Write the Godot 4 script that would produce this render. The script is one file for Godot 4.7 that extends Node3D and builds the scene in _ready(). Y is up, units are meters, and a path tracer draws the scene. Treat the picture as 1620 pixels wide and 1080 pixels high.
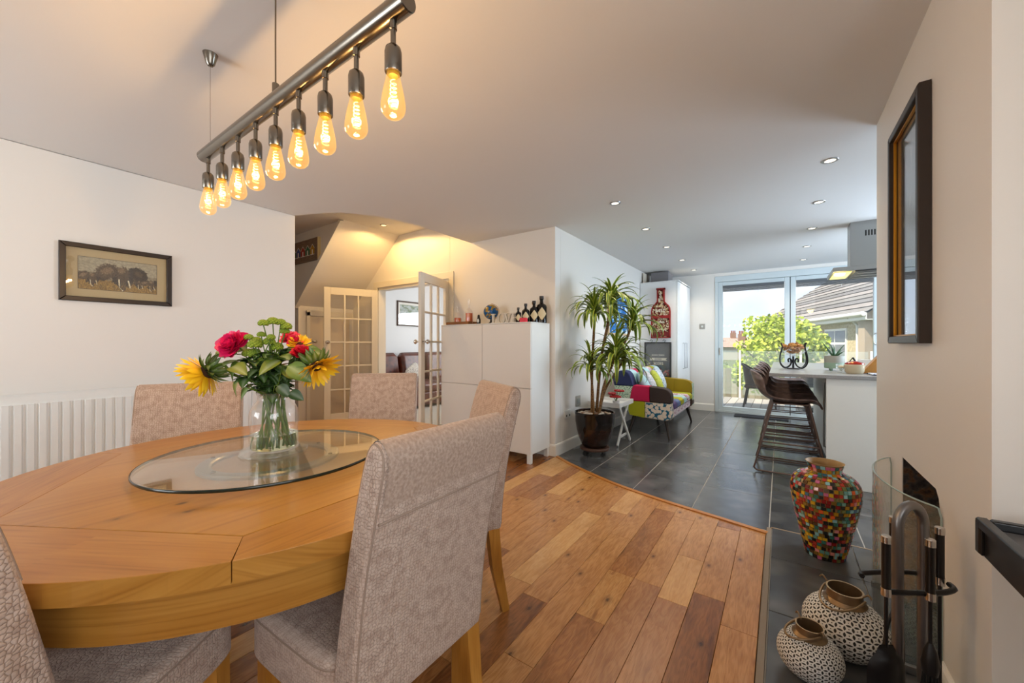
extends Node3D
# Dining room with round oak table, opening to a tiled kitchen with glazed doors to a deck.
# x: across, y: up, z: depth (kitchen towards -z). Metres.

const CEIL := 2.385
const HALL := 2.69

class MB:
	var v := PackedVector3Array()
	var n := PackedVector3Array()
	var t := PackedVector2Array()
	var c := PackedColorArray()
	var ix := PackedInt32Array()
	var col := Color.WHITE
	var tinted := false
	var xf := Transform3D.IDENTITY
	var nb := Basis.IDENTITY
	func at(x: Transform3D) -> MB:
		xf = x
		nb = x.basis.inverse().transposed()
		return self
	func tint(k: Color) -> MB:
		col = k
		tinted = true
		return self
	func vert(p: Vector3, nn: Vector3, uv := Vector2.ZERO) -> int:
		v.append(xf * p)
		n.append((nb * nn).normalized())
		t.append(uv)
		c.append(col)
		return v.size() - 1
	func tri(a: int, b: int, d: int) -> void:
		ix.append(a)
		ix.append(d)
		ix.append(b)
	func quad_ix(a: int, b: int, d: int, e: int) -> void:
		tri(a, b, d)
		tri(a, d, e)
	# flat quad, corners counter-clockwise seen from its front
	func quad(a: Vector3, b: Vector3, d: Vector3, e: Vector3, u0 := Vector2(0, 0), u1 := Vector2(1, 1)) -> MB:
		var nn := (b - a).cross(e - a)
		if nn.length_squared() < 1e-16:
			nn = (d - b).cross(e - b)
		var k := vert(a, nn, Vector2(u0.x, u1.y))
		vert(b, nn, u1)
		vert(d, nn, Vector2(u1.x, u0.y))
		vert(e, nn, u0)
		quad_ix(k, k + 1, k + 2, k + 3)
		return self
	# box with rounded-looking chamfered edges
	func box(m: Vector3, s: Vector3, b := 0.003) -> MB:
		var h := s * 0.5
		b = minf(b, minf(h.x, minf(h.y, h.z)) * 0.95)
		var id := {}
		for ax in 3:
			var a1 := (ax + 1) % 3
			var a2 := (ax + 2) % 3
			for sg in [-1, 1]:
				for s1 in [-1, 1]:
					for s2 in [-1, 1]:
						var p := Vector3.ZERO
						p[ax] = h[ax] * sg
						p[a1] = (h[a1] - b) * s1
						p[a2] = (h[a2] - b) * s2
						var nn := Vector3.ZERO
						nn[ax] = sg
						var uv := Vector2(p[a1], p[a2])
						if ax == 0:
							uv = Vector2(p.z, p.y)
						elif ax == 1:
							uv = Vector2(p.x, p.z)
						else:
							uv = Vector2(p.x, p.y)
						var key := [ax, sg]
						var sgs := [0, 0, 0]
						sgs[ax] = sg
						sgs[a1] = s1
						sgs[a2] = s2
						id[[ax, sgs[0], sgs[1], sgs[2]]] = vert(m + p, nn, uv)
		for ax in 3:
			var a1 := (ax + 1) % 3
			var a2 := (ax + 2) % 3
			for sg in [-1, 1]:
				var g := func(q1: int, q2: int) -> int:
					var e := [ax, 0, 0, 0]
					e[1 + ax] = sg
					e[1 + a1] = q1
					e[1 + a2] = q2
					return id[e]
				if sg > 0:
					quad_ix(g.call(-1, -1), g.call(1, -1), g.call(1, 1), g.call(-1, 1))
				else:
					quad_ix(g.call(-1, -1), g.call(-1, 1), g.call(1, 1), g.call(1, -1))
		# edges
		for ax in 3:
			var a1 := (ax + 1) % 3
			var a2 := (ax + 2) % 3
			for s1 in [-1, 1]:
				for s2 in [-1, 1]:
					var e := func(face: int, q: int) -> int:
						var k := [face, 0, 0, 0]
						k[1 + ax] = q
						k[1 + a1] = s1
						k[1 + a2] = s2
						return id[k]
					if s1 * s2 > 0:
						quad_ix(e.call(a1, -1), e.call(a2, -1), e.call(a2, 1), e.call(a1, 1))
						_flip_last(2, s1 * s2 < 0)
					else:
						quad_ix(e.call(a1, 1), e.call(a2, 1), e.call(a2, -1), e.call(a1, -1))
		for sx in [-1, 1]:
			for sy in [-1, 1]:
				for sz in [-1, 1]:
					var a = id[[0, sx, sy, sz]]
					var bb = id[[1, sx, sy, sz]]
					var d = id[[2, sx, sy, sz]]
					if sx * sy * sz > 0:
						tri(a, bb, d)
					else:
						tri(a, d, bb)
		return self
	func _flip_last(_k: int, _do: bool) -> void:
		pass
	# surface of revolution round y; profile of (radius, height) from bottom to top
	func lathe(prof: Array, segs := 24, crease := 35.0, m := Vector3.ZERO) -> MB:
		var k := prof.size()
		var total := 0.0
		for q in k - 1:
			total += (prof[q + 1] - prof[q]).length()
		var run := 0.0
		var nrm := []
		for q in k - 1:
			var d: Vector2 = prof[q + 1] - prof[q]
			nrm.append(Vector2(d.y, -d.x).normalized())
		for q in k - 1:
			var n0: Vector2 = nrm[q]
			var n1: Vector2 = nrm[q]
			if q > 0 and absf(rad_to_deg(nrm[q].angle_to(nrm[q - 1]))) < crease:
				n0 = (nrm[q] + nrm[q - 1]).normalized()
			if q < k - 2 and absf(rad_to_deg(nrm[q].angle_to(nrm[q + 1]))) < crease:
				n1 = (nrm[q] + nrm[q + 1]).normalized()
			var len: float = (prof[q + 1] - prof[q]).length()
			if len < 1e-6:
				continue
			var base := v.size()
			for j in segs + 1:
				var a := TAU * j / segs
				var cs := cos(a)
				var sn := sin(a)
				vert(m + Vector3(prof[q].x * cs, prof[q].y, prof[q].x * sn), Vector3(n0.x * cs, n0.y, n0.x * sn), Vector2(float(j) / segs, 1.0 - run / total))
				vert(m + Vector3(prof[q + 1].x * cs, prof[q + 1].y, prof[q + 1].x * sn), Vector3(n1.x * cs, n1.y, n1.x * sn), Vector2(float(j) / segs, 1.0 - (run + len) / total))
			for j in segs:
				var p := base + j * 2
				if prof[q].x > 1e-6:
					tri(p, p + 1, p + 2)
				if prof[q + 1].x > 1e-6:
					tri(p + 1, p + 3, p + 2)
			run += len
		return self
	# round bar along a path; radii: one number or one per point
	func tube(pts: Array, radii, segs := 8, caps := true, closed := false) -> MB:
		var k := pts.size()
		var up := Vector3.UP
		var first: Vector3 = (pts[1] - pts[0]).normalized()
		if absf(first.dot(up)) > 0.95:
			up = Vector3.RIGHT
		var side := first.cross(up).normalized()
		var base := v.size()
		var run := 0.0
		for q in k:
			var d: Vector3
			if closed:
				d = pts[(q + 1) % k] - pts[(q - 1 + k) % k]
			else:
				d = pts[mini(q + 1, k - 1)] - pts[maxi(q - 1, 0)]
			d = d.normalized()
			side = (side - d * side.dot(d)).normalized()
			var w := d.cross(side)
			var r: float = radii[q] if radii is Array else radii
			if q > 0:
				run += (pts[q] - pts[q - 1]).length()
			for j in segs + 1:
				var a := TAU * j / segs
				var nn := side * cos(a) + w * sin(a)
				vert(pts[q] + nn * r, nn, Vector2(float(j) / segs, run))
		var w1 := segs + 1
		for q in (k if closed else k - 1):
			var q2 := (q + 1) % k
			for j in segs:
				quad_ix(base + q * w1 + j, base + q * w1 + j + 1, base + q2 * w1 + j + 1, base + q2 * w1 + j)
		if caps and not closed:
			for e in [0, k - 1]:
				var d: Vector3 = (pts[1] - pts[0]) if e == 0 else (pts[k - 1] - pts[k - 2])
				d = d.normalized() * (-1.0 if e == 0 else 1.0)
				var mid := vert(pts[e], d)
				var ring := v.size()
				for j in segs + 1:
					var src: Vector3 = v[base + e * w1 + j]
					v.append(src)
					n.append((nb * d).normalized())
					t.append(Vector2.ZERO)
					c.append(col)
				for j in segs:
					if e == 0:
						tri(mid, ring + j + 1, ring + j)
					else:
						tri(mid, ring + j, ring + j + 1)
		return self
	# polygon in the xz plane (x, z) raised from y0 to y1; chamfer b on the top edge
	func slab(poly: PackedVector2Array, y0: float, y1: float, uvs := 1.0, off := Vector2.ZERO, b := 0.0) -> MB:
		return extrude(poly, y0, y1, func(p, h): return Vector3(p.x, h, p.y), uvs, off, b)
	# polygon in the xy plane pushed from z0 to z1
	func plate(poly: PackedVector2Array, z0: float, z1: float, uvs := 1.0, off := Vector2.ZERO, b := 0.0) -> MB:
		return extrude(poly, z0, z1, func(p, h): return Vector3(p.x, p.y, h), uvs, off, b)
	func extrude(poly: PackedVector2Array, h0: float, h1: float, f: Callable, uvs: float, off: Vector2, b: float) -> MB:
		if poly.size() < 3:
			return self
		var inner := poly
		if b > 0.0:
			var o := Geometry2D.offset_polygon(poly, -b, Geometry2D.JOIN_MITER)
			if o.size() == 1 and o[0].size() == poly.size():
				inner = _matched(poly, o[0])
			else:
				b = 0.0
		var ccw := not Geometry2D.is_polygon_clockwise(poly)
		var e1: Vector3 = f.call(Vector2(1, 0), 0.0) - f.call(Vector2.ZERO, 0.0)
		var e2: Vector3 = f.call(Vector2(0, 1), 0.0) - f.call(Vector2.ZERO, 0.0)
		var eh: Vector3 = f.call(Vector2.ZERO, 1.0) - f.call(Vector2.ZERO, 0.0)
		if h1 < h0:
			eh = -eh
		var hand := e1.cross(e2).dot(eh) > 0.0
		var tr := Geometry2D.triangulate_polygon(poly)
		for lid in [0, 1]:
			var src := inner if lid == 1 else poly
			var base := v.size()
			for p in src:
				vert(f.call(p, h1 if lid == 1 else h0), eh if lid == 1 else -eh, p * uvs + off)
			for q in range(0, tr.size(), 3):
				var a: int = tr[q]
				var bb: int = tr[q + 1]
				var d: int = tr[q + 2]
				var pa := poly[a]
				var area := (poly[bb] - pa).cross(poly[d] - pa)
				var pos := (area > 0.0) == hand
				if lid == 0:
					pos = not pos
				if pos:
					tri(base + a, base + bb, base + d)
				else:
					tri(base + a, base + d, base + bb)
		var k := poly.size()
		for q in k:
			var p0 := poly[q]
			var p1 := poly[(q + 1) % k]
			var dir := p1 - p0
			var o2 := Vector2(dir.y, -dir.x) * (1.0 if ccw else -1.0)
			var nn := (e1 * o2.x + e2 * o2.y).normalized()
			var u0 := p0 * uvs + off
			var u1 := p1 * uvs + off
			var hb := h1 - b * signf(h1 - h0)
			var a := vert(f.call(p0, h0), nn, u0)
			vert(f.call(p1, h0), nn, u1)
			vert(f.call(p1, hb), nn, u1 + Vector2(0, (h1 - h0) * uvs))
			vert(f.call(p0, hb), nn, u0 + Vector2(0, (h1 - h0) * uvs))
			if ccw == hand:
				quad_ix(a, a + 1, a + 2, a + 3)
			else:
				quad_ix(a + 1, a, a + 3, a + 2)
			if b > 0.0:
				var i0 := inner[q]
				var i1 := inner[(q + 1) % k]
				var g := vert(f.call(p0, hb), nn, u0)
				vert(f.call(p1, hb), nn, u1)
				vert(f.call(i1, h1), eh, u1)
				vert(f.call(i0, h1), eh, u0)
				if ccw == hand:
					quad_ix(g, g + 1, g + 2, g + 3)
				else:
					quad_ix(g + 1, g, g + 3, g + 2)
		return self
	func _matched(poly: PackedVector2Array, o: PackedVector2Array) -> PackedVector2Array:
		var out := PackedVector2Array()
		for p in poly:
			var best := o[0]
			for q in o:
				if q.distance_squared_to(p) < best.distance_squared_to(p):
					best = q
			out.append(best)
		return out
	# parametric surface f(u, v) -> point, u and v from 0 to 1; closed in u if loop
	func surf(nu: int, nv: int, f: Callable, flip := false) -> MB:
		var base := v.size()
		var e := 0.0015
		for j in nv + 1:
			for q in nu + 1:
				var a := float(q) / nu
				var b := float(j) / nv
				var p: Vector3 = f.call(a, b)
				var du: Vector3 = f.call(a + e, b) - f.call(a - e, b)
				var dv: Vector3 = f.call(a, b + e) - f.call(a, b - e)
				var nn := du.cross(dv)
				if nn.length_squared() < 1e-18:
					du = f.call(a + e, clampf(b, 0.01, 0.99)) - f.call(a - e, clampf(b, 0.01, 0.99))
					nn = du.cross(f.call(a, clampf(b + e, 0.01, 0.99)) - f.call(a, clampf(b - e, 0.0, 0.98)))
				vert(p, -nn if flip else nn, Vector2(a, b))
		var w := nu + 1
		for j in nv:
			for q in nu:
				var k := base + j * w + q
				if flip:
					quad_ix(k, k + w, k + w + 1, k + 1)
				else:
					quad_ix(k, k + 1, k + w + 1, k + w)
		return self
	func ball(m: Vector3, r: Vector3, nu := 16, nv := 10) -> MB:
		var base := v.size()
		for j in nv + 1:
			var b := -PI / 2 + PI * j / nv
			for q in nu + 1:
				var a := TAU * q / nu
				var d := Vector3(cos(b) * cos(a), sin(b), cos(b) * sin(a))
				vert(m + d * r, d / r, Vector2(float(q) / nu, 1.0 - float(j) / nv))
		for j in nv:
			for q in nu:
				var k := base + j * (nu + 1) + q
				quad_ix(k, k + nu + 1, k + nu + 2, k + 1)
		return self
	func mesh() -> ArrayMesh:
		var a := []
		a.resize(Mesh.ARRAY_MAX)
		a[Mesh.ARRAY_VERTEX] = v
		a[Mesh.ARRAY_NORMAL] = n
		a[Mesh.ARRAY_TEX_UV] = t
		if tinted:
			a[Mesh.ARRAY_COLOR] = c
		a[Mesh.ARRAY_INDEX] = ix
		var m := ArrayMesh.new()
		if ix.size():
			m.add_surface_from_arrays(Mesh.PRIMITIVE_TRIANGLES, a)
		return m

var M := {}
var used := {}
var rng := RandomNumberGenerator.new()

func numbered(called: String) -> String:
	var k: int = used.get(called, 0)
	used[called] = k + 1
	return called if k == 0 else "%s_%03d" % [called, k]

func tag(o: Node, label := "", category := "", group := "", kind := "") -> Node:
	if label: o.set_meta("label", label)
	if category: o.set_meta("category", category)
	if group: o.set_meta("group", group)
	if kind: o.set_meta("kind", kind)
	return o

func thing(called: String, label: String, category: String, p := Vector3.ZERO, turn := 0.0, group := "") -> Node3D:
	var o := Node3D.new()
	o.name = numbered(called)
	add_child(o)
	o.position = p
	o.rotation.y = turn
	tag(o, label, category, group)
	return o

func one(called: String, b, m: Material, label: String, category: String, p := Vector3.ZERO, turn := 0.0, group := "") -> MeshInstance3D:
	var o := MeshInstance3D.new()
	o.name = numbered(called)
	o.mesh = b.mesh() if b is MB else b
	o.material_override = m
	add_child(o)
	o.position = p
	o.rotation.y = turn
	tag(o, label, category, group)
	return o

func part(parent: Node, called: String, b, m: Material, x := Transform3D.IDENTITY, label := "") -> MeshInstance3D:
	var o := MeshInstance3D.new()
	o.name = called
	o.mesh = b.mesh() if b is MB else b
	o.material_override = m
	o.transform = x
	parent.add_child(o, true)
	if label: o.set_meta("label", label)
	return o

func setting(called: String, b, m: Material) -> MeshInstance3D:
	var o := MeshInstance3D.new()
	o.name = called
	o.mesh = b.mesh() if b is MB else b
	o.material_override = m
	add_child(o)
	o.set_meta("kind", "structure")
	return o

func V(x: float, y: float, z: float) -> Vector3:
	return Vector3(x, y, z)

func P2(a: Array) -> PackedVector2Array:
	var o := PackedVector2Array()
	for k in range(0, a.size(), 2):
		o.append(Vector2(a[k], a[k + 1]))
	return o

func prof(a: Array) -> Array:
	var o := []
	for k in range(0, a.size(), 2):
		o.append(Vector2(a[k], a[k + 1]))
	return o

func bx(x0: float, x1: float, y0: float, y1: float, z0: float, z1: float, b := 0.002) -> MB:
	return MB.new().box(V((x0 + x1) / 2, (y0 + y1) / 2, (z0 + z1) / 2), V(x1 - x0, y1 - y0, z1 - z0), b)

func add_bx(k: MB, x0: float, x1: float, y0: float, y1: float, z0: float, z1: float, b := 0.002) -> MB:
	return k.box(V((x0 + x1) / 2, (y0 + y1) / 2, (z0 + z1) / 2), V(x1 - x0, y1 - y0, z1 - z0), b)

func turned(deg: float, at := Vector3.ZERO) -> Transform3D:
	return Transform3D(Basis(Vector3.UP, deg_to_rad(deg)), at)

# a bar of square section from a to b, tapering from side s0 to side s1
func leg_bar(k: MB, a: Vector3, b: Vector3, s0: float, s1: float, bev := 0.08) -> MB:
	var d := (b - a).normalized()
	var ux := Vector3.RIGHT if absf(d.x) < 0.9 else Vector3.FORWARD
	var w := d.cross(ux).normalized()
	ux = w.cross(d).normalized()
	var ring := func(p: Vector3, s: float) -> Array:
		var h := s * 0.5
		return [p + ux * h + w * h, p - ux * h + w * h, p - ux * h - w * h, p + ux * h - w * h]
	var r0: Array = ring.call(a, s0)
	var r1: Array = ring.call(b, s1)
	var out := func(p: Vector3, q: Vector3, r: Vector3, s: Vector3) -> void:
		var nn := (q - p).cross(s - p)
		var mid := (p + q + r + s) / 4.0
		var axis := a + d * (mid - a).dot(d)
		var want := mid - axis
		if want.length_squared() < 1e-8:
			want = mid - (a + b) * 0.5
		if nn.dot(want) > 0: k.quad(p, q, r, s, Vector2.ZERO, Vector2(s0 * 2, (b - a).length() * 2))
		else: k.quad(q, p, s, r, Vector2.ZERO, Vector2(s0 * 2, (b - a).length() * 2))
	for q in 4:
		out.call(r0[q], r0[(q + 1) % 4], r1[(q + 1) % 4], r1[q])
	out.call(r0[0], r0[1], r0[2], r0[3])
	out.call(r1[0], r1[1], r1[2], r1[3])
	return k

func curve_points(pts: Array, per := 6) -> Array:
	var o := []
	var k := pts.size()
	for q in k - 1:
		var p0: Vector3 = pts[maxi(q - 1, 0)]
		var p1: Vector3 = pts[q]
		var p2: Vector3 = pts[q + 1]
		var p3: Vector3 = pts[mini(q + 2, k - 1)]
		for j in per:
			o.append(p1.cubic_interpolate(p2, p0, p3, float(j) / per))
	o.append(pts[k - 1])
	return o

func curve2(pts: PackedVector2Array, per := 6) -> PackedVector2Array:
	var o := PackedVector2Array()
	var k := pts.size()
	for q in k - 1:
		for j in per:
			o.append(pts[q].cubic_interpolate(pts[q + 1], pts[maxi(q - 1, 0)], pts[mini(q + 2, k - 1)], float(j) / per))
	o.append(pts[k - 1])
	return o

func round_rect(x0: float, y0: float, x1: float, y1: float, r: float, k := 4) -> PackedVector2Array:
	var o := PackedVector2Array()
	for q in 4:
		var cx := x1 - r if q == 0 or q == 3 else x0 + r
		var cy := y1 - r if q < 2 else y0 + r
		for j in k + 1:
			var a := PI / 2 * (q + float(j) / k)
			o.append(Vector2(cx + r * cos(a), cy + r * sin(a)))
	return o

func disc2(r: float, k := 32, m := Vector2.ZERO, ry := -1.0) -> PackedVector2Array:
	var o := PackedVector2Array()
	for j in k:
		o.append(m + Vector2(cos(TAU * j / k) * r, sin(TAU * j / k) * (r if ry < 0 else ry)))
	return o

# ---------------------------------------------------------------- materials
func mat(k: Color, rough := 0.6, metal := 0.0) -> StandardMaterial3D:
	var m := StandardMaterial3D.new()
	m.albedo_color = k
	m.roughness = rough
	m.metallic = metal
	return m

func noise(kind: int, freq: float, sd: int, oct := 3) -> FastNoiseLite:
	var f := FastNoiseLite.new()
	f.noise_type = kind
	f.frequency = freq
	f.seed = sd
	f.fractal_octaves = oct
	return f

func noise_tex(kind: int, freq: float, sd: int, oct := 3, size := 256, ramp: Array = []) -> NoiseTexture2D:
	var x := NoiseTexture2D.new()
	x.width = size
	x.height = size
	x.seamless = true
	x.noise = noise(kind, freq, sd, oct)
	if ramp.size():
		var g := Gradient.new()
		g.offsets = PackedFloat32Array()
		g.colors = PackedColorArray()
		var off := PackedFloat32Array()
		var cs := PackedColorArray()
		for q in ramp:
			off.append(q[0])
			cs.append(q[1])
		g.offsets = off
		g.colors = cs
		x.color_ramp = g
	return x

func tri(m: StandardMaterial3D, s: float, world := true) -> StandardMaterial3D:
	m.uv1_triplanar = true
	m.uv1_world_triplanar = world
	m.uv1_scale = Vector3(s, s, s)
	return m

func bumped(m: StandardMaterial3D, x: Texture2D, cm: float) -> StandardMaterial3D:
	m.heightmap_enabled = true
	m.heightmap_texture = x
	m.heightmap_scale = cm
	return m

func glass(k: Color, alpha := 0.06, refr := 0.0) -> StandardMaterial3D:
	var m := StandardMaterial3D.new()
	m.albedo_color = Color(k.r, k.g, k.b, alpha)
	m.roughness = 0.0
	m.metallic_specular = 0.5
	if refr > 0.0:
		m.refraction_enabled = true
		m.refraction_scale = refr
	else:
		m.transparency = BaseMaterial3D.TRANSPARENCY_ALPHA
	return m

# grain along v (texture y); a few rings, fine pores, optional knots
func wood(w: int, h: int, sd: int, a: Color, b: Color, dark: Color, knots := 0, streak := 0.5, kr := 0.075, ring := 0.28) -> ImageTexture:
	var im := Image.create(w, h, false, Image.FORMAT_RGB8)
	var n1 := noise(FastNoiseLite.TYPE_SIMPLEX_SMOOTH, 1.0, sd, 3)
	var n2 := noise(FastNoiseLite.TYPE_SIMPLEX_SMOOTH, 1.0, sd + 7, 2)
	var rg := RandomNumberGenerator.new()
	rg.seed = sd * 13 + 5
	var ks := []
	for q in knots:
		ks.append([Vector2(rg.randf_range(0.15, 0.85), rg.randf_range(0.05, 0.95)), rg.randf_range(kr * 0.45, kr)])
	var asp := float(h) / w
	for y in h:
		var fy := float(y) / h
		for x in w:
			var fx := float(x) / w
			var warp := n1.get_noise_2d(fx * 2.2, fy * asp * 0.55) * 0.55
			var kd := 0.0
			for q in ks:
				var d: Vector2 = Vector2((fx - q[0].x), (fy - q[0].y) * asp * 0.6)
				var l: float = d.length() / q[1]
				if l < 5.0:
					warp += exp(-l * 0.9) * 0.5 * signf(d.x)
					kd = maxf(kd, smoothstep(1.25, 0.2, l + n2.get_noise_2d(fx * 30, fy * 30 * asp) * 0.7) * 0.8)
					kd = maxf(kd, smoothstep(3.2, 0.6, l) * 0.22)
			var r := 0.5 + 0.5 * sin((fx * 9.0 + warp * 9.0) * 2.2)
			var fine := n2.get_noise_2d(fx * 46.0, fy * asp * 1.6)
			var big := n1.get_noise_2d(fx * 1.6 + 9.0, fy * asp * 0.35 + 4.0)
			var k := a.lerp(b, clampf(0.5 + ring * (r - 0.5) + 0.55 * big + 0.26 * fine, 0, 1))
			k = k.lerp(dark, clampf(maxf(0.0, fine - 0.28) * 0.9 * streak + maxf(0.0, big - 0.34) * 1.5 * streak, 0, 0.6))
			k = k.lerp(dark.darkened(0.55), kd * 0.85)
			im.set_pixel(x, y, k)
	im.generate_mipmaps()
	return ImageTexture.create_from_image(im)

func make_materials() -> void:
	var S := FastNoiseLite.TYPE_SIMPLEX_SMOOTH
	M.wall = bumped(tri(mat(Color(0.90, 0.885, 0.86), 0.46), 3.0), noise_tex(S, 0.05, 3, 4), 0.015)
	M.ceiling = mat(Color(0.87, 0.865, 0.86), 0.9)
	M.trim = mat(Color(0.90, 0.89, 0.86), 0.4)
	M.cream = mat(Color(0.89, 0.865, 0.81), 0.42)
	M.white = mat(Color(0.90, 0.91, 0.90), 0.35)
	M.chrome = mat(Color(0.80, 0.79, 0.77), 0.18, 1.0)
	M.steel = mat(Color(0.62, 0.62, 0.62), 0.32, 1.0)
	M.nickel = mat(Color(0.50, 0.475, 0.44), 0.22, 1.0)
	M.brass = mat(Color(0.72, 0.56, 0.30), 0.3, 1.0)
	M.black = mat(Color(0.06, 0.06, 0.065), 0.35)
	M.black_metal = mat(Color(0.115, 0.11, 0.115), 0.38, 0.35)
	M.iron = mat(Color(0.13, 0.125, 0.12), 0.5, 0.6)
	M.dark_wood = mat(Color(0.14, 0.10, 0.08), 0.4)
	# plank looks
	var looks := [
		[Color(0.78, 0.57, 0.345), Color(0.65, 0.44, 0.24), Color(0.42, 0.26, 0.13), 1, 0.6],
		[Color(0.70, 0.475, 0.265), Color(0.55, 0.35, 0.18), Color(0.29, 0.17, 0.08), 0, 0.9],
		[Color(0.84, 0.655, 0.42), Color(0.76, 0.555, 0.325), Color(0.50, 0.33, 0.165), 0, 0.45],
		[Color(0.62, 0.405, 0.22), Color(0.485, 0.295, 0.15), Color(0.25, 0.145, 0.07), 1, 0.9],
		[Color(0.79, 0.595, 0.36), Color(0.68, 0.465, 0.25), Color(0.34, 0.205, 0.10), 2, 1.0],
		[Color(0.73, 0.525, 0.345), Color(0.61, 0.41, 0.25), Color(0.35, 0.215, 0.12), 0, 0.7]]
	M.plank = []
	for q in looks.size():
		var l: Array = looks[q]
		var m := mat(Color.WHITE, 0.27)
		m.albedo_texture = wood(160, 640, 31 + q * 17, l[0], l[1], l[2], l[3], l[4], 0.085, 0.42)
		M.plank.append(m)
	M.plank_edge = mat(Color(0.30, 0.17, 0.08), 0.6)
	var ok := wood(320, 640, 401, Color(0.76, 0.55, 0.255), Color(0.65, 0.43, 0.155), Color(0.46, 0.275, 0.09), 0, 0.55)
	M.oak = mat(Color(0.95, 0.95, 0.95), 0.3)
	M.oak.albedo_texture = ok
	M.oak_knot = mat(Color(0.95, 0.95, 0.95), 0.28)
	M.oak_knot.albedo_texture = wood(512, 512, 77, Color(0.78, 0.58, 0.275), Color(0.67, 0.46, 0.175), Color(0.48, 0.295, 0.10), 6, 0.5, 0.010)
	M.oak_leg = mat(Color.WHITE, 0.35)
	M.oak_leg.albedo_texture = ok
	tri(M.oak_leg, 1.6, false)
	M.threshold = mat(Color(0.72, 0.47, 0.20), 0.35)
	# slate
	M.slate = []
	for q in 4:
		var g: float = [0.0, 0.025, -0.02, 0.01][q]
		var m := mat(Color.WHITE, 0.34)
		m.albedo_texture = noise_tex(S, 0.007, 60 + q, 3, 256, [[0.0, Color(0.245 + g, 0.25 + g, 0.26 + g)], [0.5, Color(0.30 + g, 0.31 + g, 0.325 + g)], [0.75, Color(0.35 + g, 0.355 + g, 0.36 + g)], [1.0, Color(0.42 + g, 0.42 + g, 0.42 + g)]])
		tri(m, 1.4)
		m.uv1_offset = Vector3(q * 0.37, q * 0.21, q * 0.53)
		bumped(m, noise_tex(S, 0.02, 70 + q, 2), 0.02)
		m.roughness_texture = noise_tex(S, 0.02, 80 + q, 4, 256, [[0.0, Color(0.85, 0.85, 0.85)], [1.0, Color(1, 1, 1)]])
		m.roughness = 0.24
		M.slate.append(m)
	M.grout = mat(Color(0.66, 0.64, 0.61), 0.85)
	# chair cloth: croc-embossed chenille
	var cell := NoiseTexture2D.new()
	cell.width = 512
	cell.height = 512
	cell.seamless = true
	var cn := noise(FastNoiseLite.TYPE_CELLULAR, 0.042, 5, 1)
	cn.cellular_return_type = FastNoiseLite.RETURN_DISTANCE2_SUB
	cn.cellular_distance_function = FastNoiseLite.DISTANCE_HYBRID
	cn.cellular_jitter = 0.62
	cn.fractal_type = FastNoiseLite.FRACTAL_NONE
	cell.noise = cn
	var cg := Gradient.new()
	cg.offsets = PackedFloat32Array([0.0, 0.16, 0.4, 1.0])
	cg.colors = PackedColorArray([Color(0, 0, 0), Color(0.55, 0.55, 0.55), Color(0.9, 0.9, 0.9), Color(1, 1, 1)])
	cell.color_ramp = cg
	var cellc := NoiseTexture2D.new()
	cellc.width = 512
	cellc.height = 512
	cellc.seamless = true
	cellc.noise = cn
	var cg2 := Gradient.new()
	cg2.offsets = PackedFloat32Array([0.0, 0.10, 0.22, 1.0])
	cg2.colors = PackedColorArray([Color(0.55, 0.475, 0.42), Color(0.71, 0.645, 0.595), Color(0.775, 0.715, 0.67), Color(0.81, 0.755, 0.715)])
	cellc.color_ramp = cg2
	M.cloth = mat(Color(1.0, 0.97, 0.95), 0.75)
	M.cloth.albedo_texture = cellc
	tri(M.cloth, 5.6, false)
	bumped(M.cloth, cell, 0.12)
	M.cloth.rim_enabled = true
	M.cloth.rim = 0.5
	M.cloth.detail_enabled = true
	M.cloth.detail_blend_mode = BaseMaterial3D.BLEND_MODE_MUL
	M.cloth.detail_albedo = noise_tex(S, 0.02, 15, 5, 256, [[0.25, Color(0.88, 0.85, 0.83)], [0.5, Color(0.96, 0.95, 0.94)], [0.8, Color(1, 1, 1)]])
	M.cloth_plain = mat(Color.WHITE, 0.7)
	M.cloth_plain.albedo_texture = noise_tex(S, 0.05, 21, 5, 256, [[0.2, Color(0.60, 0.51, 0.445)], [0.5, Color(0.67, 0.58, 0.515)], [0.8, Color(0.73, 0.645, 0.585)]])
	tri(M.cloth_plain, 7.0, false)
	bumped(M.cloth_plain, noise_tex(S, 0.09, 22, 4), 0.12)
	M.cloth_plain.rim_enabled = true
	M.cloth_plain.rim = 0.6
	M.piping = mat(Color(0.60, 0.52, 0.46), 0.8)
	# glass
	M.pane = glass(Color(0.93, 0.97, 0.96), 0.02)
	M.solid_glass = glass(Color(0.93, 0.98, 0.96), 0.0, 0.05)
	M.green_glass = glass(Color(0.80, 0.93, 0.89), 0.0, 0.05)
	M.disc_glass = glass(Color(0.55, 0.66, 0.60), 0.10)
	M.water = glass(Color(0.90, 0.94, 0.80), 0.0, 0.033)
	M.whisky = glass(Color(0.88, 0.42, 0.05), 0.0, 0.036)
	M.green = mat(Color(0.30, 0.42, 0.12), 0.5)
	M.stem = mat(Color(0.36, 0.47, 0.14), 0.5)
	var lf := mat(Color.WHITE, 0.42)
	lf.vertex_color_use_as_albedo = true
	lf.backlight_enabled = true
	lf.backlight = Color(0.2, 0.2, 0.2)
	M.leaf = lf
	var tin := mat(Color.WHITE, 0.45)
	tin.vertex_color_use_as_albedo = true
	M.tinted = tin
	M.paper = mat(Color(0.93, 0.90, 0.83), 0.8)

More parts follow.
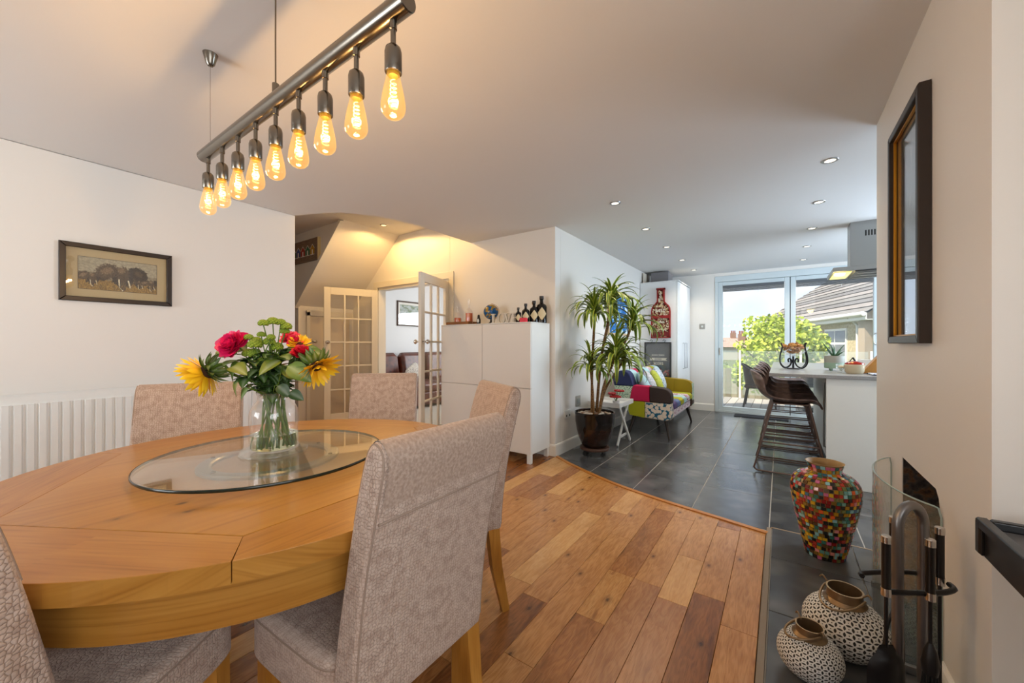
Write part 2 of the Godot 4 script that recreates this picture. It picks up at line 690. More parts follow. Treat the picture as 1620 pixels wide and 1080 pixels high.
# ---------------------------------------------------------------- camera, sky, light
func make_sky() -> PanoramaSkyMaterial:
	var w := 1024
	var h := 512
	var im := Image.create(w, h, false, Image.FORMAT_RGBF)
	var f := noise(FastNoiseLite.TYPE_SIMPLEX_SMOOTH, 1.0, 12, 5)
	for y in h:
		var up := PI / 2 - PI * (y + 0.5) / h
		var e := maxf(0.0, sin(up))
		var blue := Color(0.66, 0.76, 0.88).lerp(Color(0.36, 0.54, 0.86), pow(e, 0.6))
		for x in w:
			var a := TAU * (x + 0.5) / w
			var k := blue
			if up > 0.0:
				var d := Vector3(cos(up) * cos(a), sin(up) * 2.6, cos(up) * sin(a))
				var q := f.get_noise_3dv(d * 2.3)
				var cl := smoothstep(-0.12, 0.28, q)
				var shade := smoothstep(0.05, 0.55, f.get_noise_3dv(d * 2.3 + Vector3(0, 0.35, 0)))
				k = k.lerp(Color(0.98, 0.985, 0.99).lerp(Color(0.62, 0.69, 0.78), shade), cl * 0.92)
			else:
				k = Color(0.42, 0.43, 0.38)
			im.set_pixel(x, y, k)
	var s := PanoramaSkyMaterial.new()
	s.panorama = ImageTexture.create_from_image(im)
	return s

func make_view() -> void:
	var cam := Camera3D.new()
	cam.name = "camera"
	add_child(cam)
	cam.position = V(0, 1.165, 0)
	cam.rotation_degrees = Vector3(0, 34.866, 0)
	cam.near = 0.05
	cam.far = 400.0
	cam.projection = Camera3D.PROJECTION_FRUSTUM
	cam.size = 0.05 * 1080.0 / 610.0
	cam.frustum_offset = Vector2(0, 0.05 * 4.0 / 610.0)
	cam.current = true
	var we := WorldEnvironment.new()
	we.name = "environment"
	var e := Environment.new()
	e.background_mode = Environment.BG_SKY
	e.sky = Sky.new()
	e.sky.sky_material = make_sky()
	e.background_energy_multiplier = 1.5
	e.tonemap_mode = Environment.TONE_MAPPER_LINEAR
	e.tonemap_exposure = 1.04
	e.sdfgi_enabled = true
	e.ssao_enabled = true
	e.ssil_enabled = true
	we.environment = e
	add_child(we)
	var sun := DirectionalLight3D.new()
	sun.name = "sun"
	sun.light_color = Color(1.0, 0.95, 0.86)
	sun.light_energy = 2.6
	sun.light_angular_distance = 0.6
	sun.shadow_enabled = true
	add_child(sun)
	sun.look_at_from_position(V(-4, 8.2, 4.1), Vector3.ZERO)
	# daylight in the dining window behind the camera, and in the window of the next room
	day_window("rear_window_daylight", V(-2.75, 1.38, 2.235), V(-2.75, 1.38, 0), Vector2(1.6, 1.2), 6.0)
	day_window("side_window_daylight", V(1.045, 1.4, 0.6), V(-2, 1.4, 0.6), Vector2(2.0, 1.2), 2.8)
	day_window("living_window_daylight", V(-4.2, 1.4, -6.93), V(-4.2, 1.4, -4), Vector2(1.6, 1.2), 7.0)
	day_window("kitchen_window_daylight", V(2.53, 1.5, -5.2), V(0, 1.5, -5.2), Vector2(1.6, 1.1), 13.0, Color(0.84, 0.92, 1.0))

func day_window(called: String, p: Vector3, to: Vector3, size: Vector2, energy: float, k := Color(0.96, 0.98, 1.0)) -> void:
	var l := AreaLight3D.new()
	l.name = called
	l.light_color = k
	l.light_energy = energy
	l.area_size = size
	l.area_range = 20.0
	l.area_attenuation = 2.0
	l.shadow_enabled = true
	add_child(l)
	l.look_at_from_position(p, to)

# ---------------------------------------------------------------- room shell
var threshold_pts: PackedVector2Array

func make_shell() -> void:
	# ceiling of the dining room and kitchen, with a curved edge towards the hall
	var arch := curve2(P2([-3.07, -3.66, -3.07, -3.1, -3.07, -2.75, -3.12, -2.43, -3.22, -2.2, -3.36, -2.03, -3.58, -1.91, -3.79, -1.83]), 5)
	var poly := P2([-3.91, 2.32, 2.72, 2.32, 2.72, -7.7, -2.04, -7.7, -2.04, -3.66])
	poly.append_array(arch)
	poly.append(Vector2(-3.91, -1.83))
	setting("ceiling", MB.new().slab(poly, CEIL, 2.95), M.ceiling)
	setting("ceiling_hall", bx(-7.6, -3.0, HALL, 2.95, -3.66, 0.12, 0.0), M.ceiling)
	setting("ceiling_living", bx(-6.3, -2.04, 2.42, 2.6, -7.1, -3.66, 0.0), M.ceiling)
	setting("wall_left", bx(-3.91, -3.79, 0, CEIL, -1.83, 2.32, 0.004), M.wall)
	# wall behind the white cabinet, with the opening of the double doors
	var w := bx(-7.6, -4.89, 0, HALL, -3.66, -3.54, 0.002)
	add_bx(w, -4.89, -3.42, 2.0, HALL, -3.66, -3.54, 0.0)
	add_bx(w, -3.42, -1.92, 0, HALL, -3.66, -3.54, 0.004)
	setting("wall_middle", w, M.wall)
	setting("wall_kitchen", bx(-2.04, -1.92, 0, CEIL + 0.05, -7.6, -3.66, 0.0), M.wall)
	# far wall with the glazed doors
	w = bx(-2.04, -0.936, 0, CEIL + 0.05, -7.7, -7.5)
	add_bx(w, -0.936, 2.3, 2.33, CEIL + 0.05, -7.7, -7.5)
	add_bx(w, 2.3, 2.72, 0, CEIL + 0.05, -7.7, -7.5)
	setting("wall_far", w, M.wall)
	# kitchen side wall with a window
	w = bx(2.6, 2.72, 0, CEIL + 0.05, -4.4, -2.7)
	add_bx(w, 2.6, 2.72, 0, CEIL + 0.05, -7.7, -6.0)
	add_bx(w, 2.6, 2.72, 0, 0.95, -6.0, -4.4)
	add_bx(w, 2.6, 2.72, 2.05, CEIL + 0.05, -6.0, -4.4)
	setting("wall_kitchen_right", w, M.wall)
	window_frame("window_kitchen", V(2.66, 0.95, -5.2), 1.6, 1.1, -90, 2)
	# chimney breast with fire opening
	var cb := P2([-2.93, 0, -2.93, CEIL, -1.5, CEIL, -1.5, 0, -1.885, 0, -1.885, 0.60, -1.90, 0.64, -1.93, 0.665, -2.385, 0.668, -2.385, 0])
	var breast := MB.new().at(Transform3D(Basis(V(0, 0, 1), V(0, 1, 0), V(-1, 0, 0)), V(0.44, 0, 0))).plate(cb, -0.004, 0.0)
	breast.at(Transform3D.IDENTITY)
	add_bx(breast, 0.444, 1.0, 0, CEIL, -1.62, -1.5, 0.0)
	add_bx(breast, 0.444, 2.6, 0, CEIL, -2.93, -2.81, 0.0)
	setting("wall_chimney", breast, M.wall)
	var fb := bx(0.78, 0.82, 0, 0.72, -2.44, -1.83, 0.0)
	add_bx(fb, 0.444, 0.80, 0, 0.72, -2.44, -2.387, 0.0)
	add_bx(fb, 0.444, 0.80, 0, 0.72, -1.883, -1.83, 0.0)
	add_bx(fb, 0.444, 0.82, 0.67, 0.74, -2.44, -1.83, 0.0)
	var soot := mat(Color.WHITE, 0.8)
	soot.albedo_texture = noise_tex(FastNoiseLite.TYPE_SIMPLEX_SMOOTH, 0.03, 91, 5, 256, [[0.2, Color(0.12, 0.11, 0.115)], [0.5, Color(0.27, 0.25, 0.245)], [0.68, Color(0.36, 0.25, 0.16)], [0.9, Color(0.20, 0.13, 0.09)]])
	tri(soot, 2.2)
	bumped(soot, noise_tex(FastNoiseLite.TYPE_SIMPLEX, 0.12, 92, 4), 0.4)
	setting("wall_firebox", fb, soot)
	w = bx(1.0, 1.12, 0, CEIL, -1.62, -0.42)
	add_bx(w, 1.0, 1.12, 0, CEIL, 1.62, 2.32)
	add_bx(w, 1.0, 1.12, 0, 0.78, -0.42, 1.62)
	add_bx(w, 1.0, 1.12, 2.02, CEIL, -0.42, 1.62)
	setting("wall_right", w, M.wall)
	window_frame("window_side", V(1.08, 0.78, 0.6), 2.04, 1.24, -90, 3)
	# wall behind the camera with its window
	w = bx(-3.91, -3.58, 0, CEIL, 2.2, 2.32)
	add_bx(w, -1.92, 1.12, 0, CEIL, 2.2, 2.32)
	add_bx(w, -3.58, -1.92, 0, 0.76, 2.2, 2.32)
	add_bx(w, -3.58, -1.92, 2.0, CEIL, 2.2, 2.32)
	setting("wall_rear", w, M.wall)
	window_frame("window_rear", V(-2.75, 0.76, 2.28), 1.66, 1.24, 180, 3)
	var vb = thing("venetian_blind", "white venetian blind with open slats in the window behind the camera", "blind", V(-2.75, 0.78, 2.16))
	for q in 26:
		part(vb, "slat", MB.new().at(Transform3D(Basis(Vector3.RIGHT, 0.35), V(0, 0.03 + q * 0.046, 0))).box(Vector3.ZERO, V(1.62, 0.003, 0.045), 0.001), M.white)
	part(vb, "head_rail", bx(-0.81, 0.81, 1.205, 1.24, -0.025, 0.025), M.white)
	# hall under the stairs
	setting("wall_hall_left", bx(-7.6, -7.5, 0, HALL, -3.6, 0.12), M.wall)
	setting("wall_hall_front", bx(-7.6, -3.85, 0, HALL, 0.0, 0.12), M.wall)
	setting("wall_hall_beam", bx(-3.91, -3.79, CEIL, 2.95, -1.83, 0.12, 0.0), M.wall)
	var st := MB.new().plate(P2([-4.40, HALL, -7.5, HALL, -7.5, 0, -5.5, 0, -5.5, 1.70]), -2.80, -2.70)
	setting("wall_stairs", st, M.wall)
	var so := MB.new().plate(P2([-5.5, 1.70, -4.40, HALL, -4.55, HALL + 0.02, -5.65, 1.75]), -3.54, -2.8)
	setting("ceiling_stairs", so, M.wall)
	var tm := MB.new().plate(P2([-5.52, 1.665, -4.40, HALL - 0.02, -4.44, HALL, -5.56, 1.70]), -2.715, -2.66)
	setting("trim_1", tm, M.trim)
	w = bx(-5.6, -5.5, 0, 1.70, -3.54, -2.8, 0.0)
	setting("wall_cupboard", w, M.wall)
	# living room beyond
	setting("wall_living_left", bx(-6.32, -6.2, 0, 2.42, -7.1, -3.66), mat(Color(0.90, 0.90, 0.90), 0.85))
	w = bx(-6.2, -5.0, 0, 2.42, -7.1, -7.0)
	add_bx(w, -3.4, -2.04, 0, 2.42, -7.1, -7.0)
	add_bx(w, -5.0, -3.4, 0, 0.8, -7.1, -7.0)
	add_bx(w, -5.0, -3.4, 2.0, 2.42, -7.1, -7.0)
	setting("wall_living_far", w, mat(Color(0.90, 0.90, 0.90), 0.85))
	window_frame("window_living", V(-4.2, 0.8, -7.05), 1.6, 1.2, 0, 2)
	var rug := mat(Color(0.72, 0.69, 0.64), 0.95)
	setting("floor_living", bx(-6.2, -2.04, -0.1, 0.0, -7.1, -3.66, 0.0), rug)
	# baseboards
	skirting("baseboard_kitchen", [V(-1.92, 0, -3.54), V(-1.92, 0, -6.47)], V(1, 0, 0))
	skirting("baseboard_far", [V(-1.33, 0, -7.5), V(-0.945, 0, -7.5)], V(0, 0, 1))
	skirting("baseboard_chimney_far", [V(0.44, 0, -2.93), V(0.44, 0, -2.385)], V(-1, 0, 0))
	skirting("baseboard_chimney_near", [V(0.44, 0, -1.885), V(0.44, 0, -1.5)], V(-1, 0, 0))
	skirting("baseboard_left", [V(-3.79, 0, -1.83), V(-3.79, 0, 2.2)], V(1, 0, 0))
	skirting("baseboard_middle", [V(-3.30, 0, -3.54), V(-1.905, 0, -3.54)], V(0, 0, 1))

func skirting(called: String, ab: Array, out: Vector3) -> void:
	var a: Vector3 = ab[0]
	var b: Vector3 = ab[1]
	var d := (b - a).normalized()
	var k := MB.new()
	var bs := Basis(out, Vector3.UP, out.cross(Vector3.UP))
	var l := (b - a).length()
	var sgn := 1.0 if bs.z.dot(d) > 0 else -1.0
	k.at(Transform3D(bs, a))
	k.plate(P2([0.0, 0, 0.016, 0, 0.016, 0.105, 0.012, 0.116, 0.006, 0.122, 0, 0.122]), 0.0, l * sgn)
	setting(called, k, M.trim)

# window frame lying in the local xy plane, bottom centre at p
func window_frame(called: String, p: Vector3, w: float, h: float, turn: float, lights: int) -> void:
	var o := Node3D.new()
	o.name = called
	add_child(o)
	o.position = p
	o.rotation_degrees.y = turn
	tag(o, "", "", "", "structure")
	var f := bx(-w / 2, -w / 2 + 0.05, 0, h, -0.03, 0.03)
	add_bx(f, w / 2 - 0.05, w / 2, 0, h, -0.03, 0.03)
	add_bx(f, -w / 2, w / 2, 0, 0.05, -0.03, 0.03)
	add_bx(f, -w / 2, w / 2, h - 0.05, h, -0.03, 0.03)
	part(o, "window_frame", f, M.trim)
	for q in lights:
		var x0 := -w / 2 + 0.05 + (w - 0.1) * q / lights
		var x1 := -w / 2 + 0.05 + (w - 0.1) * (q + 1) / lights
		if q > 0:
			part(o, "mullion", bx(x0 - 0.025, x0 + 0.025, 0.05, h - 0.05, -0.028, 0.028), M.trim)
		part(o, "pane", bx(x0, x1, 0.05, h - 0.05, -0.002, 0.002, 0.0), M.pane)

# ---------------------------------------------------------------- floors
func make_floors() -> void:
	threshold_pts = curve2(P2([-1.905, -3.565, -1.66, -3.405, -1.426, -3.279, -1.2, -3.17, -0.977, -3.085, -0.669, -2.998, -0.331, -2.925, -0.062, -2.862]), 4)
	# the wood floor area: dining room and hall
	var area := P2([-0.075, 2.2, -7.5, 2.2, -7.5, -3.54, -1.905, -3.54])
	area.append_array(threshold_pts)
	var base := setting("floor", bx(-7.6, 1.12, -0.12, -0.016, -3.66, 2.32, 0.0), M.plank_edge)
	rng.seed = 11
	var wd := 0.131
	var row := 0
	var x := -0.075
	var made := 0
	while x > -5.6:
		var z := 2.2 - rng.randf_range(0.0, 0.9)
		if x > -0.1: z = 0.9
		var z_prev := 2.2
		var zs := [2.2]
		while z > -3.6:
			zs.append(z)
			z -= rng.randf_range(0.34, 1.12)
		zs.append(-3.7)
		for q in zs.size() - 1:
			var za: float = zs[q]
			var zb: float = zs[q + 1]
			if za - zb < 0.05 or (x < -3.9 and za > 0.1) or (za > 1.3 and zb > 0.9):
				continue
			var r := PackedVector2Array([Vector2(x - wd + 0.0007, zb + 0.0007), Vector2(x - 0.0007, zb + 0.0007), Vector2(x - 0.0007, za - 0.0007), Vector2(x - wd + 0.0007, za - 0.0007)])
			for g in Geometry2D.intersect_polygons(r, area):
				if g.size() < 3 or Geometry2D.is_polygon_clockwise(g):
					continue
				var pick := rng.randi_range(0, 5)
				if rng.randf() < 0.25: pick = 0
				var b := MB.new()
				var off := Vector2(rng.randf(), rng.randf())
				# u across the plank, v along it
				b.extrude(g, -0.016, 0.0, func(p, h): return Vector3(p.x, h, p.y), 1.0, Vector2.ZERO, 0.0012 if g.size() == 4 else 0.0)
				for w in b.t.size():
					var p := b.v[w]
					b.t[w] = Vector2((p.x - x) / wd * 0.96 + off.x * 0.02, p.z / 0.62 + off.y)
				part(base, "plank", b, M.plank[pick])
				made += 1
		x -= wd
		row += 1
	# slate floor of the kitchen
	var karea := PackedVector2Array(threshold_pts)
	karea.append_array(P2([-0.062, -2.93, 0.44, -2.93, 2.6, -2.93, 2.6, -7.5, -1.92, -7.5, -1.92, -3.56]))
	var kf := setting("floor_kitchen", bx(-1.95, 2.65, -0.12, -0.0015, -7.7, -2.83, 0.0), M.grout)
	var xs := [-1.92, -1.426, -0.976, -0.518, -0.060, 0.396, 0.852, 1.308, 1.764, 2.22, 2.6]
	for q in xs.size() - 1:
		var zz := -2.3 - (0.0 if q % 2 == 0 else 0.62)
		zz = -2.895 if q % 2 == 1 else -2.895
		while zz > -7.5:
			var z1 := zz - 0.618
			var r := PackedVector2Array([Vector2(xs[q] + 0.003, z1 + 0.002), Vector2(xs[q + 1] - 0.003, z1 + 0.002), Vector2(xs[q + 1] - 0.003, zz - 0.002), Vector2(xs[q] + 0.003, zz - 0.002)])
			for g in Geometry2D.intersect_polygons(r, karea):
				if g.size() > 2 and not Geometry2D.is_polygon_clockwise(g):
					part(kf, "tile", MB.new().slab(g, -0.006, 0.0, 1.0, Vector2.ZERO, 0.0015 if g.size() == 4 else 0.0), M.slate[rng.randi_range(0, 3)])
			zz = z1
	# slate hearth beside the wood floor
	var hf := setting("floor_hearth", bx(-0.05, 0.80, -0.012, -0.0005, -2.945, -1.35, 0.0), M.grout)
	var cuts := [-2.935, -2.535, -2.021, -1.505, -1.36]
	for q in cuts.size() - 1:
		for s in [[-0.043, 0.332], [0.336, 0.44]]:
			part(hf, "tile", bx(s[0], s[1], -0.008, 0.006, cuts[q] + 0.002, cuts[q + 1] - 0.002, 0.002), M.slate[(q + 1) % 4])
	part(hf, "tile", bx(0.442, 0.78, -0.008, 0.005, -2.38, -1.89, 0.002), M.slate[1])
	# oak threshold along the curve, and grey edging of the hearth
	var ring := PackedVector2Array(threshold_pts)
	var back := PackedVector2Array()
	for q in threshold_pts.size():
		var a: Vector2 = threshold_pts[maxi(q - 1, 0)]
		var b: Vector2 = threshold_pts[mini(q + 1, threshold_pts.size() - 1)]
		var nn := Vector2(-(b - a).y, (b - a).x).normalized()
		back.append(threshold_pts[q] + nn * 0.034)
	back.reverse()
	ring.append_array(back)
	setting("trim_2", MB.new().slab(ring, -0.01, 0.007, 1.0, Vector2.ZERO, 0.003), M.threshold)
	setting("trim_3", bx(-0.073, -0.047, -0.01, 0.006, -2.935, 2.2, 0.003), mat(Color(0.50, 0.44, 0.37), 0.5))
	setting("trim_4", bx(-0.05, 0.436, -0.01, 0.0075, -2.944, -2.933, 0.002), mat(Color(0.62, 0.52, 0.40), 0.4))

# ---------------------------------------------------------------- dining table, chairs, pendant
const TC := Vector3(-1.43, 0, -0.636)
const TOP := 0.77

func make_table() -> void:
	var t := thing("dining_table", "round oak dining table with hexagonal centre panel and segmented border", "table", TC)
	var hexa := PackedVector2Array()
	for q in 6:
		var a := deg_to_rad(30 + 60 * q)
		hexa.append(Vector2(cos(a), sin(a)) * 0.600)
	part(t, "centre_panel", MB.new().slab(hexa, TOP - 0.042, TOP, 0.8, Vector2(0.5, 0.5), 0.001), M.oak_knot)
	for q in 6:
		var a0 := 30.0 + 60 * q
		var o := PackedVector2Array()
		var mid := deg_to_rad(a0 + 30)
		var gap := 0.0008
		o.append(Vector2(cos(deg_to_rad(a0)), sin(deg_to_rad(a0))) * 0.6016)
		for j in 17:
			var a := deg_to_rad(a0 + 60.0 * j / 16)
			if j == 0: a += 0.0014
			if j == 16: a -= 0.0014
			o.append(Vector2(cos(a), sin(a)) * 0.703)
		o.append(Vector2(cos(deg_to_rad(a0 + 60)), sin(deg_to_rad(a0 + 60))) * 0.6016)
		var b := MB.new()
		b.slab(o, TOP - 0.043, TOP - 0.0006, 1.0, Vector2.ZERO, 0.0012)
		# grain runs along the chord
		for k in b.t.size():
			var p := Vector2(b.v[k].x, b.v[k].z).rotated(-mid)
			b.t[k] = Vector2(p.x * 2.2 + q * 0.31 + b.v[k].y * 2.0, p.y * 1.1 + q * 0.17)
		part(t, "border_board", b, M.oak)
	var ap := MB.new().lathe(prof([0.615, TOP - 0.155, 0.642, TOP - 0.155, 0.642, TOP - 0.043, 0.615, TOP - 0.043, 0.615, TOP - 0.155]), 72, 30)
	for k in ap.t.size():
		ap.t[k] = Vector2(ap.v[k].y * 2.5, ap.t[k].x * 3.0)
	part(t, "apron", ap, M.oak)
	for a in [-30.0, 90.0, 210.0]:
		var r := deg_to_rad(a)
		var p := V(cos(r), 0, sin(r)) * 0.655
		var l := MB.new().at(Transform3D(Basis(Vector3.UP, -r), p)).box(V(0, (TOP - 0.043) / 2, 0), V(0.075, TOP - 0.043, 0.075), 0.003)
		part(t, "leg", l, M.oak_leg)
	# turntable of glass on a bearing ring
	var ls := thing("lazy_susan", "clear round glass turntable on a brushed metal ring, on the oak table", "turntable", TC + V(0.005, TOP, 0.022))
	part(ls, "bearing_ring", MB.new().lathe(prof([0.166, 0.0, 0.206, 0.0, 0.206, 0.008, 0.200, 0.012, 0.172, 0.012, 0.166, 0.008, 0.166, 0.0]), 64, 30), M.steel)
	for a in 6:
		var r := TAU * a / 6 + 0.3
		part(ls, "rubber_foot", MB.new().lathe(prof([0.0, 0.012, 0.006, 0.012, 0.006, 0.0165, 0.0, 0.0165]), 10), M.black, Transform3D(Basis.IDENTITY, V(cos(r) * 0.186, 0, sin(r) * 0.186)))
	part(ls, "glass_disc", MB.new().lathe(prof([0.0, 0.017, 0.346, 0.017, 0.349, 0.020, 0.349, 0.024, 0.346, 0.027, 0.0, 0.027]), 96, 20), M.disc_glass)
	part(ls, "polished_edge", MB.new().lathe(prof([0.3485, 0.0175, 0.3505, 0.0195, 0.3505, 0.0245, 0.3485, 0.0265]), 96, 60), mat(Color(0.10, 0.15, 0.13), 0.15))
	var gc := MB.new().lathe(prof([0.0, 0.0, 0.100, 0.0, 0.102, 0.002, 0.102, 0.006, 0.100, 0.008, 0.0, 0.008]), 48, 20)
	one("glass_coaster", gc, M.disc_glass, "small round clear glass coaster under the flower vase", "coaster", TC + V(0.008, TOP + 0.0272, 0.018))

func chair_shape() -> Dictionary:
	# side outline of the back in (z, y); front is +z
	var side := curve2(P2([-0.160, 0.45, -0.178, 0.56, -0.204, 0.68, -0.232, 0.80, -0.260, 0.90, -0.281, 0.955, -0.304, 0.975, -0.328, 0.962, -0.337, 0.93, -0.324, 0.87, -0.302, 0.78, -0.279, 0.68, -0.259, 0.56, -0.247, 0.45, -0.24, 0.37, -0.20, 0.362, -0.164, 0.37, -0.160, 0.45]), 3)
	side.remove_at(side.size() - 1)
	var hw := 0.205
	var b := MB.new()
	var rings := [[-hw, 0.014], [-hw + 0.004, 0.006], [-hw + 0.014, 0.0], [hw - 0.014, 0.0], [hw - 0.004, 0.006], [hw, 0.014]]
	var k := side.size()
	var ctr := Vector2(-0.245, 0.68)
	var nr := []
	for q in k:
		var d: Vector2 = side[(q + 1) % k] - side[(q - 1 + k) % k]
		nr.append(Vector2(d.y, -d.x).normalized())
	# make the outline normals point outwards
	if nr[2].x < 0:
		for q in k: nr[q] = -nr[q]
	var base := 0
	for r in rings.size():
		var ins: float = rings[r][1]
		for q in k + 1:
			var p: Vector2 = side[q % k] - nr[q % k] * ins
			var e: float = [-1.0, -0.55, 0.0, 0.0, 0.55, 1.0][r]
			b.vert(V(rings[r][0], p.y, p.x), V(e, nr[q % k].y * (1.0 - absf(e) * 0.7), nr[q % k].x * (1.0 - absf(e) * 0.7)))
	for r in rings.size() - 1:
		for q in k:
			var a := r * (k + 1) + q
			var nn := (b.v[a + k + 1] - b.v[a]).cross(b.v[a + 1] - b.v[a])
			if nn.dot(b.n[a]) > 0: b.quad_ix(a, a + k + 1, a + k + 2, a + 1)
			else: b.quad_ix(a, a + 1, a + k + 2, a + k + 1)
	for s in [-1, 1]:
		var poly := PackedVector2Array()
		for q in k:
			poly.append(side[q] - nr[q] * 0.014)
		var tr := Geometry2D.triangulate_polygon(poly)
		var st := b.v.size()
		for p in poly:
			b.vert(V(hw * s, p.y, p.x), V(s, 0, 0))
		for q in range(0, tr.size(), 3):
			var nn := (b.v[st + tr[q + 1]] - b.v[st + tr[q]]).cross(b.v[st + tr[q + 2]] - b.v[st + tr[q]])
			if nn.x * s > 0: b.tri(st + tr[q], st + tr[q + 1], st + tr[q + 2])
			else: b.tri(st + tr[q], st + tr[q + 2], st + tr[q + 1])
	# seat: cushion with rounded top
	var seat := MB.new().surf(40, 14, func(u, w):
		var a: float = TAU * u
		var ex := 0.32
		var cx := signf(cos(a)) * pow(absf(cos(a)), ex)
		var cz := signf(sin(a)) * pow(absf(sin(a)), ex)
		var rr := 1.0
		var y := 0.0
		if w < 0.12:
			rr = w / 0.12
			y = 0.352
		elif w < 0.55:
			rr = 1.0
			y = lerpf(0.352, 0.455, (w - 0.12) / 0.43)
		else:
			var f: float = (w - 0.55) / 0.45
			rr = 1.0 - 0.055 * f * f if f < 0.45 else lerpf(0.989, 0.0, (f - 0.45) / 0.55)
			y = 0.455 + 0.020 * sin(minf(f / 0.45, 1.0) * PI / 2) + 0.012 * (1.0 - rr)
		return V(cx * 0.222 * rr * (1.0 + 0.03 * cz), y, cz * 0.205 * rr + 0.02))
	var seam := MB.new()
	var sp := []
	for q in 48:
		var a := TAU * q / 48.0
		sp.append(V(signf(cos(a)) * pow(absf(cos(a)), 0.32) * 0.2215 * (1.0 + 0.03 * signf(sin(a)) * pow(absf(sin(a)), 0.32)), 0.458, signf(sin(a)) * pow(absf(sin(a)), 0.32) * 0.2045 + 0.02))
	seam.tube(sp, 0.0028, 5, false, true)
	var pips := []
	for s in [-1, 1]:
		var pip := MB.new()
		var pp := []
		for q in range(9, 42):
			pp.append(V(s * (hw - 0.006), side[q].y - nr[q].y * 0.005, side[q].x - nr[q].x * 0.005))
		pip.tube(pp, 0.0022, 5)
		pips.append(pip.mesh())
	# seam across the back, a hand below the top
	var at := 29
	var cross := MB.new().tube([V(-hw + 0.01, side[at].y, side[at].x - 0.0005), V(hw - 0.01, side[at].y, side[at].x - 0.0005)], 0.003, 5)
	var band := MB.new()
	for q in range(15, at):
		var i0 := band.vert(V(-hw + 0.012, side[q].y + nr[q].y * 0.0012, side[q].x + nr[q].x * 0.0012), V(0, nr[q].y, nr[q].x))
		band.vert(V(hw - 0.012, side[q].y + nr[q].y * 0.0012, side[q].x + nr[q].x * 0.0012), V(0, nr[q].y, nr[q].x))
		if q > 15: band.quad_ix(i0 - 2, i0 - 1, i0 + 1, i0)
	return {"back": b.mesh(), "seat": seat.mesh(), "seam": seam.mesh(), "pip": pips, "cross": cross.mesh(), "band": band.mesh()}

func make_chairs() -> void:
	var sh := chair_shape()
	var spots := [
		[V(-0.952, 0, -0.662), -90.0, "upholstered dining chair closest to the camera, its back turned to the wood floor"],
		[V(-1.265, 0, -0.135), -145.0, "upholstered dining chair at the lower corner beside the table, seat under the oak apron"],
		[V(-1.285, 0, -1.235), -30.0, "upholstered dining chair seen side-on in front of the white cabinet"],
		[V(-1.90, 0, -1.36), 43.0, "upholstered dining chair in front of the double doors"],
		[V(-2.085, 0, -0.52), 64.0, "upholstered dining chair with its back to the radiator"],
		[V(-1.80, 0, -0.02), 152.0, "upholstered dining chair mostly cut off at the picture's left edge"]]
	var first: Node3D = null
	for s in spots:
		var t: Node3D
		if first == null:
			t = thing("dining_chair", s[2], "chair", s[0], deg_to_rad(s[1]), "beige dining chairs round the oak table")
			part(t, "backrest", sh.back, M.cloth)
			part(t, "seat", sh.seat, M.cloth)
			part(t, "seat_piping", sh.seam, M.piping)
			for pp in sh.pip:
				part(t, "back_piping", pp, M.piping)
			part(t, "back_seam", sh.cross, M.piping)
			part(t, "top_band", sh.band, M.cloth_plain)
			for x in [-1, 1]:
				part(t, "leg", leg_bar(MB.new(), V(x * 0.178, 0.36, 0.178), V(x * 0.185, 0.0, 0.19), 0.048, 0.036), M.oak_leg)
				var k := MB.new()
				leg_bar(k, V(x * 0.178, 0.375, -0.205), V(x * 0.180, 0.20, -0.222), 0.05, 0.044)
				leg_bar(k, V(x * 0.180, 0.20, -0.222), V(x * 0.182, 0.0, -0.265), 0.044, 0.032)
				part(t, "leg", k, M.oak_leg)
			first = t
		else:
			t = first.duplicate()
			t.name = numbered("dining_chair")
			add_child(t)
			t.position = s[0]
			t.rotation.y = deg_to_rad(s[1])
			t.set_meta("label", s[2])

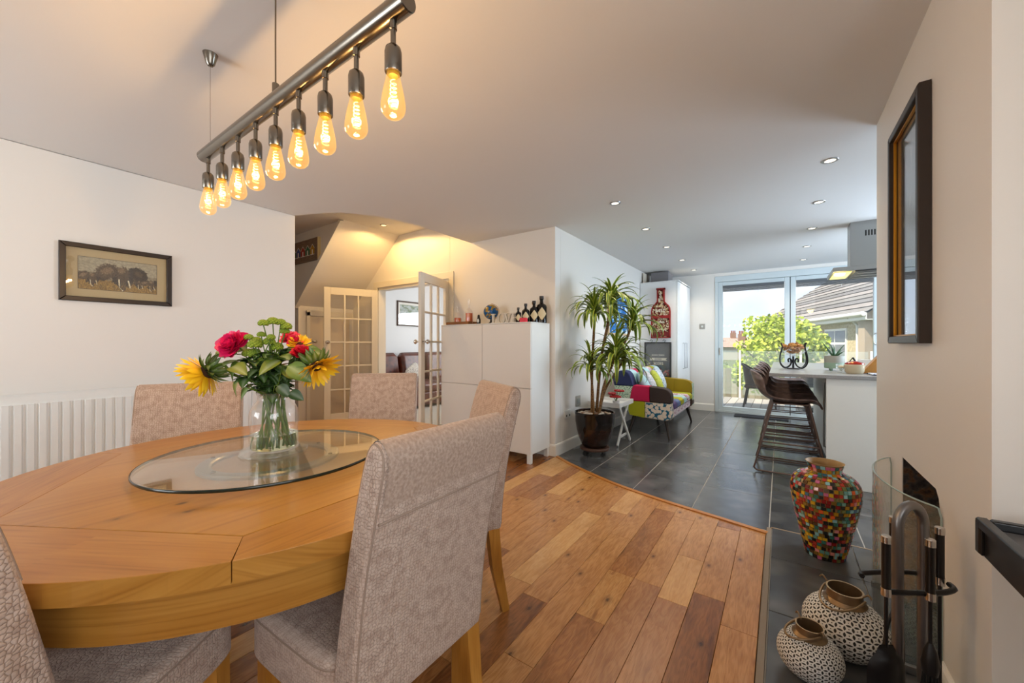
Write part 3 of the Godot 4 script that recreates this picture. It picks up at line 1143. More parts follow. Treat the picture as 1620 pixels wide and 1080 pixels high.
func make_pendant() -> void:
	var t := thing("pendant_light", "long brushed metal bar pendant with nine glowing filament bulbs above the oak table", "light", V(-1.385, 1.975, -0.606))
	var bar := MB.new().at(Transform3D(Basis(Vector3.BACK, -PI / 2), V(0, 0, 0))).lathe(prof([0.0, -0.665, 0.023, -0.665, 0.025, -0.662, 0.025, 0.662, 0.023, 0.665, 0.0, 0.665]), 24, 30)
	part(t, "bar", bar, M.nickel)
	var em := mat(Color(1, 0.8, 0.45), 0.4)
	em.emission_enabled = true
	em.emission = Color(1.0, 0.72, 0.30)
	em.emission_energy_multiplier = 5.0
	var amber := glass(Color(1.0, 0.80, 0.42), 0.04)
	amber.albedo_color = Color(1.0, 0.78, 0.38, 0.16)
	var glow := glass(Color(0.16, 0.10, 0.02), 0.28)
	glow.emission_enabled = true
	glow.emission = Color(1.0, 0.72, 0.20)
	glow.emission_energy_multiplier = 1.3
	var rod := MB.new().lathe(prof([0.0, -0.085, 0.0065, -0.085, 0.0065, -0.045, 0.009, -0.044, 0.009, -0.022, 0.0, -0.02]), 12)
	var cup := MB.new().lathe(prof([0.0, -0.150, 0.0195, -0.150, 0.0205, -0.148, 0.0205, -0.100, 0.018, -0.090, 0.012, -0.084, 0.0, -0.083]), 20)
	var bulb := MB.new().lathe(prof([0.0, -0.262, 0.010, -0.2605, 0.019, -0.256, 0.0265, -0.247, 0.0295, -0.236, 0.029, -0.224, 0.0262, -0.205, 0.0215, -0.182, 0.0165, -0.160, 0.0145, -0.150]), 24, 60)
	var screw := MB.new().lathe(prof([0.0, -0.158, 0.0125, -0.158, 0.0125, -0.148, 0.0, -0.148]), 14)
	var fil := MB.new()
	var sp := []
	for q in 61:
		var a := q * 0.72
		var f := q / 60.0
		sp.append(V(cos(a) * (0.0065 + 0.003 * f), -0.168 - 0.066 * f, sin(a) * (0.0065 + 0.003 * f)))
	fil.tube(sp, 0.0012, 5)
	for q in 9:
		var x := -0.61 + 1.22 * q / 8.0
		var h := part(t, "lamp_holder", cup, M.nickel, Transform3D(Basis.IDENTITY, V(x, 0, 0)))
		part(h, "rod", rod, M.nickel)
		part(h, "screw_cap", screw, M.brass)
		part(h, "bulb", bulb, glow)
		part(h, "filament", fil, em)
		var l := OmniLight3D.new()
		l.name = "bulb_light"
		l.light_color = Color(1.0, 0.78, 0.49)
		l.light_energy = 0.056
		l.light_size = 0.012
		l.omni_range = 12.0
		l.omni_attenuation = 2.0
		l.shadow_enabled = true
		h.add_child(l, true)
		l.position = V(0, -0.20, 0)
	for w in [[-0.585, 0.0008], [0.585, 0.0008], [0.0, 0.0028]]:
		var k := MB.new()
		k.tube([V(w[0], 0.024, 0), V(w[0] + 0.001, 0.2, 0.001), V(w[0], CEIL - 1.975, 0)], w[1], 6)
		part(t, "cable", k, M.nickel)
		part(t, "cable_grip", MB.new().lathe(prof([0.0, 0.022, 0.007 if w[0] != 0.0 else 0.011, 0.022, 0.007 if w[0] != 0.0 else 0.011, 0.034 if w[0] != 0.0 else 0.058, 0.0, 0.036 if w[0] != 0.0 else 0.06]), 12), M.nickel, Transform3D(Basis.IDENTITY, V(w[0], 0, 0)))
		part(t, "ceiling_cup", MB.new().lathe(prof([0.0, -0.052, 0.010, -0.050, 0.016, -0.042, 0.027, 0.0, 0.0, 0.0]), 20), M.nickel, Transform3D(Basis.IDENTITY, V(w[0], CEIL - 1.975, 0)))

# ---------------------------------------------------------------- left wall, hall, cabinet
# picture frame standing in the local xy plane, front +z; returns the node
func picture(called: String, label: String, p: Vector3, turn: float, w: float, h: float, fw: float, depth: float, fm: Material, mat_m: Material, inset: float, print_tex: Texture2D, glazed := true) -> Node3D:
	var o = thing(called, label, "picture", p, deg_to_rad(turn))
	var bars = [[-w / 2, -h / 2, w / 2, -h / 2 + fw], [-w / 2, h / 2 - fw, w / 2, h / 2], [-w / 2, -h / 2 + fw, -w / 2 + fw, h / 2 - fw], [w / 2 - fw, -h / 2 + fw, w / 2, h / 2 - fw]]
	# four mitred bars
	var cs = [Vector2(-w / 2, -h / 2), Vector2(w / 2, -h / 2), Vector2(w / 2, h / 2), Vector2(-w / 2, h / 2)]
	var ins = [Vector2(fw, fw), Vector2(-fw, fw), Vector2(-fw, -fw), Vector2(fw, -fw)]
	for q in 4:
		var a: Vector2 = cs[q]
		var b: Vector2 = cs[(q + 1) % 4]
		var poly = PackedVector2Array([a, b, b + ins[(q + 1) % 4], a + ins[q]])
		part(o, "frame_bar", MB.new().plate(poly, 0.001, depth, 1.0, Vector2.ZERO, 0.004), fm)
	part(o, "mount", bx(-w / 2 + fw, w / 2 - fw, -h / 2 + fw, h / 2 - fw, 0.001, 0.006, 0.0), mat_m)
	if print_tex:
		var pm = mat(Color.WHITE, 0.7)
		pm.albedo_texture = print_tex
		var x = w / 2 - fw - inset
		var y = h / 2 - fw - inset
		part(o, "print", MB.new().quad(V(-x, -y, 0.0065), V(x, -y, 0.0065), V(x, y, 0.0065), V(-x, y, 0.0065)), pm)
	if glazed:
		part(o, "glazing", bx(-w / 2 + fw, w / 2 - fw, -h / 2 + fw, h / 2 - fw, 0.008, 0.010, 0.0), M.pane)
	return o

func blob(im: Image, cx: float, cy: float, rx: float, ry: float, k: Color, f: FastNoiseLite, rough := 0.25, soft := 0.12, turn := 0.0) -> void:
	var w = im.get_width()
	var h = im.get_height()
	var R = maxf(rx, ry) * 1.4
	for y in range(maxi(0, int((cy - R) * h)), mini(h, int((cy + R) * h) + 1)):
		for x in range(maxi(0, int(cx * w - R * h)), mini(w, int(cx * w + R * h) + 1)):
			var d = Vector2((x - cx * w) / h, float(y) / h - cy).rotated(turn)
			var l = Vector2(d.x / rx, d.y / ry).length() + f.get_noise_2d(x * 1.3, y * 1.3) * rough
			var a = smoothstep(1.0, 1.0 - soft, l) * k.a
			if a > 0.0:
				var g = f.get_noise_2d(x * 2.5 + 70, y * 2.5) * 0.13
				im.set_pixel(x, y, im.get_pixel(x, y).lerp(Color(clampf(k.r + g, 0, 1), clampf(k.g + g, 0, 1), clampf(k.b + g, 0, 1)), a))

func stroke(im: Image, a: Vector2, b: Vector2, r: float, k: Color) -> void:
	var w = im.get_width()
	var h = im.get_height()
	var n = int((b - a).length() * h * 1.5) + 2
	for q in n:
		var p = a.lerp(b, float(q) / (n - 1))
		for dy in range(-int(r * h) - 1, int(r * h) + 2):
			for dx in range(-int(r * h) - 1, int(r * h) + 2):
				var x = int(p.x * w) + dx
				var y = int(p.y * h) + dy
				if x >= 0 and y >= 0 and x < w and y < h and Vector2(dx, dy).length() <= r * h:
					im.set_pixel(x, y, k)

func elephants() -> ImageTexture:
	var im = Image.create(360, 190, false, Image.FORMAT_RGB8)
	var f = noise(FastNoiseLite.TYPE_SIMPLEX, 0.05, 4, 3)
	for y in 190:
		for x in 360:
			var g = f.get_noise_2d(x, y)
			var k = Color(0.70, 0.66, 0.55).lerp(Color(0.62, 0.585, 0.49), 0.5 + g)
			if y > 84: k = Color(0.60, 0.56, 0.46).lerp(Color(0.52, 0.47, 0.37), 0.5 + g)
			if y > 128 + 10 * g: k = Color(0.66, 0.52, 0.25).lerp(Color(0.50, 0.39, 0.17), clampf(0.5 + 2.0 * f.get_noise_2d(x * 3, y * 1.2), 0, 1))
			im.set_pixel(x, y, k)
	var d = Color(0.17, 0.13, 0.09)
	var m = Color(0.32, 0.25, 0.175)
	var l = Color(0.50, 0.41, 0.30)
	var iv = Color(0.90, 0.86, 0.74)
	for e in [[0.17, 0.60, 0.44], [0.76, 0.66, 0.34], [0.92, 0.66, 0.38], [0.54, 0.44, 0.80]]:
		var s: float = e[2]
		var x: float = e[0]
		var y: float = e[1]
		blob(im, x, y + 0.18 * s, 0.36 * s, 0.36 * s, d, f)
		blob(im, x - 0.24 * s, y - 0.06 * s, 0.40 * s, 0.30 * s, m, f, 0.2, 0.2, 0.5)
		blob(im, x + 0.24 * s, y - 0.06 * s, 0.38 * s, 0.28 * s, d, f, 0.2, 0.2, -0.5)
		blob(im, x - 0.25 * s, y - 0.08 * s, 0.26 * s, 0.17 * s, l, f, 0.3, 0.5, 0.5)
		blob(im, x + 0.26 * s, y - 0.08 * s, 0.20 * s, 0.14 * s, m, f, 0.3, 0.5, -0.5)
		blob(im, x, y + 0.02 * s, 0.22 * s, 0.34 * s, m, f)
		blob(im, x - 0.02 * s, y - 0.14 * s, 0.15 * s, 0.16 * s, l, f, 0.3, 0.5)
		blob(im, x + 0.01 * s, y + 0.38 * s, 0.085 * s, 0.34 * s, m, f)
		stroke(im, Vector2(x - 0.06 * s, y + 0.22 * s), Vector2(x - 0.05 * s, y + 0.55 * s), 0.022 * s, iv)
		stroke(im, Vector2(x - 0.05 * s, y + 0.55 * s), Vector2(x - 0.0 * s, y + 0.66 * s), 0.018 * s, iv)
		stroke(im, Vector2(x + 0.09 * s, y + 0.24 * s), Vector2(x + 0.12 * s, y + 0.52 * s), 0.022 * s, iv)
	var rg = RandomNumberGenerator.new()
	rg.seed = 3
	for q in 260:
		var p = Vector2(rg.randf(), rg.randf_range(0.74, 0.99))
		stroke(im, p, p + Vector2(rg.randf_range(-0.012, 0.012), -rg.randf_range(0.02, 0.09)), 0.003, [Color(0.70, 0.56, 0.26), Color(0.32, 0.24, 0.11), Color(0.58, 0.45, 0.18)][q % 3])
	for q in 14:
		var p = Vector2(0.28 + 0.2 * (q % 2) + rg.randf_range(-0.05, 0.05), 0.97)
		stroke(im, p, p + Vector2(rg.randf_range(-0.06, 0.06), -0.16), 0.003, Color(0.2, 0.15, 0.08))
	for q in 360:
		for y in [0, 1, 188, 189]: im.set_pixel(q, y, Color(0.16, 0.12, 0.08))
	for q in 190:
		for x in [0, 1, 358, 359]: im.set_pixel(x, q, Color(0.16, 0.12, 0.08))
	return ImageTexture.create_from_image(im)

func make_left() -> void:
	var bronze = mat(Color(0.17, 0.12, 0.085), 0.35)
	picture("elephant_picture", "framed print of elephants in dry grass with cream mount and bronze frame", V(-3.788, 1.638, -0.642), 90, 0.556, 0.38, 0.030, 0.026, bronze, mat(Color(0.74, 0.66, 0.49), 0.85), 0.052, elephants())
	# radiator under it
	var r = thing("radiator", "white ribbed panel radiator under the elephant picture", "radiator", V(-3.79, 0.16, -0.60))
	var L = 1.66
	var H = 0.70
	part(r, "back_panel", bx(0.03, 0.045, 0.0, H - 0.01, -L / 2, L / 2), M.white)
	part(r, "front_panel", bx(0.082, 0.092, 0.0, H - 0.004, -L / 2, L / 2, 0.004), M.white)
	var n = 34
	for q in n:
		var z = -L / 2 + 0.03 + (L - 0.06) * (q + 0.5) / n
		var rib = MB.new().at(Transform3D(Basis(V(0, 0, 1), V(1, 0, 0), V(0, 1, 0)), V(0.092, 0.05, z))).plate(P2([-0.0195, 0.0, 0.0195, 0.0, 0.013, 0.0125, -0.013, 0.0125]), 0.0, H - 0.105)
		part(r, "rib", rib, M.white)
	part(r, "side_panel", bx(0.03, 0.094, 0.0, H, L / 2, L / 2 + 0.004, 0.001), M.white)
	part(r, "side_panel", bx(0.03, 0.094, 0.0, H, -L / 2 - 0.004, -L / 2, 0.001), M.white)
	for x in [0.034, 0.044, 0.080, 0.090]:
		part(r, "grille_bar", bx(x - 0.002, x + 0.002, H - 0.006, H + 0.002, -L / 2, L / 2, 0.0), M.white)
	for q in 70:
		var z = -L / 2 + L * (q + 0.5) / 70
		part(r, "grille_bar", bx(0.034, 0.090, H - 0.005, H - 0.001, z - 0.003, z + 0.003, 0.0), M.white)
	for z in [-0.74, 0.74]:
		part(r, "pipe", MB.new().tube([V(0.06, -0.16, z), V(0.06, 0.01, z)], 0.008, 8), M.white)
	# white cabinet
	var c = thing("storage_cabinet", "white four-door storage cabinet on short legs holding the bottles and globe", "cabinet", V(-2.577, 0, -3.345))
	part(c, "body", bx(-0.60, 0.60, 0.092, 1.372, -0.18, 0.175, 0.002), M.white)
	var lin = mat(Color(0.905, 0.895, 0.875), 0.45)
	lin.uv1_triplanar = true
	lin.uv1_scale = Vector3(4, 60, 4)
	bumped(lin, noise_tex(FastNoiseLite.TYPE_SIMPLEX, 0.06, 44, 2), 0.05)
	for x in [[-0.60, -0.0015], [0.0015, 0.60]]:
		for y in [[0.094, 0.7305], [0.7335, 1.370]]:
			part(c, "door", bx(x[0], x[1], y[0], y[1], 0.178, 0.196, 0.002), lin)
	part(c, "top_panel", bx(-0.602, 0.602, 1.372, 1.380, -0.182, 0.197, 0.001), M.white)
	for x in [-0.575, 0.575]:
		for z in [-0.155, 0.17]:
			part(c, "leg", bx(x - 0.022, x + 0.022, 0.0, 0.092, z - 0.02, z + 0.02, 0.003), M.white)
	make_cabinet_top()

func decanter(label: String, p: Vector3, s: float, fill: float, shape: int) -> void:
	var t = thing("decanter", label, "decanter", p)
	var r = 0.042 * s
	var outer = prof([0.0, 0.0, r, 0.0, r * 1.03, 0.006, r * 1.03, 0.095 * s, r * 0.9, 0.115 * s, r * 0.4, 0.135 * s, 0.013, 0.145 * s, 0.013, 0.165 * s, 0.02, 0.175 * s])
	var inner = prof([0.017, 0.175 * s, 0.010, 0.165 * s, 0.010, 0.145 * s, r * 0.4 - 0.003, 0.132 * s, r * 0.9 - 0.004, 0.112 * s, r * 0.97, 0.093 * s, r * 0.97, 0.010, 0.0, 0.009])
	var pr = outer + inner
	part(t, "body", MB.new().lathe(pr, 20 if shape == 0 else 4, 40), M.pane if shape == 0 else M.pane)
	if fill > 0.0:
		part(t, "spirit", MB.new().lathe(prof([0.0, 0.0102, r * 0.96, 0.0105, r * 0.96, 0.01 + fill, 0.0, 0.01 + fill]), 20 if shape == 0 else 4, 40), M.spirit)
	part(t, "stopper", MB.new().lathe(prof([0.0, 0.155 * s, 0.009, 0.16 * s, 0.010, 0.178 * s, 0.02, 0.182 * s, 0.021, 0.21 * s, 0.0, 0.218 * s]), 12, 40), M.pane)

func make_cabinet_top() -> void:
	var y = 1.3805
	M.spirit = mat(Color(0.80, 0.36, 0.05), 0.12)
	M.spirit.emission_enabled = false
	var tr = thing("wooden_tray", "shallow brown wooden tray under the decanters on the white cabinet", "tray", V(-2.985, y, -3.30))
	part(tr, "base", bx(-0.17, 0.17, 0.0, 0.008, -0.10, 0.10), mat(Color(0.45, 0.27, 0.12), 0.5))
	for s in [[-0.17, 0.17, -0.10, -0.09], [-0.17, 0.17, 0.09, 0.10], [-0.17, -0.16, -0.09, 0.09], [0.16, 0.17, -0.09, 0.09]]:
		part(tr, "rim", bx(s[0], s[1], 0.008, 0.034, s[2], s[3]), mat(Color(0.50, 0.31, 0.14), 0.5))
	decanter("short glass decanter with pale whisky, first on the wooden tray", V(-3.04, y + 0.0082, -3.275), 1.0, 0.065, 0)
	decanter("tall empty clear glass decanter behind the amber one", V(-2.945, y + 0.0082, -3.36), 1.3, 0.0, 0)
	decanter("square glass decanter filled with amber whisky beside the globe", V(-2.865, y + 0.0082, -3.27), 1.3, 0.11, 1)
	# globe
	var g = thing("globe", "small blue desk globe on a dark stand on the white cabinet", "globe", V(-2.60, y, -3.33))
	var im = Image.create(256, 128, false, Image.FORMAT_RGB8)
	var f = noise(FastNoiseLite.TYPE_SIMPLEX_SMOOTH, 1.0, 9, 4)
	for yy in 128:
		var up = PI / 2 - PI * (yy + 0.5) / 128
		for x in 256:
			var a = TAU * x / 256.0
			var q = f.get_noise_3dv(Vector3(cos(up) * cos(a), sin(up), cos(up) * sin(a)) * 1.3)
			im.set_pixel(x, yy, Color(0.08, 0.33, 0.55).lerp(Color(0.62, 0.50, 0.20), smoothstep(0.06, 0.12, q + 0.15 * up)))
	var gm = mat(Color.WHITE, 0.2)
	gm.albedo_texture = ImageTexture.create_from_image(im)
	part(g, "sphere", MB.new().ball(V(0, 0.135, 0), V(0.082, 0.082, 0.082), 32, 20), gm)
	part(g, "base", MB.new().lathe(prof([0.0, 0.0, 0.05, 0.0, 0.05, 0.008, 0.02, 0.016, 0.012, 0.03, 0.008, 0.052, 0.0, 0.053]), 20), M.dark_wood)
	var arc = []
	for q in 17:
		var a = -PI / 2 + PI * q / 16.0
		arc.append(V(cos(a) * 0.089, 0.135 + sin(a) * 0.089, 0).rotated(Vector3.UP, 0.5))
	part(g, "meridian", MB.new().tube(arc, 0.003, 6), M.brass)
	var pg = thing("penguin_bottle", "small dark figure bottle with pale front beside the globe", "bottle", V(-2.70, y, -3.24))
	part(pg, "body", MB.new().lathe(prof([0.0, 0.0, 0.019, 0.0, 0.023, 0.02, 0.022, 0.05, 0.014, 0.075, 0.014, 0.09, 0.008, 0.102, 0.0, 0.105]), 14, 60), M.black)
	part(pg, "front", MB.new().ball(V(0.004, 0.035, 0.012), V(0.014, 0.028, 0.013), 10, 8), M.white)
	# four letters
	var letters = "LOVE"
	for q in 4:
		var tm = TextMesh.new()
		tm.text = letters[q]
		var ft = SystemFont.new()
		ft.font_names = PackedStringArray(["Droid Serif"])
		ft.font_weight = 700
		tm.font = ft
		tm.font_size = 64
		tm.pixel_size = 0.0022
		tm.depth = 0.022
		var o = one("letter_block", tm, mat(Color(0.80, 0.77, 0.72), 0.7), "grey white standing letter %s on the white cabinet" % letters[q], "letter", V(-2.475 + 0.085 * q, y + 0.050, -3.235), 0.12, "standing letters spelling a word")
	# gin bottles, rising to the right
	var dark = mat(Color(0.045, 0.035, 0.03), 0.12)
	var lab = mat(Color(0.83, 0.77, 0.62), 0.7)
	var spots = [[-2.19, 0.155, -3.255, "shortest"], [-2.142, 0.197, -3.32, "second shortest"], [-2.082, 0.228, -3.385, "second tallest"], [-2.028, 0.278, -3.445, "tallest"]]
	for s in spots:
		var h: float = s[1]
		var r = h * 0.20
		var t = thing("gin_bottle", "%s of the four black bottles with diamond label on the white cabinet" % s[3], "bottle", V(s[0], y, s[2]), 0.6, "black bottles with diamond labels")
		part(t, "body", MB.new().lathe(prof([0.0, 0.0, r * 0.92, 0.0, r, 0.004, r, h * 0.60, r * 0.86, h * 0.67, r * 0.38, h * 0.73, r * 0.32, h * 0.78, r * 0.32, h * 0.86, r * 0.40, h * 0.87, r * 0.40, h * 0.90, 0.0, h * 0.90]), 18, 40), dark)
		part(t, "stopper", MB.new().lathe(prof([0.0, h * 0.90, r * 0.42, h * 0.90, r * 0.42, h, 0.0, h]), 12), M.dark_wood)
		# diamond label wrapped on the front
		var lb = MB.new()
		var hh = h * 0.24
		for q in 8:
			for e in [1, -1]:
				var a0 = (q / 8.0 - 0.5) * 2.0
				var a1 = ((q + 1) / 8.0 - 0.5) * 2.0
				var y0 = hh * (1.0 - absf(a0))
				var y1 = hh * (1.0 - absf(a1))
				var rr = r + 0.0008
				var pa = V(sin(a0 * 0.95) * rr, h * 0.34, cos(a0 * 0.95) * rr)
				var pb = V(sin(a1 * 0.95) * rr, h * 0.34, cos(a1 * 0.95) * rr)
				if e > 0: lb.quad(pa, pb, pb + V(0, y1, 0), pa + V(0, y0, 0))
				else: lb.quad(pa - V(0, y0, 0), pb - V(0, y1, 0), pb, pa)
		part(t, "label", lb, lab)
	var cork = thing("bottle_pourer", "clear bottle with a gold ball stopper behind the black bottles", "bottle", V(-2.135, y, -3.46))
	part(cork, "body", MB.new().lathe(prof([0.0, 0.0, 0.026, 0.0, 0.026, 0.12, 0.011, 0.15, 0.010, 0.20, 0.0, 0.20]), 14), M.pane)
	part(cork, "stopper", MB.new().ball(V(0, 0.215, 0), V(0.019, 0.023, 0.019), 12, 8), M.brass)
	one("pink_box", bx(-0.036, 0.036, 0, 0.045, -0.02, 0.02, 0.004), mat(Color(0.82, 0.10, 0.22), 0.5), "small bright pink box in front of the black bottles", "box", V(-2.10, y, -3.215), 0.1)

# glazed door leaf in the local xy plane, hinge at x = 0, free edge at x = w
func door_leaf(called: String, hinge: Vector3, turn: float, w: float, h: float, knob_side: float) -> void:
	var o = Node3D.new()
	o.name = called
	add_child(o)
	o.position = hinge
	o.rotation_degrees.y = turn
	tag(o, "", "", "", "structure")
	var t = 0.036
	var st = 0.085
	part(o, "stile", bx(0, st, 0.008, h, -t / 2, t / 2, 0.003), M.cream)
	part(o, "stile", bx(w - st, w, 0.008, h, -t / 2, t / 2, 0.003), M.cream)
	part(o, "rail", bx(st, w - st, h - 0.10, h, -t / 2, t / 2, 0.002), M.cream)
	part(o, "rail", bx(st, w - st, 0.008, 0.20, -t / 2, t / 2, 0.002), M.cream)
	var x0 = st
	var x1 = w - st
	var y0 = 0.20
	var y1 = h - 0.10
	for q in [1, 2]:
		var x = x0 + (x1 - x0) * q / 3.0
		part(o, "glazing_bar", bx(x - 0.011, x + 0.011, y0, y1, -t * 0.4, t * 0.4, 0.004), M.cream)
	for q in range(1, 5):
		var y = y0 + (y1 - y0) * q / 5.0
		part(o, "glazing_bar", bx(x0, x1, y - 0.011, y + 0.011, -t * 0.38, t * 0.38, 0.004), M.cream)
	for i in 3:
		for j in 5:
			var a = x0 + (x1 - x0) * i / 3.0 + 0.009
			var b = x0 + (x1 - x0) * (i + 1) / 3.0 - 0.009
			var c = y0 + (y1 - y0) * j / 5.0 + 0.009
			var d = y0 + (y1 - y0) * (j + 1) / 5.0 - 0.009
			part(o, "pane", bx(a, b, c, d, -0.002, 0.002, 0.0), M.pane)
	for s in [-1, 1]:
		var k = part(o, "knob", MB.new().at(Transform3D(Basis(Vector3.RIGHT, PI / 2 * s), V(w - 0.043, 1.19, 0))).lathe(prof([0.0, t / 2, 0.024, t / 2, 0.024, t / 2 + 0.005, 0.008, t / 2 + 0.010, 0.008, t / 2 + 0.035, 0.020, t / 2 + 0.042, 0.026, t / 2 + 0.055, 0.020, t / 2 + 0.068, 0.0, t / 2 + 0.073]), 18, 50), M.chrome)

func make_hall() -> void:
	# architrave and lining of the double doorway
	var f = bx(-4.96, -4.885, 0, 2.05, -3.54, -3.522, 0.003)
	setting("trim_5", f, M.cream)
	setting("trim_6", bx(-3.425, -3.345, 0, 2.05, -3.54, -3.522, 0.003), M.cream)
	setting("trim_7", bx(-4.96, -3.345, 1.99, 2.075, -3.541, -3.520, 0.003), M.cream)
	var ln = bx(-4.892, -4.86, 0, 1.985, -3.665, -3.538, 0.002)
	add_bx(ln, -3.45, -3.418, 0, 1.985, -3.665, -3.538, 0.002)
	add_bx(ln, -4.892, -3.418, 1.955, 2.002, -3.665, -3.538, 0.002)
	setting("trim_8", ln, M.cream)
	door_leaf("door_1", V(-4.865, 0, -3.52), -112.0, 0.715, 1.95, 1)
	door_leaf("door_2", V(-3.445, 0, -3.52), -70.0, 0.715, 1.95, 1)
	# cupboard door under the stairs
	var o = Node3D.new()
	o.name = "door_3"
	add_child(o)
	o.position = V(-5.5, 0, -2.80)
	tag(o, "", "", "", "structure")
	var cm = mat(Color(0.86, 0.81, 0.735), 0.5)
	part(o, "leaf", bx(0.0, 0.022, 0.01, 1.56, -0.66, -0.05, 0.003), cm)
	part(o, "casing", bx(0.0, 0.034, 0.0, 1.62, -0.05, -0.0, 0.003), M.cream)
	part(o, "casing", bx(0.0, 0.034, 1.565, 1.64, -0.72, -0.0, 0.003), M.cream)
	part(o, "knob", MB.new().at(Transform3D(Basis(Vector3.BACK, -PI / 2), V(0.022, 1.20, -0.10))).lathe(prof([0.0, 0.0, 0.024, 0.0, 0.024, 0.005, 0.008, 0.01, 0.008, 0.032, 0.02, 0.04, 0.026, 0.052, 0.018, 0.064, 0.0, 0.068]), 18, 50), M.chrome)
	# beach hut picture on the stair wall
	var im = Image.create(256, 96, false, Image.FORMAT_RGB8)
	var g = noise(FastNoiseLite.TYPE_SIMPLEX, 0.06, 8, 3)
	for y in 96:
		for x in 256:
			im.set_pixel(x, y, Color(0.52, 0.44, 0.37).lerp(Color(0.43, 0.35, 0.29), 0.5 + g.get_noise_2d(x * 0.4, y * 4)))
	var hues = [Color(0.16, 0.30, 0.22), Color(0.20, 0.38, 0.20), Color(0.20, 0.28, 0.50), Color(0.62, 0.17, 0.12), Color(0.14, 0.36, 0.24), Color(0.70, 0.52, 0.12)]
	for q in 6:
		var x0 = 20 + q * 37
		for y in range(22, 76):
			for x in range(x0, x0 + 32):
				var roof = 22 + int(absf(x - x0 - 16) * 1.25)
				if y > roof and y < 74:
					im.set_pixel(x, y, Color(0.92, 0.90, 0.86) if y < roof + 5 or y > 70 else hues[q].lightened(0.15 if (x - x0) % 8 < 2 else 0.0))
				if y > 48 and y < 71 and absf(x - x0 - 16) < 5:
					im.set_pixel(x, y, Color(0.90, 0.88, 0.84))
	var bt = ImageTexture.create_from_image(im)
	var bm = mat(Color.WHITE, 0.7)
	bm.albedo_texture = bt
	var bp = thing("beach_hut_picture", "wooden panel picture of a row of coloured beach huts on the stair wall", "picture", V(-5.36, 2.41, -2.70))
	part(bp, "panel", bx(-0.45, 0.42, -0.14, 0.15, 0.002, 0.034, 0.002), mat(Color(0.50, 0.42, 0.35), 0.6))
	part(bp, "print", MB.new().quad(V(-0.44, -0.13, 0.0345), V(0.41, -0.13, 0.0345), V(0.41, 0.14, 0.0345), V(-0.44, 0.14, 0.0345)), bm)
	part(bp, "end_cap", bx(0.42, 0.438, -0.14, 0.15, 0.0, 0.036, 0.001), mat(Color(0.88, 0.80, 0.58), 0.6))
	for p in [[V(-4.18, HALL, -3.12), "behind the curved edge, over the double doors"], [V(-3.62, HALL, -2.75), "just behind the curved ceiling edge"]]:
		downlight(p[0], "recessed warm spotlight in the raised hall ceiling " + p[1], "hall spotlights", 0.95, Color(1.0, 0.80, 0.50), 84.0)
	# brown leather sofa beyond the double doors
	var lm = mat(Color.WHITE, 0.35)
	lm.albedo_texture = noise_tex(FastNoiseLite.TYPE_SIMPLEX_SMOOTH, 0.02, 61, 4, 256, [[0.2, Color(0.24, 0.10, 0.055)], [0.5, Color(0.36, 0.16, 0.095)], [0.9, Color(0.45, 0.22, 0.14)]])
	tri(lm, 1.5)
	var s = thing("leather_sofa", "brown leather recliner sofa in the room beyond the double doors", "sofa", V(-6.18, 0, -5.1))
	for q in 3:
		var z = 0.62 - q * 0.62
		part(s, "back_cushion", MB.new().at(Transform3D(Basis(Vector3.BACK, 0.16), V(0.20, 0.70, z))).box(Vector3.ZERO, V(0.24, 0.60, 0.60), 0.09), lm)
		part(s, "seat_cushion", MB.new().box(V(0.56, 0.36, z), V(0.66, 0.22, 0.61), 0.08), lm)
		part(s, "foot_panel", MB.new().box(V(0.84, 0.17, z), V(0.08, 0.24, 0.60), 0.03), lm)
	part(s, "base", bx(0.06, 0.82, 0.05, 0.26, -0.93, 0.93, 0.01), lm)
	for z in [-1.05, 1.05]:
		part(s, "arm", MB.new().box(V(0.48, 0.32, z), V(0.86, 0.60, 0.22), 0.09), lm)
	one("patterned_cushion", MB.new().at(Transform3D(Basis(Vector3.UP, 0.25) * Basis(Vector3.BACK, 0.45), Vector3.ZERO)).surf(20, 12, pillow(0.42, 0.30, 0.10)), fabric(Color(0.80, 0.77, 0.72), Color(0.55, 0.52, 0.50), 5), "pale patterned cushion on the brown leather sofa", "cushion", V(-5.66, 0.63, -4.86), PI / 2)
	picture("garden_picture", "pale landscape print in brown frame above the leather sofa", V(-6.198, 1.775, -5.26), 90, 0.66, 0.50, 0.028, 0.022, mat(Color(0.28, 0.18, 0.10), 0.5), mat(Color(0.93, 0.91, 0.88), 0.8), 0.045, pale_scene())

func pale_scene() -> ImageTexture:
	var im = Image.create(160, 120, false, Image.FORMAT_RGB8)
	var f = noise(FastNoiseLite.TYPE_SIMPLEX_SMOOTH, 0.03, 19, 4)
	for y in 120:
		for x in 160:
			var g = f.get_noise_2d(x, y)
			var k = Color(0.62, 0.66, 0.64).lerp(Color(0.80, 0.82, 0.82), clampf(0.5 + g, 0, 1))
			k = k.lerp(Color(0.45, 0.52, 0.36), clampf(f.get_noise_2d(x + 300, y * 1.4) * 1.6 - (y - 50) * 0.008, 0, 0.8))
			im.set_pixel(x, y, k)
	return ImageTexture.create_from_image(im)

func pillow(w: float, h: float, d: float) -> Callable:
	return func(u, v):
		var a: float = TAU * u
		var b: float = PI * (v - 0.5)
		var cx = signf(cos(a)) * pow(absf(cos(a)), 0.55)
		var cy = signf(sin(a)) * pow(absf(sin(a)), 0.55)
		var r = pow(maxf(cos(b), 0.0), 0.55)
		return Vector3(cx * w / 2 * r, cy * h / 2 * r, sin(b) * d / 2 * (1.0 - 0.25 * r))

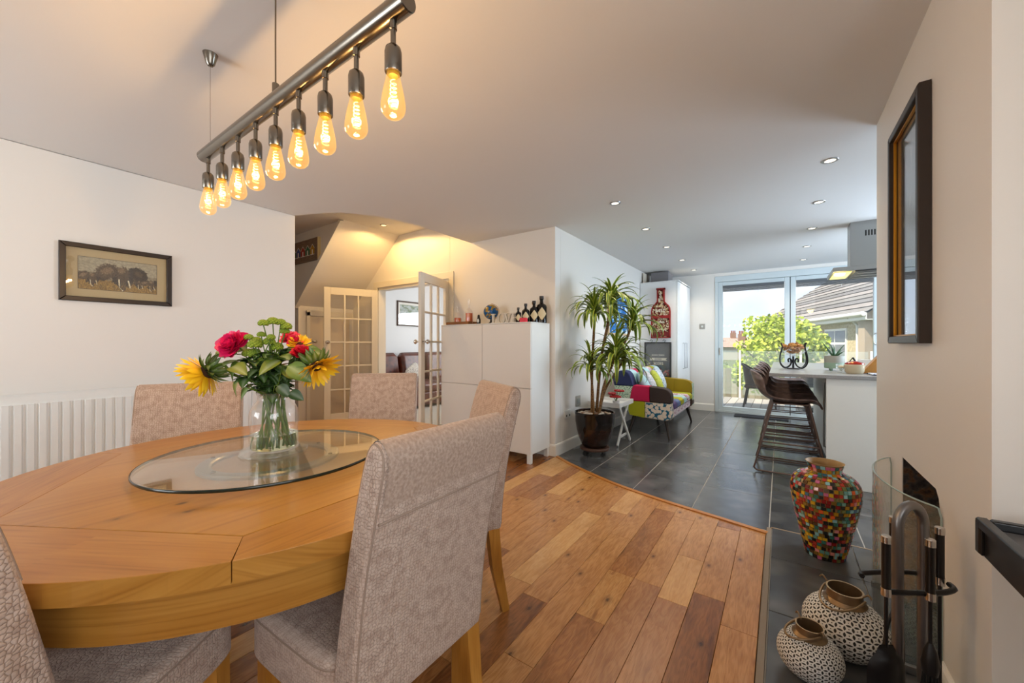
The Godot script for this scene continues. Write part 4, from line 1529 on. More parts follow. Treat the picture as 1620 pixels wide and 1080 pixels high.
func fabric(a: Color, b: Color, sd: int) -> StandardMaterial3D:
	var m = mat(Color.WHITE, 0.85)
	m.albedo_texture = noise_tex(FastNoiseLite.TYPE_CELLULAR, 0.04, sd, 1, 256, [[0.0, a], [0.45, a], [0.55, b], [1.0, b]])
	tri(m, 5.0, false)
	return m

func downlight(p: Vector3, label: String, group: String, energy: float, k: Color, cone: float) -> void:
	var t = thing("downlight", label, "light", p, 0.0, group)
	part(t, "ring", MB.new().lathe(prof([0.030, -0.001, 0.032, -0.005, 0.044, -0.005, 0.047, -0.001, 0.047, 0.0]), 28, 40), M.steel)
	var em = mat(Color(1, 1, 1), 0.5)
	em.emission_enabled = true
	em.emission = k.lerp(Color(1, 0.93, 0.8), 0.5)
	em.emission_energy_multiplier = 1.6
	part(t, "lamp", MB.new().lathe(prof([0.0, -0.0035, 0.030, -0.0035, 0.030, -0.0008, 0.0, -0.0008]), 24), em)
	var l = SpotLight3D.new()
	l.name = "downlight_beam"
	l.light_color = k
	l.light_energy = energy
	l.light_size = 0.03
	l.spot_range = 12.0
	l.spot_attenuation = 2.0
	l.spot_angle = cone
	l.spot_angle_attenuation = 0.8 if cone < 70.0 else 0.15
	l.shadow_enabled = true
	t.add_child(l)
	l.position = V(0, -0.012, 0)
	l.rotation_degrees.x = -90

# ---------------------------------------------------------------- kitchen side: doors, sofa, plant
func make_glazed_doors() -> void:
	var o = Node3D.new()
	o.name = "door_4"
	add_child(o)
	o.position = V(0, 0, -7.56)
	tag(o, "", "", "", "structure")
	var fm = mat(Color(0.80, 0.84, 0.85), 0.35)
	part(o, "frame_head", bx(-0.936, 2.3, 2.23, 2.33, -0.05, 0.07, 0.004), fm)
	part(o, "frame_jamb", bx(-0.936, -0.885, 0.0, 2.23, -0.05, 0.07, 0.004), fm)
	part(o, "frame_sill", bx(-0.936, 2.3, -0.02, 0.03, -0.06, 0.07, 0.004), fm)
	# door leaves: x0, x1
	for l in [[-0.885, 0.118], [0.128, 1.165], [1.175, 2.3]]:
		var x0 = l[0]
		var x1 = l[1]
		part(o, "stile", bx(x0, x0 + 0.066, 0.032, 2.228, -0.035, 0.045, 0.004), fm)
		part(o, "stile", bx(x1 - 0.066, x1, 0.032, 2.228, -0.035, 0.045, 0.004), fm)
		part(o, "rail", bx(x0 + 0.066, x1 - 0.066, 2.165, 2.228, -0.035, 0.045, 0.004), fm)
		part(o, "rail", bx(x0 + 0.066, x1 - 0.066, 0.032, 0.095, -0.035, 0.045, 0.004), fm)
		part(o, "pane", bx(x0 + 0.066, x1 - 0.066, 0.095, 2.165, -0.006, 0.006, 0.0), M.pane)
	part(o, "gasket", bx(0.118, 0.128, 0.032, 2.228, -0.02, 0.02, 0.0), M.black)
	part(o, "gasket", bx(1.165, 1.175, 0.032, 2.228, -0.02, 0.02, 0.0), M.black)
	var ring = []
	for q in 20:
		var a = TAU * q / 20.0
		ring.append(V(1.128 + 0.035 * signf(cos(a)) * pow(absf(cos(a)), 0.6), 1.24 + 0.08 * signf(sin(a)) * pow(absf(sin(a)), 0.7), 0.075))
	part(o, "handle", MB.new().tube(ring, 0.006, 6, false, true), M.chrome)
	part(o, "handle", bx(-0.868, -0.852, 0.98, 1.10, 0.045, 0.065, 0.004), M.chrome)
	# rolled up blinds in the leaves
	var bm = mat(Color(0.36, 0.375, 0.39), 0.6)
	var n = 0
	for l in [[-0.815, 0.048, "first"], [0.198, 1.095, "second"]]:
		var t = thing("roller_blind", "grey slatted blind drawn up at the top of the %s glazed door" % l[2], "blind", V(0, 0, -7.55), 0.0, "blinds in the glazed doors")
		part(t, "head_box", bx(l[0], l[1], 2.12, 2.164, 0.002, 0.040, 0.003), bm)
		for q in 4:
			part(t, "slat", bx(l[0], l[1], 2.062 + q * 0.0145, 2.072 + q * 0.0145, 0.006, 0.034, 0.001), bm)
		part(t, "cord", MB.new().tube([V(l[1] - 0.35, 2.062, 0.03), V(l[1] - 0.35, 2.02, 0.03)], 0.0015, 5), M.white)
	var ml = mat(Color(0.17, 0.18, 0.20), 0.95)
	bumped(tri(ml, 8.0), noise_tex(FastNoiseLite.TYPE_SIMPLEX, 0.2, 33, 2), 0.3)
	one("doormat", bx(-0.36, 0.36, 0.0, 0.012, -0.14, 0.14, 0.005), ml, "dark grey doormat inside the glazed doors", "doormat", V(-0.26, 0.0005, -7.27))

func plate_box(called: String, label: String, cat: String, p: Vector3, turn: float, w: float, h: float, fm: Material) -> Node3D:
	var t = thing(called, label, cat, p, deg_to_rad(turn))
	part(t, "plate", MB.new().plate(round_rect(-w / 2, -h / 2, w / 2, h / 2, 0.006), 0.0005, 0.009, 1.0, Vector2.ZERO, 0.002), fm)
	return t

func make_kitchen_left() -> void:
	# tall white cabinet
	var c = thing("tall_cabinet", "tall white kitchen larder cabinet with bar handles behind the patchwork sofa", "cabinet", V(-1.915, 0, -6.47))
	var wm = mat(Color(0.90, 0.91, 0.91), 0.25)
	part(c, "body", bx(0.0, 0.565, 0.08, 2.16, -0.99, 0.0, 0.002), wm)
	part(c, "plinth", bx(0.0, 0.52, 0.0, 0.08, -0.99, -0.01, 0.0), wm)
	for z in [[-0.494, -0.002], [-0.99, -0.497]]:
		var d = part(c, "door", bx(0.567, 0.587, 0.085, 2.155, z[0], z[1], 0.003), wm)
		var hz = -0.40 if z[1] > -0.1 else -0.59
		part(d, "handle", MB.new().tube([V(0.587, 1.18, hz), V(0.615, 1.18, hz), V(0.615, 0.76, hz), V(0.587, 0.76, hz)], 0.006, 8), M.steel)
	part(c, "cornice", bx(-0.0, 0.60, 2.161, 2.175, -0.99, 0.006, 0.002), wm)
	one("storage_box", bx(-0.14, 0.14, 0.0, 0.19, -0.15, 0.15, 0.004), mat(Color(0.48, 0.47, 0.48), 0.8), "grey storage box on top of the tall white cabinet", "box", V(-1.66, 2.176, -6.84))
	one("pale_board", MB.new().box(V(0, 0.09, 0), V(0.02, 0.18, 0.30), 0.003), mat(Color(0.86, 0.82, 0.76), 0.7), "small pale board standing on the tall cabinet against the wall", "board", V(-1.89, 2.176, -6.72))
	# cork-holder in the shape of a bottle
	var b = thing("cork_holder", "red bottle-shaped wall holder filled with corks, reads YOU NEED WINE", "wall sign", V(-1.578, 1.26, -6.468))
	var half = [[0.148, 0.0], [0.148, 0.42], [0.140, 0.48], [0.118, 0.525], [0.085, 0.555], [0.062, 0.585], [0.058, 0.62], [0.058, 0.77], [0.066, 0.772], [0.066, 0.80]]
	var shape = PackedVector2Array()
	for q in half: shape.append(Vector2(q[0], q[1]))
	var left = []
	for q in half: left.append(Vector2(-q[0], q[1]))
	left.reverse()
	for q in left: shape.append(q)
	var red = mat(Color(0.56, 0.085, 0.06), 0.5)
	part(b, "back", MB.new().plate(shape, 0.001, 0.006), red)
	var inner = Geometry2D.offset_polygon(shape, -0.019)
	var rim = MB.new()
	var k = shape.size()
	for q in k:
		var a = shape[q]
		var e = shape[(q + 1) % k]
		var d = (e - a).normalized()
		var nn = Vector2(-d.y, d.x) * (1.0 if Geometry2D.is_point_in_polygon((a + e) / 2 + Vector2(-d.y, d.x) * 0.004, shape) else -1.0)
		rim.plate(PackedVector2Array([a, e, e + nn * 0.017, a + nn * 0.017]), 0.006, 0.05)
	part(b, "rim", rim, red)
	part(b, "crossband", bx(-0.13, 0.13, 0.315, 0.365, 0.006, 0.05, 0.002), red)
	part(b, "crossband", bx(-0.13, 0.13, 0.03, 0.10, 0.045, 0.05, 0.001), mat(Color(0.42, 0.06, 0.05), 0.5))
	# corks seen end-on and side-on: a mass behind the lettering
	var ck = MB.new()
	rng.seed = 5
	var tones = [Color(0.62, 0.44, 0.25), Color(0.45, 0.28, 0.14), Color(0.72, 0.58, 0.38), Color(0.30, 0.16, 0.09), Color(0.80, 0.72, 0.58)]
	for q in 330:
		var p = Vector2(rng.randf_range(-0.125, 0.125), rng.randf_range(0.02, 0.76))
		if inner.size() and Geometry2D.is_point_in_polygon(p, inner[0]):
			ck.tint(tones[q % 5])
			var a = rng.randf() * TAU
			var d = V(cos(a), sin(a), rng.randf_range(-0.3, 0.3)) * 0.014
			ck.tube([V(p.x, p.y, 0.024 + rng.randf() * 0.012) - d, V(p.x, p.y, 0.026) + d], 0.0095, 6)
	var cks = part(b, "corks", ck, M.tinted)
	cks.set_meta("kind", "stuff")
	var wh = mat(Color(0.88, 0.85, 0.78), 0.6)
	for w in [["NEED", 0.0, 0.44, 0.0026, 0.0], ["YOU", 0.0, 0.66, 0.0021, -PI / 2], ["SOME", 0.0, 0.255, 0.0020, 0.0], ["WINE", 0.0, 0.065, 0.0025, 0.0]]:
		text(b, w[0], V(w[1], w[2], 0.052), w[3], wh if w[0] != "WINE" else mat(Color(0.55, 0.13, 0.10), 0.5), w[4])
	# poster in a black box frame
	var im = Image.create(200, 272, false, Image.FORMAT_RGB8)
	var f = noise(FastNoiseLite.TYPE_SIMPLEX_SMOOTH, 0.02, 6, 4)
	for y in 272:
		for x in 200:
			im.set_pixel(x, y, Color(0.34, 0.34, 0.36).lerp(Color(0.25, 0.25, 0.265), 0.5 + f.get_noise_2d(x, y)))
	var caps = thing("beer_poster", "black box frame with grey print GOOD TIMES GOOD BEERS and bottle caps", "poster", V(-1.625, 0.915, -6.468))
	var ps = mat(Color.WHITE, 0.7)
	ps.albedo_texture = ImageTexture.create_from_image(im)
	part(caps, "backing", bx(-0.19, 0.19, -0.27, 0.27, 0.001, 0.006, 0.0), ps)
	for s in [[-0.205, 0.205, 0.262, 0.28], [-0.205, 0.205, -0.28, -0.262], [-0.205, -0.187, -0.262, 0.262], [0.187, 0.205, -0.262, 0.262]]:
		part(caps, "frame_bar", bx(s[0], s[1], s[2], s[3], 0.001, 0.052, 0.002), M.black)
	text(caps, "GOOD TIMES", V(0, 0.07, 0.008), 0.00135, wh, 0.0)
	part(caps, "banner", MB.new().plate(P2([-0.14, -0.015, -0.115, 0.005, -0.14, 0.025, 0.14, 0.025, 0.115, 0.005, 0.14, -0.015]), 0.006, 0.0075), wh)
	text(caps, "GOOD", V(0, 0.005, 0.009), 0.0016, mat(Color(0.25, 0.25, 0.27), 0.7), 0.0)
	text(caps, "BEERS", V(0, -0.065, 0.008), 0.0024, wh, 0.0)
	var hues = [Color(0.50, 0.06, 0.08), Color(0.75, 0.70, 0.66), Color(0.16, 0.13, 0.13), Color(0.45, 0.36, 0.30), Color(0.62, 0.20, 0.15), Color(0.30, 0.22, 0.20)]
	var cap = MB.new()
	for q in 170:
		cap.tint(hues[rng.randi_range(0, 5)])
		var x = rng.randf_range(-0.172, 0.172)
		var top = -0.10 - 0.05 * sin(x * 14.0) - (0.03 if x > 0 else 0.0)
		var p = V(x, lerpf(-0.25, top, pow(rng.randf(), 1.1)), rng.randf_range(0.014, 0.04))
		cap.at(Transform3D(Basis(Vector3.RIGHT, PI / 2 + rng.randf_range(-0.7, 0.7)) * Basis(Vector3.BACK, rng.randf_range(-0.7, 0.7)), p)).lathe(prof([0.0, 0.0, 0.013, 0.0, 0.012, 0.005, 0.0, 0.006]), 9)
	var cc = part(caps, "bottle_caps", cap, M.tinted)
	cc.set_meta("kind", "stuff")
	part(caps, "glazing", bx(-0.187, 0.187, -0.262, 0.262, 0.046, 0.048, 0.0), M.pane)
	for x in [-0.10, 0.10]:
		part(caps, "hook", MB.new().tube([V(x, 0.28, 0.02), V(x + 0.02, 0.305, 0.02), V(x - 0.01, 0.32, 0.02), V(x - 0.025, 0.30, 0.02)], 0.005, 6), M.black)
	# blue picture behind the plant
	var bi = Image.create(160, 200, false, Image.FORMAT_RGB8)
	for y in 200:
		for x in 160:
			var g = f.get_noise_2d(x * 1.6, y * 1.6)
			var q = Color(0.10, 0.50, 0.78).lerp(Color(0.04, 0.32, 0.62), clampf(0.5 + g, 0, 1))
			q = q.lerp(Color(0.86, 0.92, 0.95), smoothstep(0.12, 0.34, f.get_noise_2d(x * 2.4 + 90, y * 0.9 + 50)))
			bi.set_pixel(x, y, q)
	picture("blue_picture", "bright blue and white picture on the wall half hidden by the plant", V(-1.919, 1.60, -5.42), 90, 0.86, 0.62, 0.03, 0.03, mat(Color(0.80, 0.70, 0.55), 0.5), M.paper, 0.0, ImageTexture.create_from_image(bi), false)
	# sockets and switches
	var st = mat(Color(0.66, 0.65, 0.62), 0.35, 0.6)
	var s1 = plate_box("wall_socket", "white double wall socket low on the wall by the plant pot", "socket", V(-1.92, 0.40, -3.82), 90, 0.146, 0.086, M.white)
	for x in [-0.036, 0.036]:
		part(s1, "outlet", bx(x - 0.012, x + 0.012, -0.028, -0.006, 0.009, 0.0095, 0.0), M.black)
		part(s1, "rocker", bx(x - 0.006, x + 0.006, 0.008, 0.028, 0.009, 0.012, 0.001), M.white)
	var s2 = plate_box("wall_switch", "metal wall switch plate above the socket by the plant", "switch", V(-1.92, 0.51, -4.08), 90, 0.12, 0.12, st)
	part(s2, "rocker", bx(-0.03, 0.03, -0.03, 0.03, 0.009, 0.013, 0.002), mat(Color(0.55, 0.57, 0.55), 0.3))
	var s3 = plate_box("dimmer_switch", "square metal dimmer switch plate on the far wall beside the glazed doors", "switch", V(-1.135, 1.475, -7.5), 0, 0.09, 0.09, st)
	part(s3, "dial", MB.new().at(Transform3D(Basis(Vector3.RIGHT, PI / 2), Vector3.ZERO)).lathe(prof([0.0, 0.009, 0.018, 0.009, 0.016, 0.022, 0.0, 0.022]), 16), M.white)
	for q in 5:
		downlight(V(-1.175, CEIL, -3.25 - 0.918 * q), "%s recessed spotlight of the row above the patchwork sofa, counted from the dining end" % ["first", "second", "third", "fourth", "fifth"][q], "kitchen ceiling spotlights", 0.7, Color(1.0, 0.93, 0.82), 62.0)
		downlight(V(0.27, CEIL, -3.31 - 0.915 * q), "%s recessed spotlight of the row above the stools, counted from the dining end" % ["first", "second", "third", "fourth", "fifth"][q], "kitchen ceiling spotlights", 0.7, Color(1.0, 0.93, 0.82), 62.0)

func text(parent: Node, s: String, p: Vector3, px: float, m: Material, turn: float) -> void:
	var tm = TextMesh.new()
	tm.text = s
	var ft = SystemFont.new()
	ft.font_names = PackedStringArray(["Droid Sans"])
	ft.font_weight = 700
	tm.font = ft
	tm.font_size = 24
	tm.pixel_size = px
	tm.depth = 0.002
	part(parent, "lettering", tm, m, Transform3D(Basis(Vector3.BACK, turn), p))

# ---------------------------------------------------------------- patchwork sofa
func make_sofa() -> void:
	var s = thing("patchwork_sofa", "two-seat patchwork sofa in pink, brown, lime and floral fabrics on dark legs", "sofa", V(-1.90, 0, -5.60))
	var pink = mat(Color(0.74, 0.03, 0.28), 0.8)
	var brown = mat(Color(0.19, 0.13, 0.115), 0.7)
	var lime = mat(Color(0.66, 0.66, 0.07), 0.8)
	var must = mat(Color(0.60, 0.50, 0.05), 0.8)
	var taupe = mat(Color(0.37, 0.31, 0.28), 0.8)
	var navy = mat(Color(0.13, 0.17, 0.34), 0.8)
	var floral = fabric(Color(0.86, 0.80, 0.74), Color(0.05, 0.34, 0.46), 31)
	floral.uv1_scale = Vector3(2.2, 2.2, 2.2)
	var honey = fabric(Color(0.78, 0.84, 0.76), Color(0.42, 0.55, 0.47), 34)
	honey.uv1_scale = Vector3(7, 7, 7)
	var aqua = mat(Color(0.66, 0.80, 0.83), 0.85)
	var violet = mat(Color(0.34, 0.27, 0.46), 0.85)
	var white = fabric(Color(0.88, 0.87, 0.88), Color(0.60, 0.22, 0.42), 38)
	var blue = mat(Color(0.36, 0.42, 0.58), 0.85)
	var Z = 0.735
	# arm outline in (x, y)
	var arm = curve2(P2([0.33, 0.27, 0.315, 0.36, 0.36, 0.62, 0.44, 0.645, 0.62, 0.637, 0.74, 0.625, 0.80, 0.595, 0.825, 0.53, 0.822, 0.40, 0.815, 0.25, 0.60, 0.245, 0.33, 0.27]), 4)
	arm.remove_at(arm.size() - 1)
	var cuts = [[P2([0.2, 0.448, 0.572, 0.448, 0.572, 0.8, 0.2, 0.8]), 0], [P2([0.574, 0.448, 0.9, 0.448, 0.9, 0.8, 0.574, 0.8]), 1], [P2([0.2, 0.1, 0.512, 0.1, 0.512, 0.446, 0.2, 0.446]), 2], [P2([0.514, 0.1, 0.9, 0.1, 0.9, 0.446, 0.514, 0.446]), 3]]
	var looks = [[pink, brown, lime, floral], [must, must, taupe, taupe]]
	for e in 2:
		var z0 = Z - 0.13 if e == 0 else -Z
		for q in cuts:
			for g in Geometry2D.intersect_polygons(arm, q[0]):
				# each patch is a full-depth block of the arm; outer edge softened
				if e == 0: part(s, "arm_patch", MB.new().plate(g, z0, Z, 1.0, Vector2.ZERO, 0.012), looks[e][q[1]])
				else: part(s, "arm_patch", MB.new().plate(g, z0 + 0.13, z0, 1.0, Vector2.ZERO, 0.0), looks[e][q[1]])
	part(s, "arm_front", MB.new().at(Transform3D(Basis.IDENTITY, V(0.823, 0.42, -Z + 0.065))).box(Vector3.ZERO, V(0.012, 0.33, 0.128), 0.005), honey)
	# backrest
	var bk = curve2(P2([0.33, 0.28, 0.22, 0.40, 0.12, 0.62, 0.10, 0.73, 0.14, 0.80, 0.22, 0.825, 0.30, 0.80, 0.35, 0.70, 0.40, 0.50, 0.42, 0.35, 0.33, 0.28]), 4)
	bk.remove_at(bk.size() - 1)
	for q in [[P2([0.0, 0.63, 0.6, 0.63, 0.6, 0.9, 0.0, 0.9]), navy], [P2([0.0, 0.1, 0.6, 0.1, 0.6, 0.628, 0.0, 0.628]), honey]]:
		for g in Geometry2D.intersect_polygons(bk, q[0]):
			part(s, "back_side", MB.new().plate(g, Z - 0.17, Z - 0.02, 1.0, Vector2.ZERO, 0.015), q[1])
	var tops = [aqua, pink, blue, aqua, white, lime, aqua]
	for q in 7:
		var za = Z - 0.17 - q * 0.19
		part(s, "back_patch", MB.new().plate(bk, za - 0.188, za), tops[q])
	# seat
	part(s, "seat_base", bx(0.33, 0.80, 0.245, 0.34, -Z + 0.13, Z - 0.13, 0.01), white)
	var seats = [violet, blue, lime, aqua, white, lime]
	for q in 6:
		var za = Z - 0.14 - q * 0.2
		part(s, "seat_patch", MB.new().box(V(0.60, 0.395, za - 0.1), V(0.47, 0.11, 0.199), 0.035), seats[q])
	for x in [[0.36, 0.30], [0.74, 0.80]]:
		for z in [-1, 1]:
			part(s, "leg", MB.new().tube([V(x[0], 0.25, z * (Z - 0.10)), V(x[1], 0.0, z * (Z - 0.04))], [0.024, 0.013], 10), M.dark_wood)
	var ps = [[V(-1.46, 0.63, -5.12), 0.42, "pale blue cushion nearest the pink arm of the patchwork sofa", aqua, 0.35], [V(-1.45, 0.63, -5.38), 0.40, "grey and white cushion in the middle of the patchwork sofa", fabric(Color(0.70, 0.70, 0.72), Color(0.86, 0.86, 0.88), 51), 0.3], [V(-1.43, 0.63, -5.64), 0.42, "lime cushion with leaf pattern on the patchwork sofa", fabric(Color(0.72, 0.74, 0.30), Color(0.60, 0.64, 0.16), 52), 0.25], [V(-1.48, 0.66, -5.98), 0.40, "white cushion with blue flowers at the far end of the patchwork sofa", fabric(Color(0.84, 0.86, 0.88), Color(0.30, 0.48, 0.62), 53), 0.2]]
	for q in ps:
		one("cushion", MB.new().at(Transform3D(Basis(Vector3.UP, q[4]) * Basis(Vector3.BACK, 0.42) * Basis(Vector3.UP, PI / 2), Vector3.ZERO)).surf(24, 12, pillow(0.36, 0.36, 0.13)), q[3], q[2], "cushion", q[0], 0.0, "cushions on the patchwork sofa")

# ---------------------------------------------------------------- plant, pot, tray table
func long_leaf(len: float, w: float, droop: float, tilt: float) -> ArrayMesh:
	var b = MB.new()
	var n = 9
	var pts = []
	var p = Vector3.ZERO
	var a = tilt
	for q in n + 1:
		pts.append([p, a])
		var st = len / n
		p += V(cos(a) * st, sin(a) * st, 0)
		a -= droop / n * (0.5 + 1.2 * q / n)
	for q in n + 1:
		var f = float(q) / n
		var hw = w * (0.35 + 0.65 * sin(minf(f * 2.6, PI / 2))) * pow(1.0 - f, 0.55) if f < 0.999 else 0.0004
		var up = V(-sin(pts[q][1]), cos(pts[q][1]), 0)
		for j in 5:
			var s = (j - 2) / 2.0
			var k = [Color(0.50, 0.53, 0.07), Color(0.15, 0.24, 0.02), Color(0.06, 0.12, 0.012), Color(0.15, 0.24, 0.02), Color(0.50, 0.53, 0.07)][j]
			b.tint(k)
			b.vert(pts[q][0] + V(0, 0, s * hw) + up * absf(s) * hw * 0.35, up + V(0, 0, -s * 0.3), Vector2(f, s))
	for q in n:
		for j in 4:
			var i = q * 5 + j
			b.quad_ix(i, i + 1, i + 6, i + 5)
	return b.mesh()

func make_plant() -> void:
	var base = V(-1.62, 0, -3.86)
	# caddy on castors
	var cd = thing("plant_caddy", "round plant caddy on small castors under the big plant pot", "plant stand", base)
	part(cd, "disc", MB.new().lathe(prof([0.0, 0.055, 0.15, 0.055, 0.155, 0.06, 0.155, 0.078, 0.15, 0.083, 0.0, 0.083]), 32), mat(Color(0.30, 0.20, 0.15), 0.5))
	for q in 4:
		var a = TAU * q / 4 + 0.5
		var p = V(cos(a) * 0.13, 0.022, sin(a) * 0.13)
		var w = part(cd, "castor", MB.new().at(Transform3D(Basis(Vector3.RIGHT, PI / 2), p)).lathe(prof([0.0, -0.012, 0.020, -0.012, 0.022, -0.008, 0.022, 0.008, 0.020, 0.012, 0.0, 0.012]), 14), M.black)
		part(w, "fork", bx(p.x - 0.008, p.x + 0.008, 0.022, 0.056, p.z - 0.016, p.z + 0.016, 0.002), M.iron)
	# pot
	var glaze = mat(Color.WHITE, 0.06)
	glaze.albedo_texture = noise_tex(FastNoiseLite.TYPE_SIMPLEX_SMOOTH, 0.008, 71, 3, 256, [[0.2, Color(0.05, 0.04, 0.045)], [0.5, Color(0.11, 0.075, 0.065)], [0.8, Color(0.22, 0.13, 0.09)]])
	tri(glaze, 1.5)
	var pt = thing("plant_pot", "glossy dark brown glazed pot on castors with the tall striped plant", "pot", base + V(0, 0.0835, 0))
	part(pt, "body", MB.new().lathe(prof([0.0, 0.0, 0.115, 0.0, 0.135, 0.02, 0.165, 0.09, 0.19, 0.18, 0.204, 0.27, 0.207, 0.345, 0.211, 0.352, 0.211, 0.366, 0.205, 0.369, 0.196, 0.366, 0.192, 0.30, 0.0, 0.30]), 48, 40), glaze)
	part(pt, "soil", MB.new().lathe(prof([0.0, 0.3005, 0.191, 0.3005, 0.190, 0.325, 0.10, 0.334, 0.0, 0.336]), 24, 60), mat(Color(0.16, 0.11, 0.08), 0.95))
	rng.seed = 23
	var peb = [MB.new().ball(Vector3.ZERO, V(0.024, 0.013, 0.019), 8, 6).mesh(), MB.new().ball(Vector3.ZERO, V(0.017, 0.011, 0.021), 8, 6).mesh()]
	var pm = [mat(Color(0.72, 0.66, 0.58), 0.7), mat(Color(0.62, 0.50, 0.40), 0.7), mat(Color(0.82, 0.78, 0.72), 0.7)]
	for q in 54:
		var a = rng.randf() * TAU
		var r = sqrt(rng.randf()) * 0.165
		var o = MeshInstance3D.new()
		o.name = numbered("pebble")
		o.mesh = peb[q % 2]
		o.material_override = pm[q % 3]
		add_child(o)
		o.position = base + V(cos(a) * r, 0.0835 + 0.345 - 0.03 * r, sin(a) * r)
		o.rotation = V(0, rng.randf() * TAU, 0)
		tag(o, "smooth pale pebble on the soil of the big plant pot", "pebble", "pebbles in the plant pot")
	# canes and rosettes
	var pl = thing("dracaena_plant", "tall dracaena plant with long striped green and yellow leaves", "plant", base + V(0, 0.40, 0))
	var right = V(0.82, 0, -0.572)
	var fw = V(-0.572, 0, -0.82)
	var bark = mat(Color.WHITE, 0.8)
	bark.albedo_texture = noise_tex(FastNoiseLite.TYPE_SIMPLEX, 0.06, 17, 3, 128, [[0.2, Color(0.30, 0.20, 0.10)], [0.6, Color(0.50, 0.36, 0.19)], [1.0, Color(0.62, 0.48, 0.28)]])
	tri(bark, 6.0, false)
	var heads = [
		[right * 0.175 + V(0, 1.28, 0) + fw * 0.0, right * 0.03 + fw * 0.02, 54, 0.40, 0.016],
		[right * -0.02 + V(0, 1.17, 0) - fw * 0.06, right * -0.05, 46, 0.36, 0.014],
		[right * 0.42 + V(0, 1.04, 0) + fw * 0.05, right * 0.06, 44, 0.38, 0.014],
		[right * 0.20 + V(0, 0.70, 0) - fw * 0.10, right * 0.05 - fw * 0.03, 54, 0.40, 0.013],
		[right * -0.06 + V(0, 0.60, 0) - fw * 0.05, right * -0.02 - fw * 0.04, 40, 0.33, 0.012],
		[right * 0.33 + V(0, 0.64, 0) + fw * 0.08, right * 0.06 + fw * 0.03, 32, 0.33, 0.012]]
	var shapes = []
	for q in 6:
		shapes.append(long_leaf(1.0, 0.078, [1.7, 2.3, 2.7, 1.2, 2.4, 1.9][q], [0.9, 0.6, 0.35, 1.25, 0.75, 1.0][q]))
	for h in heads:
		var top = h[0]
		var mid = top * 0.5 + h[1] * 0.8
		part(pl, "cane", MB.new().tube(curve_points([h[1] * 0.6 + V(0, -0.04, 0), V(mid.x * 0.6, top.y * 0.45, mid.z * 0.6), V(top.x * 0.85, top.y * 0.8, top.z * 0.85), top], 5), h[4], 8), bark)
		var n = h[2]
		for q in n:
			var f = float(q) / n
			var a = q * 2.399 + rng.randf() * 0.4
			# inner leaves stand up, outer ones arch over
			var k = 3 if f < 0.12 else ([0, 5, 4][q % 3] if f < 0.45 else [1, 4, 2][q % 3])
			var ln = h[3] * lerpf(0.72, 1.12, minf(f * 1.6, 1.0)) * rng.randf_range(0.85, 1.1)
			var bs = Basis(Vector3.UP, a) * Basis(Vector3.BACK, rng.randf_range(-0.22, 0.16))
			if base.x + top.x + cos(a) * ln * 0.9 < -1.89:
				bs = Basis(Vector3.UP, PI - a) * Basis(Vector3.BACK, 0.1) if q % 3 else bs
				if q % 3 == 0: ln = maxf(0.12, (base.x + top.x + 1.89) / -cos(a) / 0.9)
			part(pl, "leaf", shapes[k], M.leaf, Transform3D(bs.scaled(V(ln, ln, ln)), top + V(0, 0.02 - 0.16 * f, 0)))
	# white folding tray table behind the pot, red flowers on it
	var t = thing("tray_table", "white folding tray table with crossed legs beside the plant pot", "table", V(-1.66, 0, -4.45))
	var wt = mat(Color(0.88, 0.88, 0.87), 0.5)
	part(t, "tray_bottom", bx(-0.18, 0.18, 0.452, 0.462, -0.235, 0.235, 0.002), wt)
	for e in [[-0.19, 0.19, -0.245, -0.233], [-0.19, 0.19, 0.233, 0.245], [-0.19, -0.178, -0.233, 0.233], [0.178, 0.19, -0.233, 0.233]]:
		part(t, "tray_side", bx(e[0], e[1], 0.448, 0.50, e[2], e[3], 0.002), wt)
	for x in [-0.155, 0.155]:
		for q in [1, -1]:
			var xx = x + 0.014 * q
			part(t, "leg", MB.new().at(Transform3D(Basis(Vector3.RIGHT, q * 0.70), V(xx, 0.226, 0))).box(Vector3.ZERO, V(0.018, 0.565, 0.034), 0.002), wt)
		part(t, "brace", bx(x - 0.006, x + 0.006, 0.09, 0.118, -0.11, 0.11, 0.002), wt)
	var rp = thing("red_flower_pot", "small potted red flowers on the white tray table", "plant", V(-1.535, 0.463, -4.27))
	part(rp, "pot", MB.new().lathe(prof([0.0, 0.0, 0.03, 0.0, 0.04, 0.06, 0.036, 0.06, 0.034, 0.05, 0.0, 0.05]), 16), wt)
	var rm = mat(Color(0.72, 0.02, 0.03), 0.55)
	for q in 7:
		var a = q * 2.4
		var c = V(cos(a) * 0.05 * (1.0 if q > 0 else 0.0), 0.11 + 0.03 * (q % 3), sin(a) * 0.05 * (1.0 if q > 0 else 0.0))
		var fl = MB.new()
		for j in 6:
			var b = TAU * j / 6
			fl.ball(c + V(cos(b) * 0.026, 0.0, sin(b) * 0.026), V(0.022, 0.012, 0.022), 8, 5)
		part(rp, "flower", fl, rm)
		part(rp, "stalk", MB.new().tube([V(0, 0.05, 0), c], 0.003, 5), M.stem)

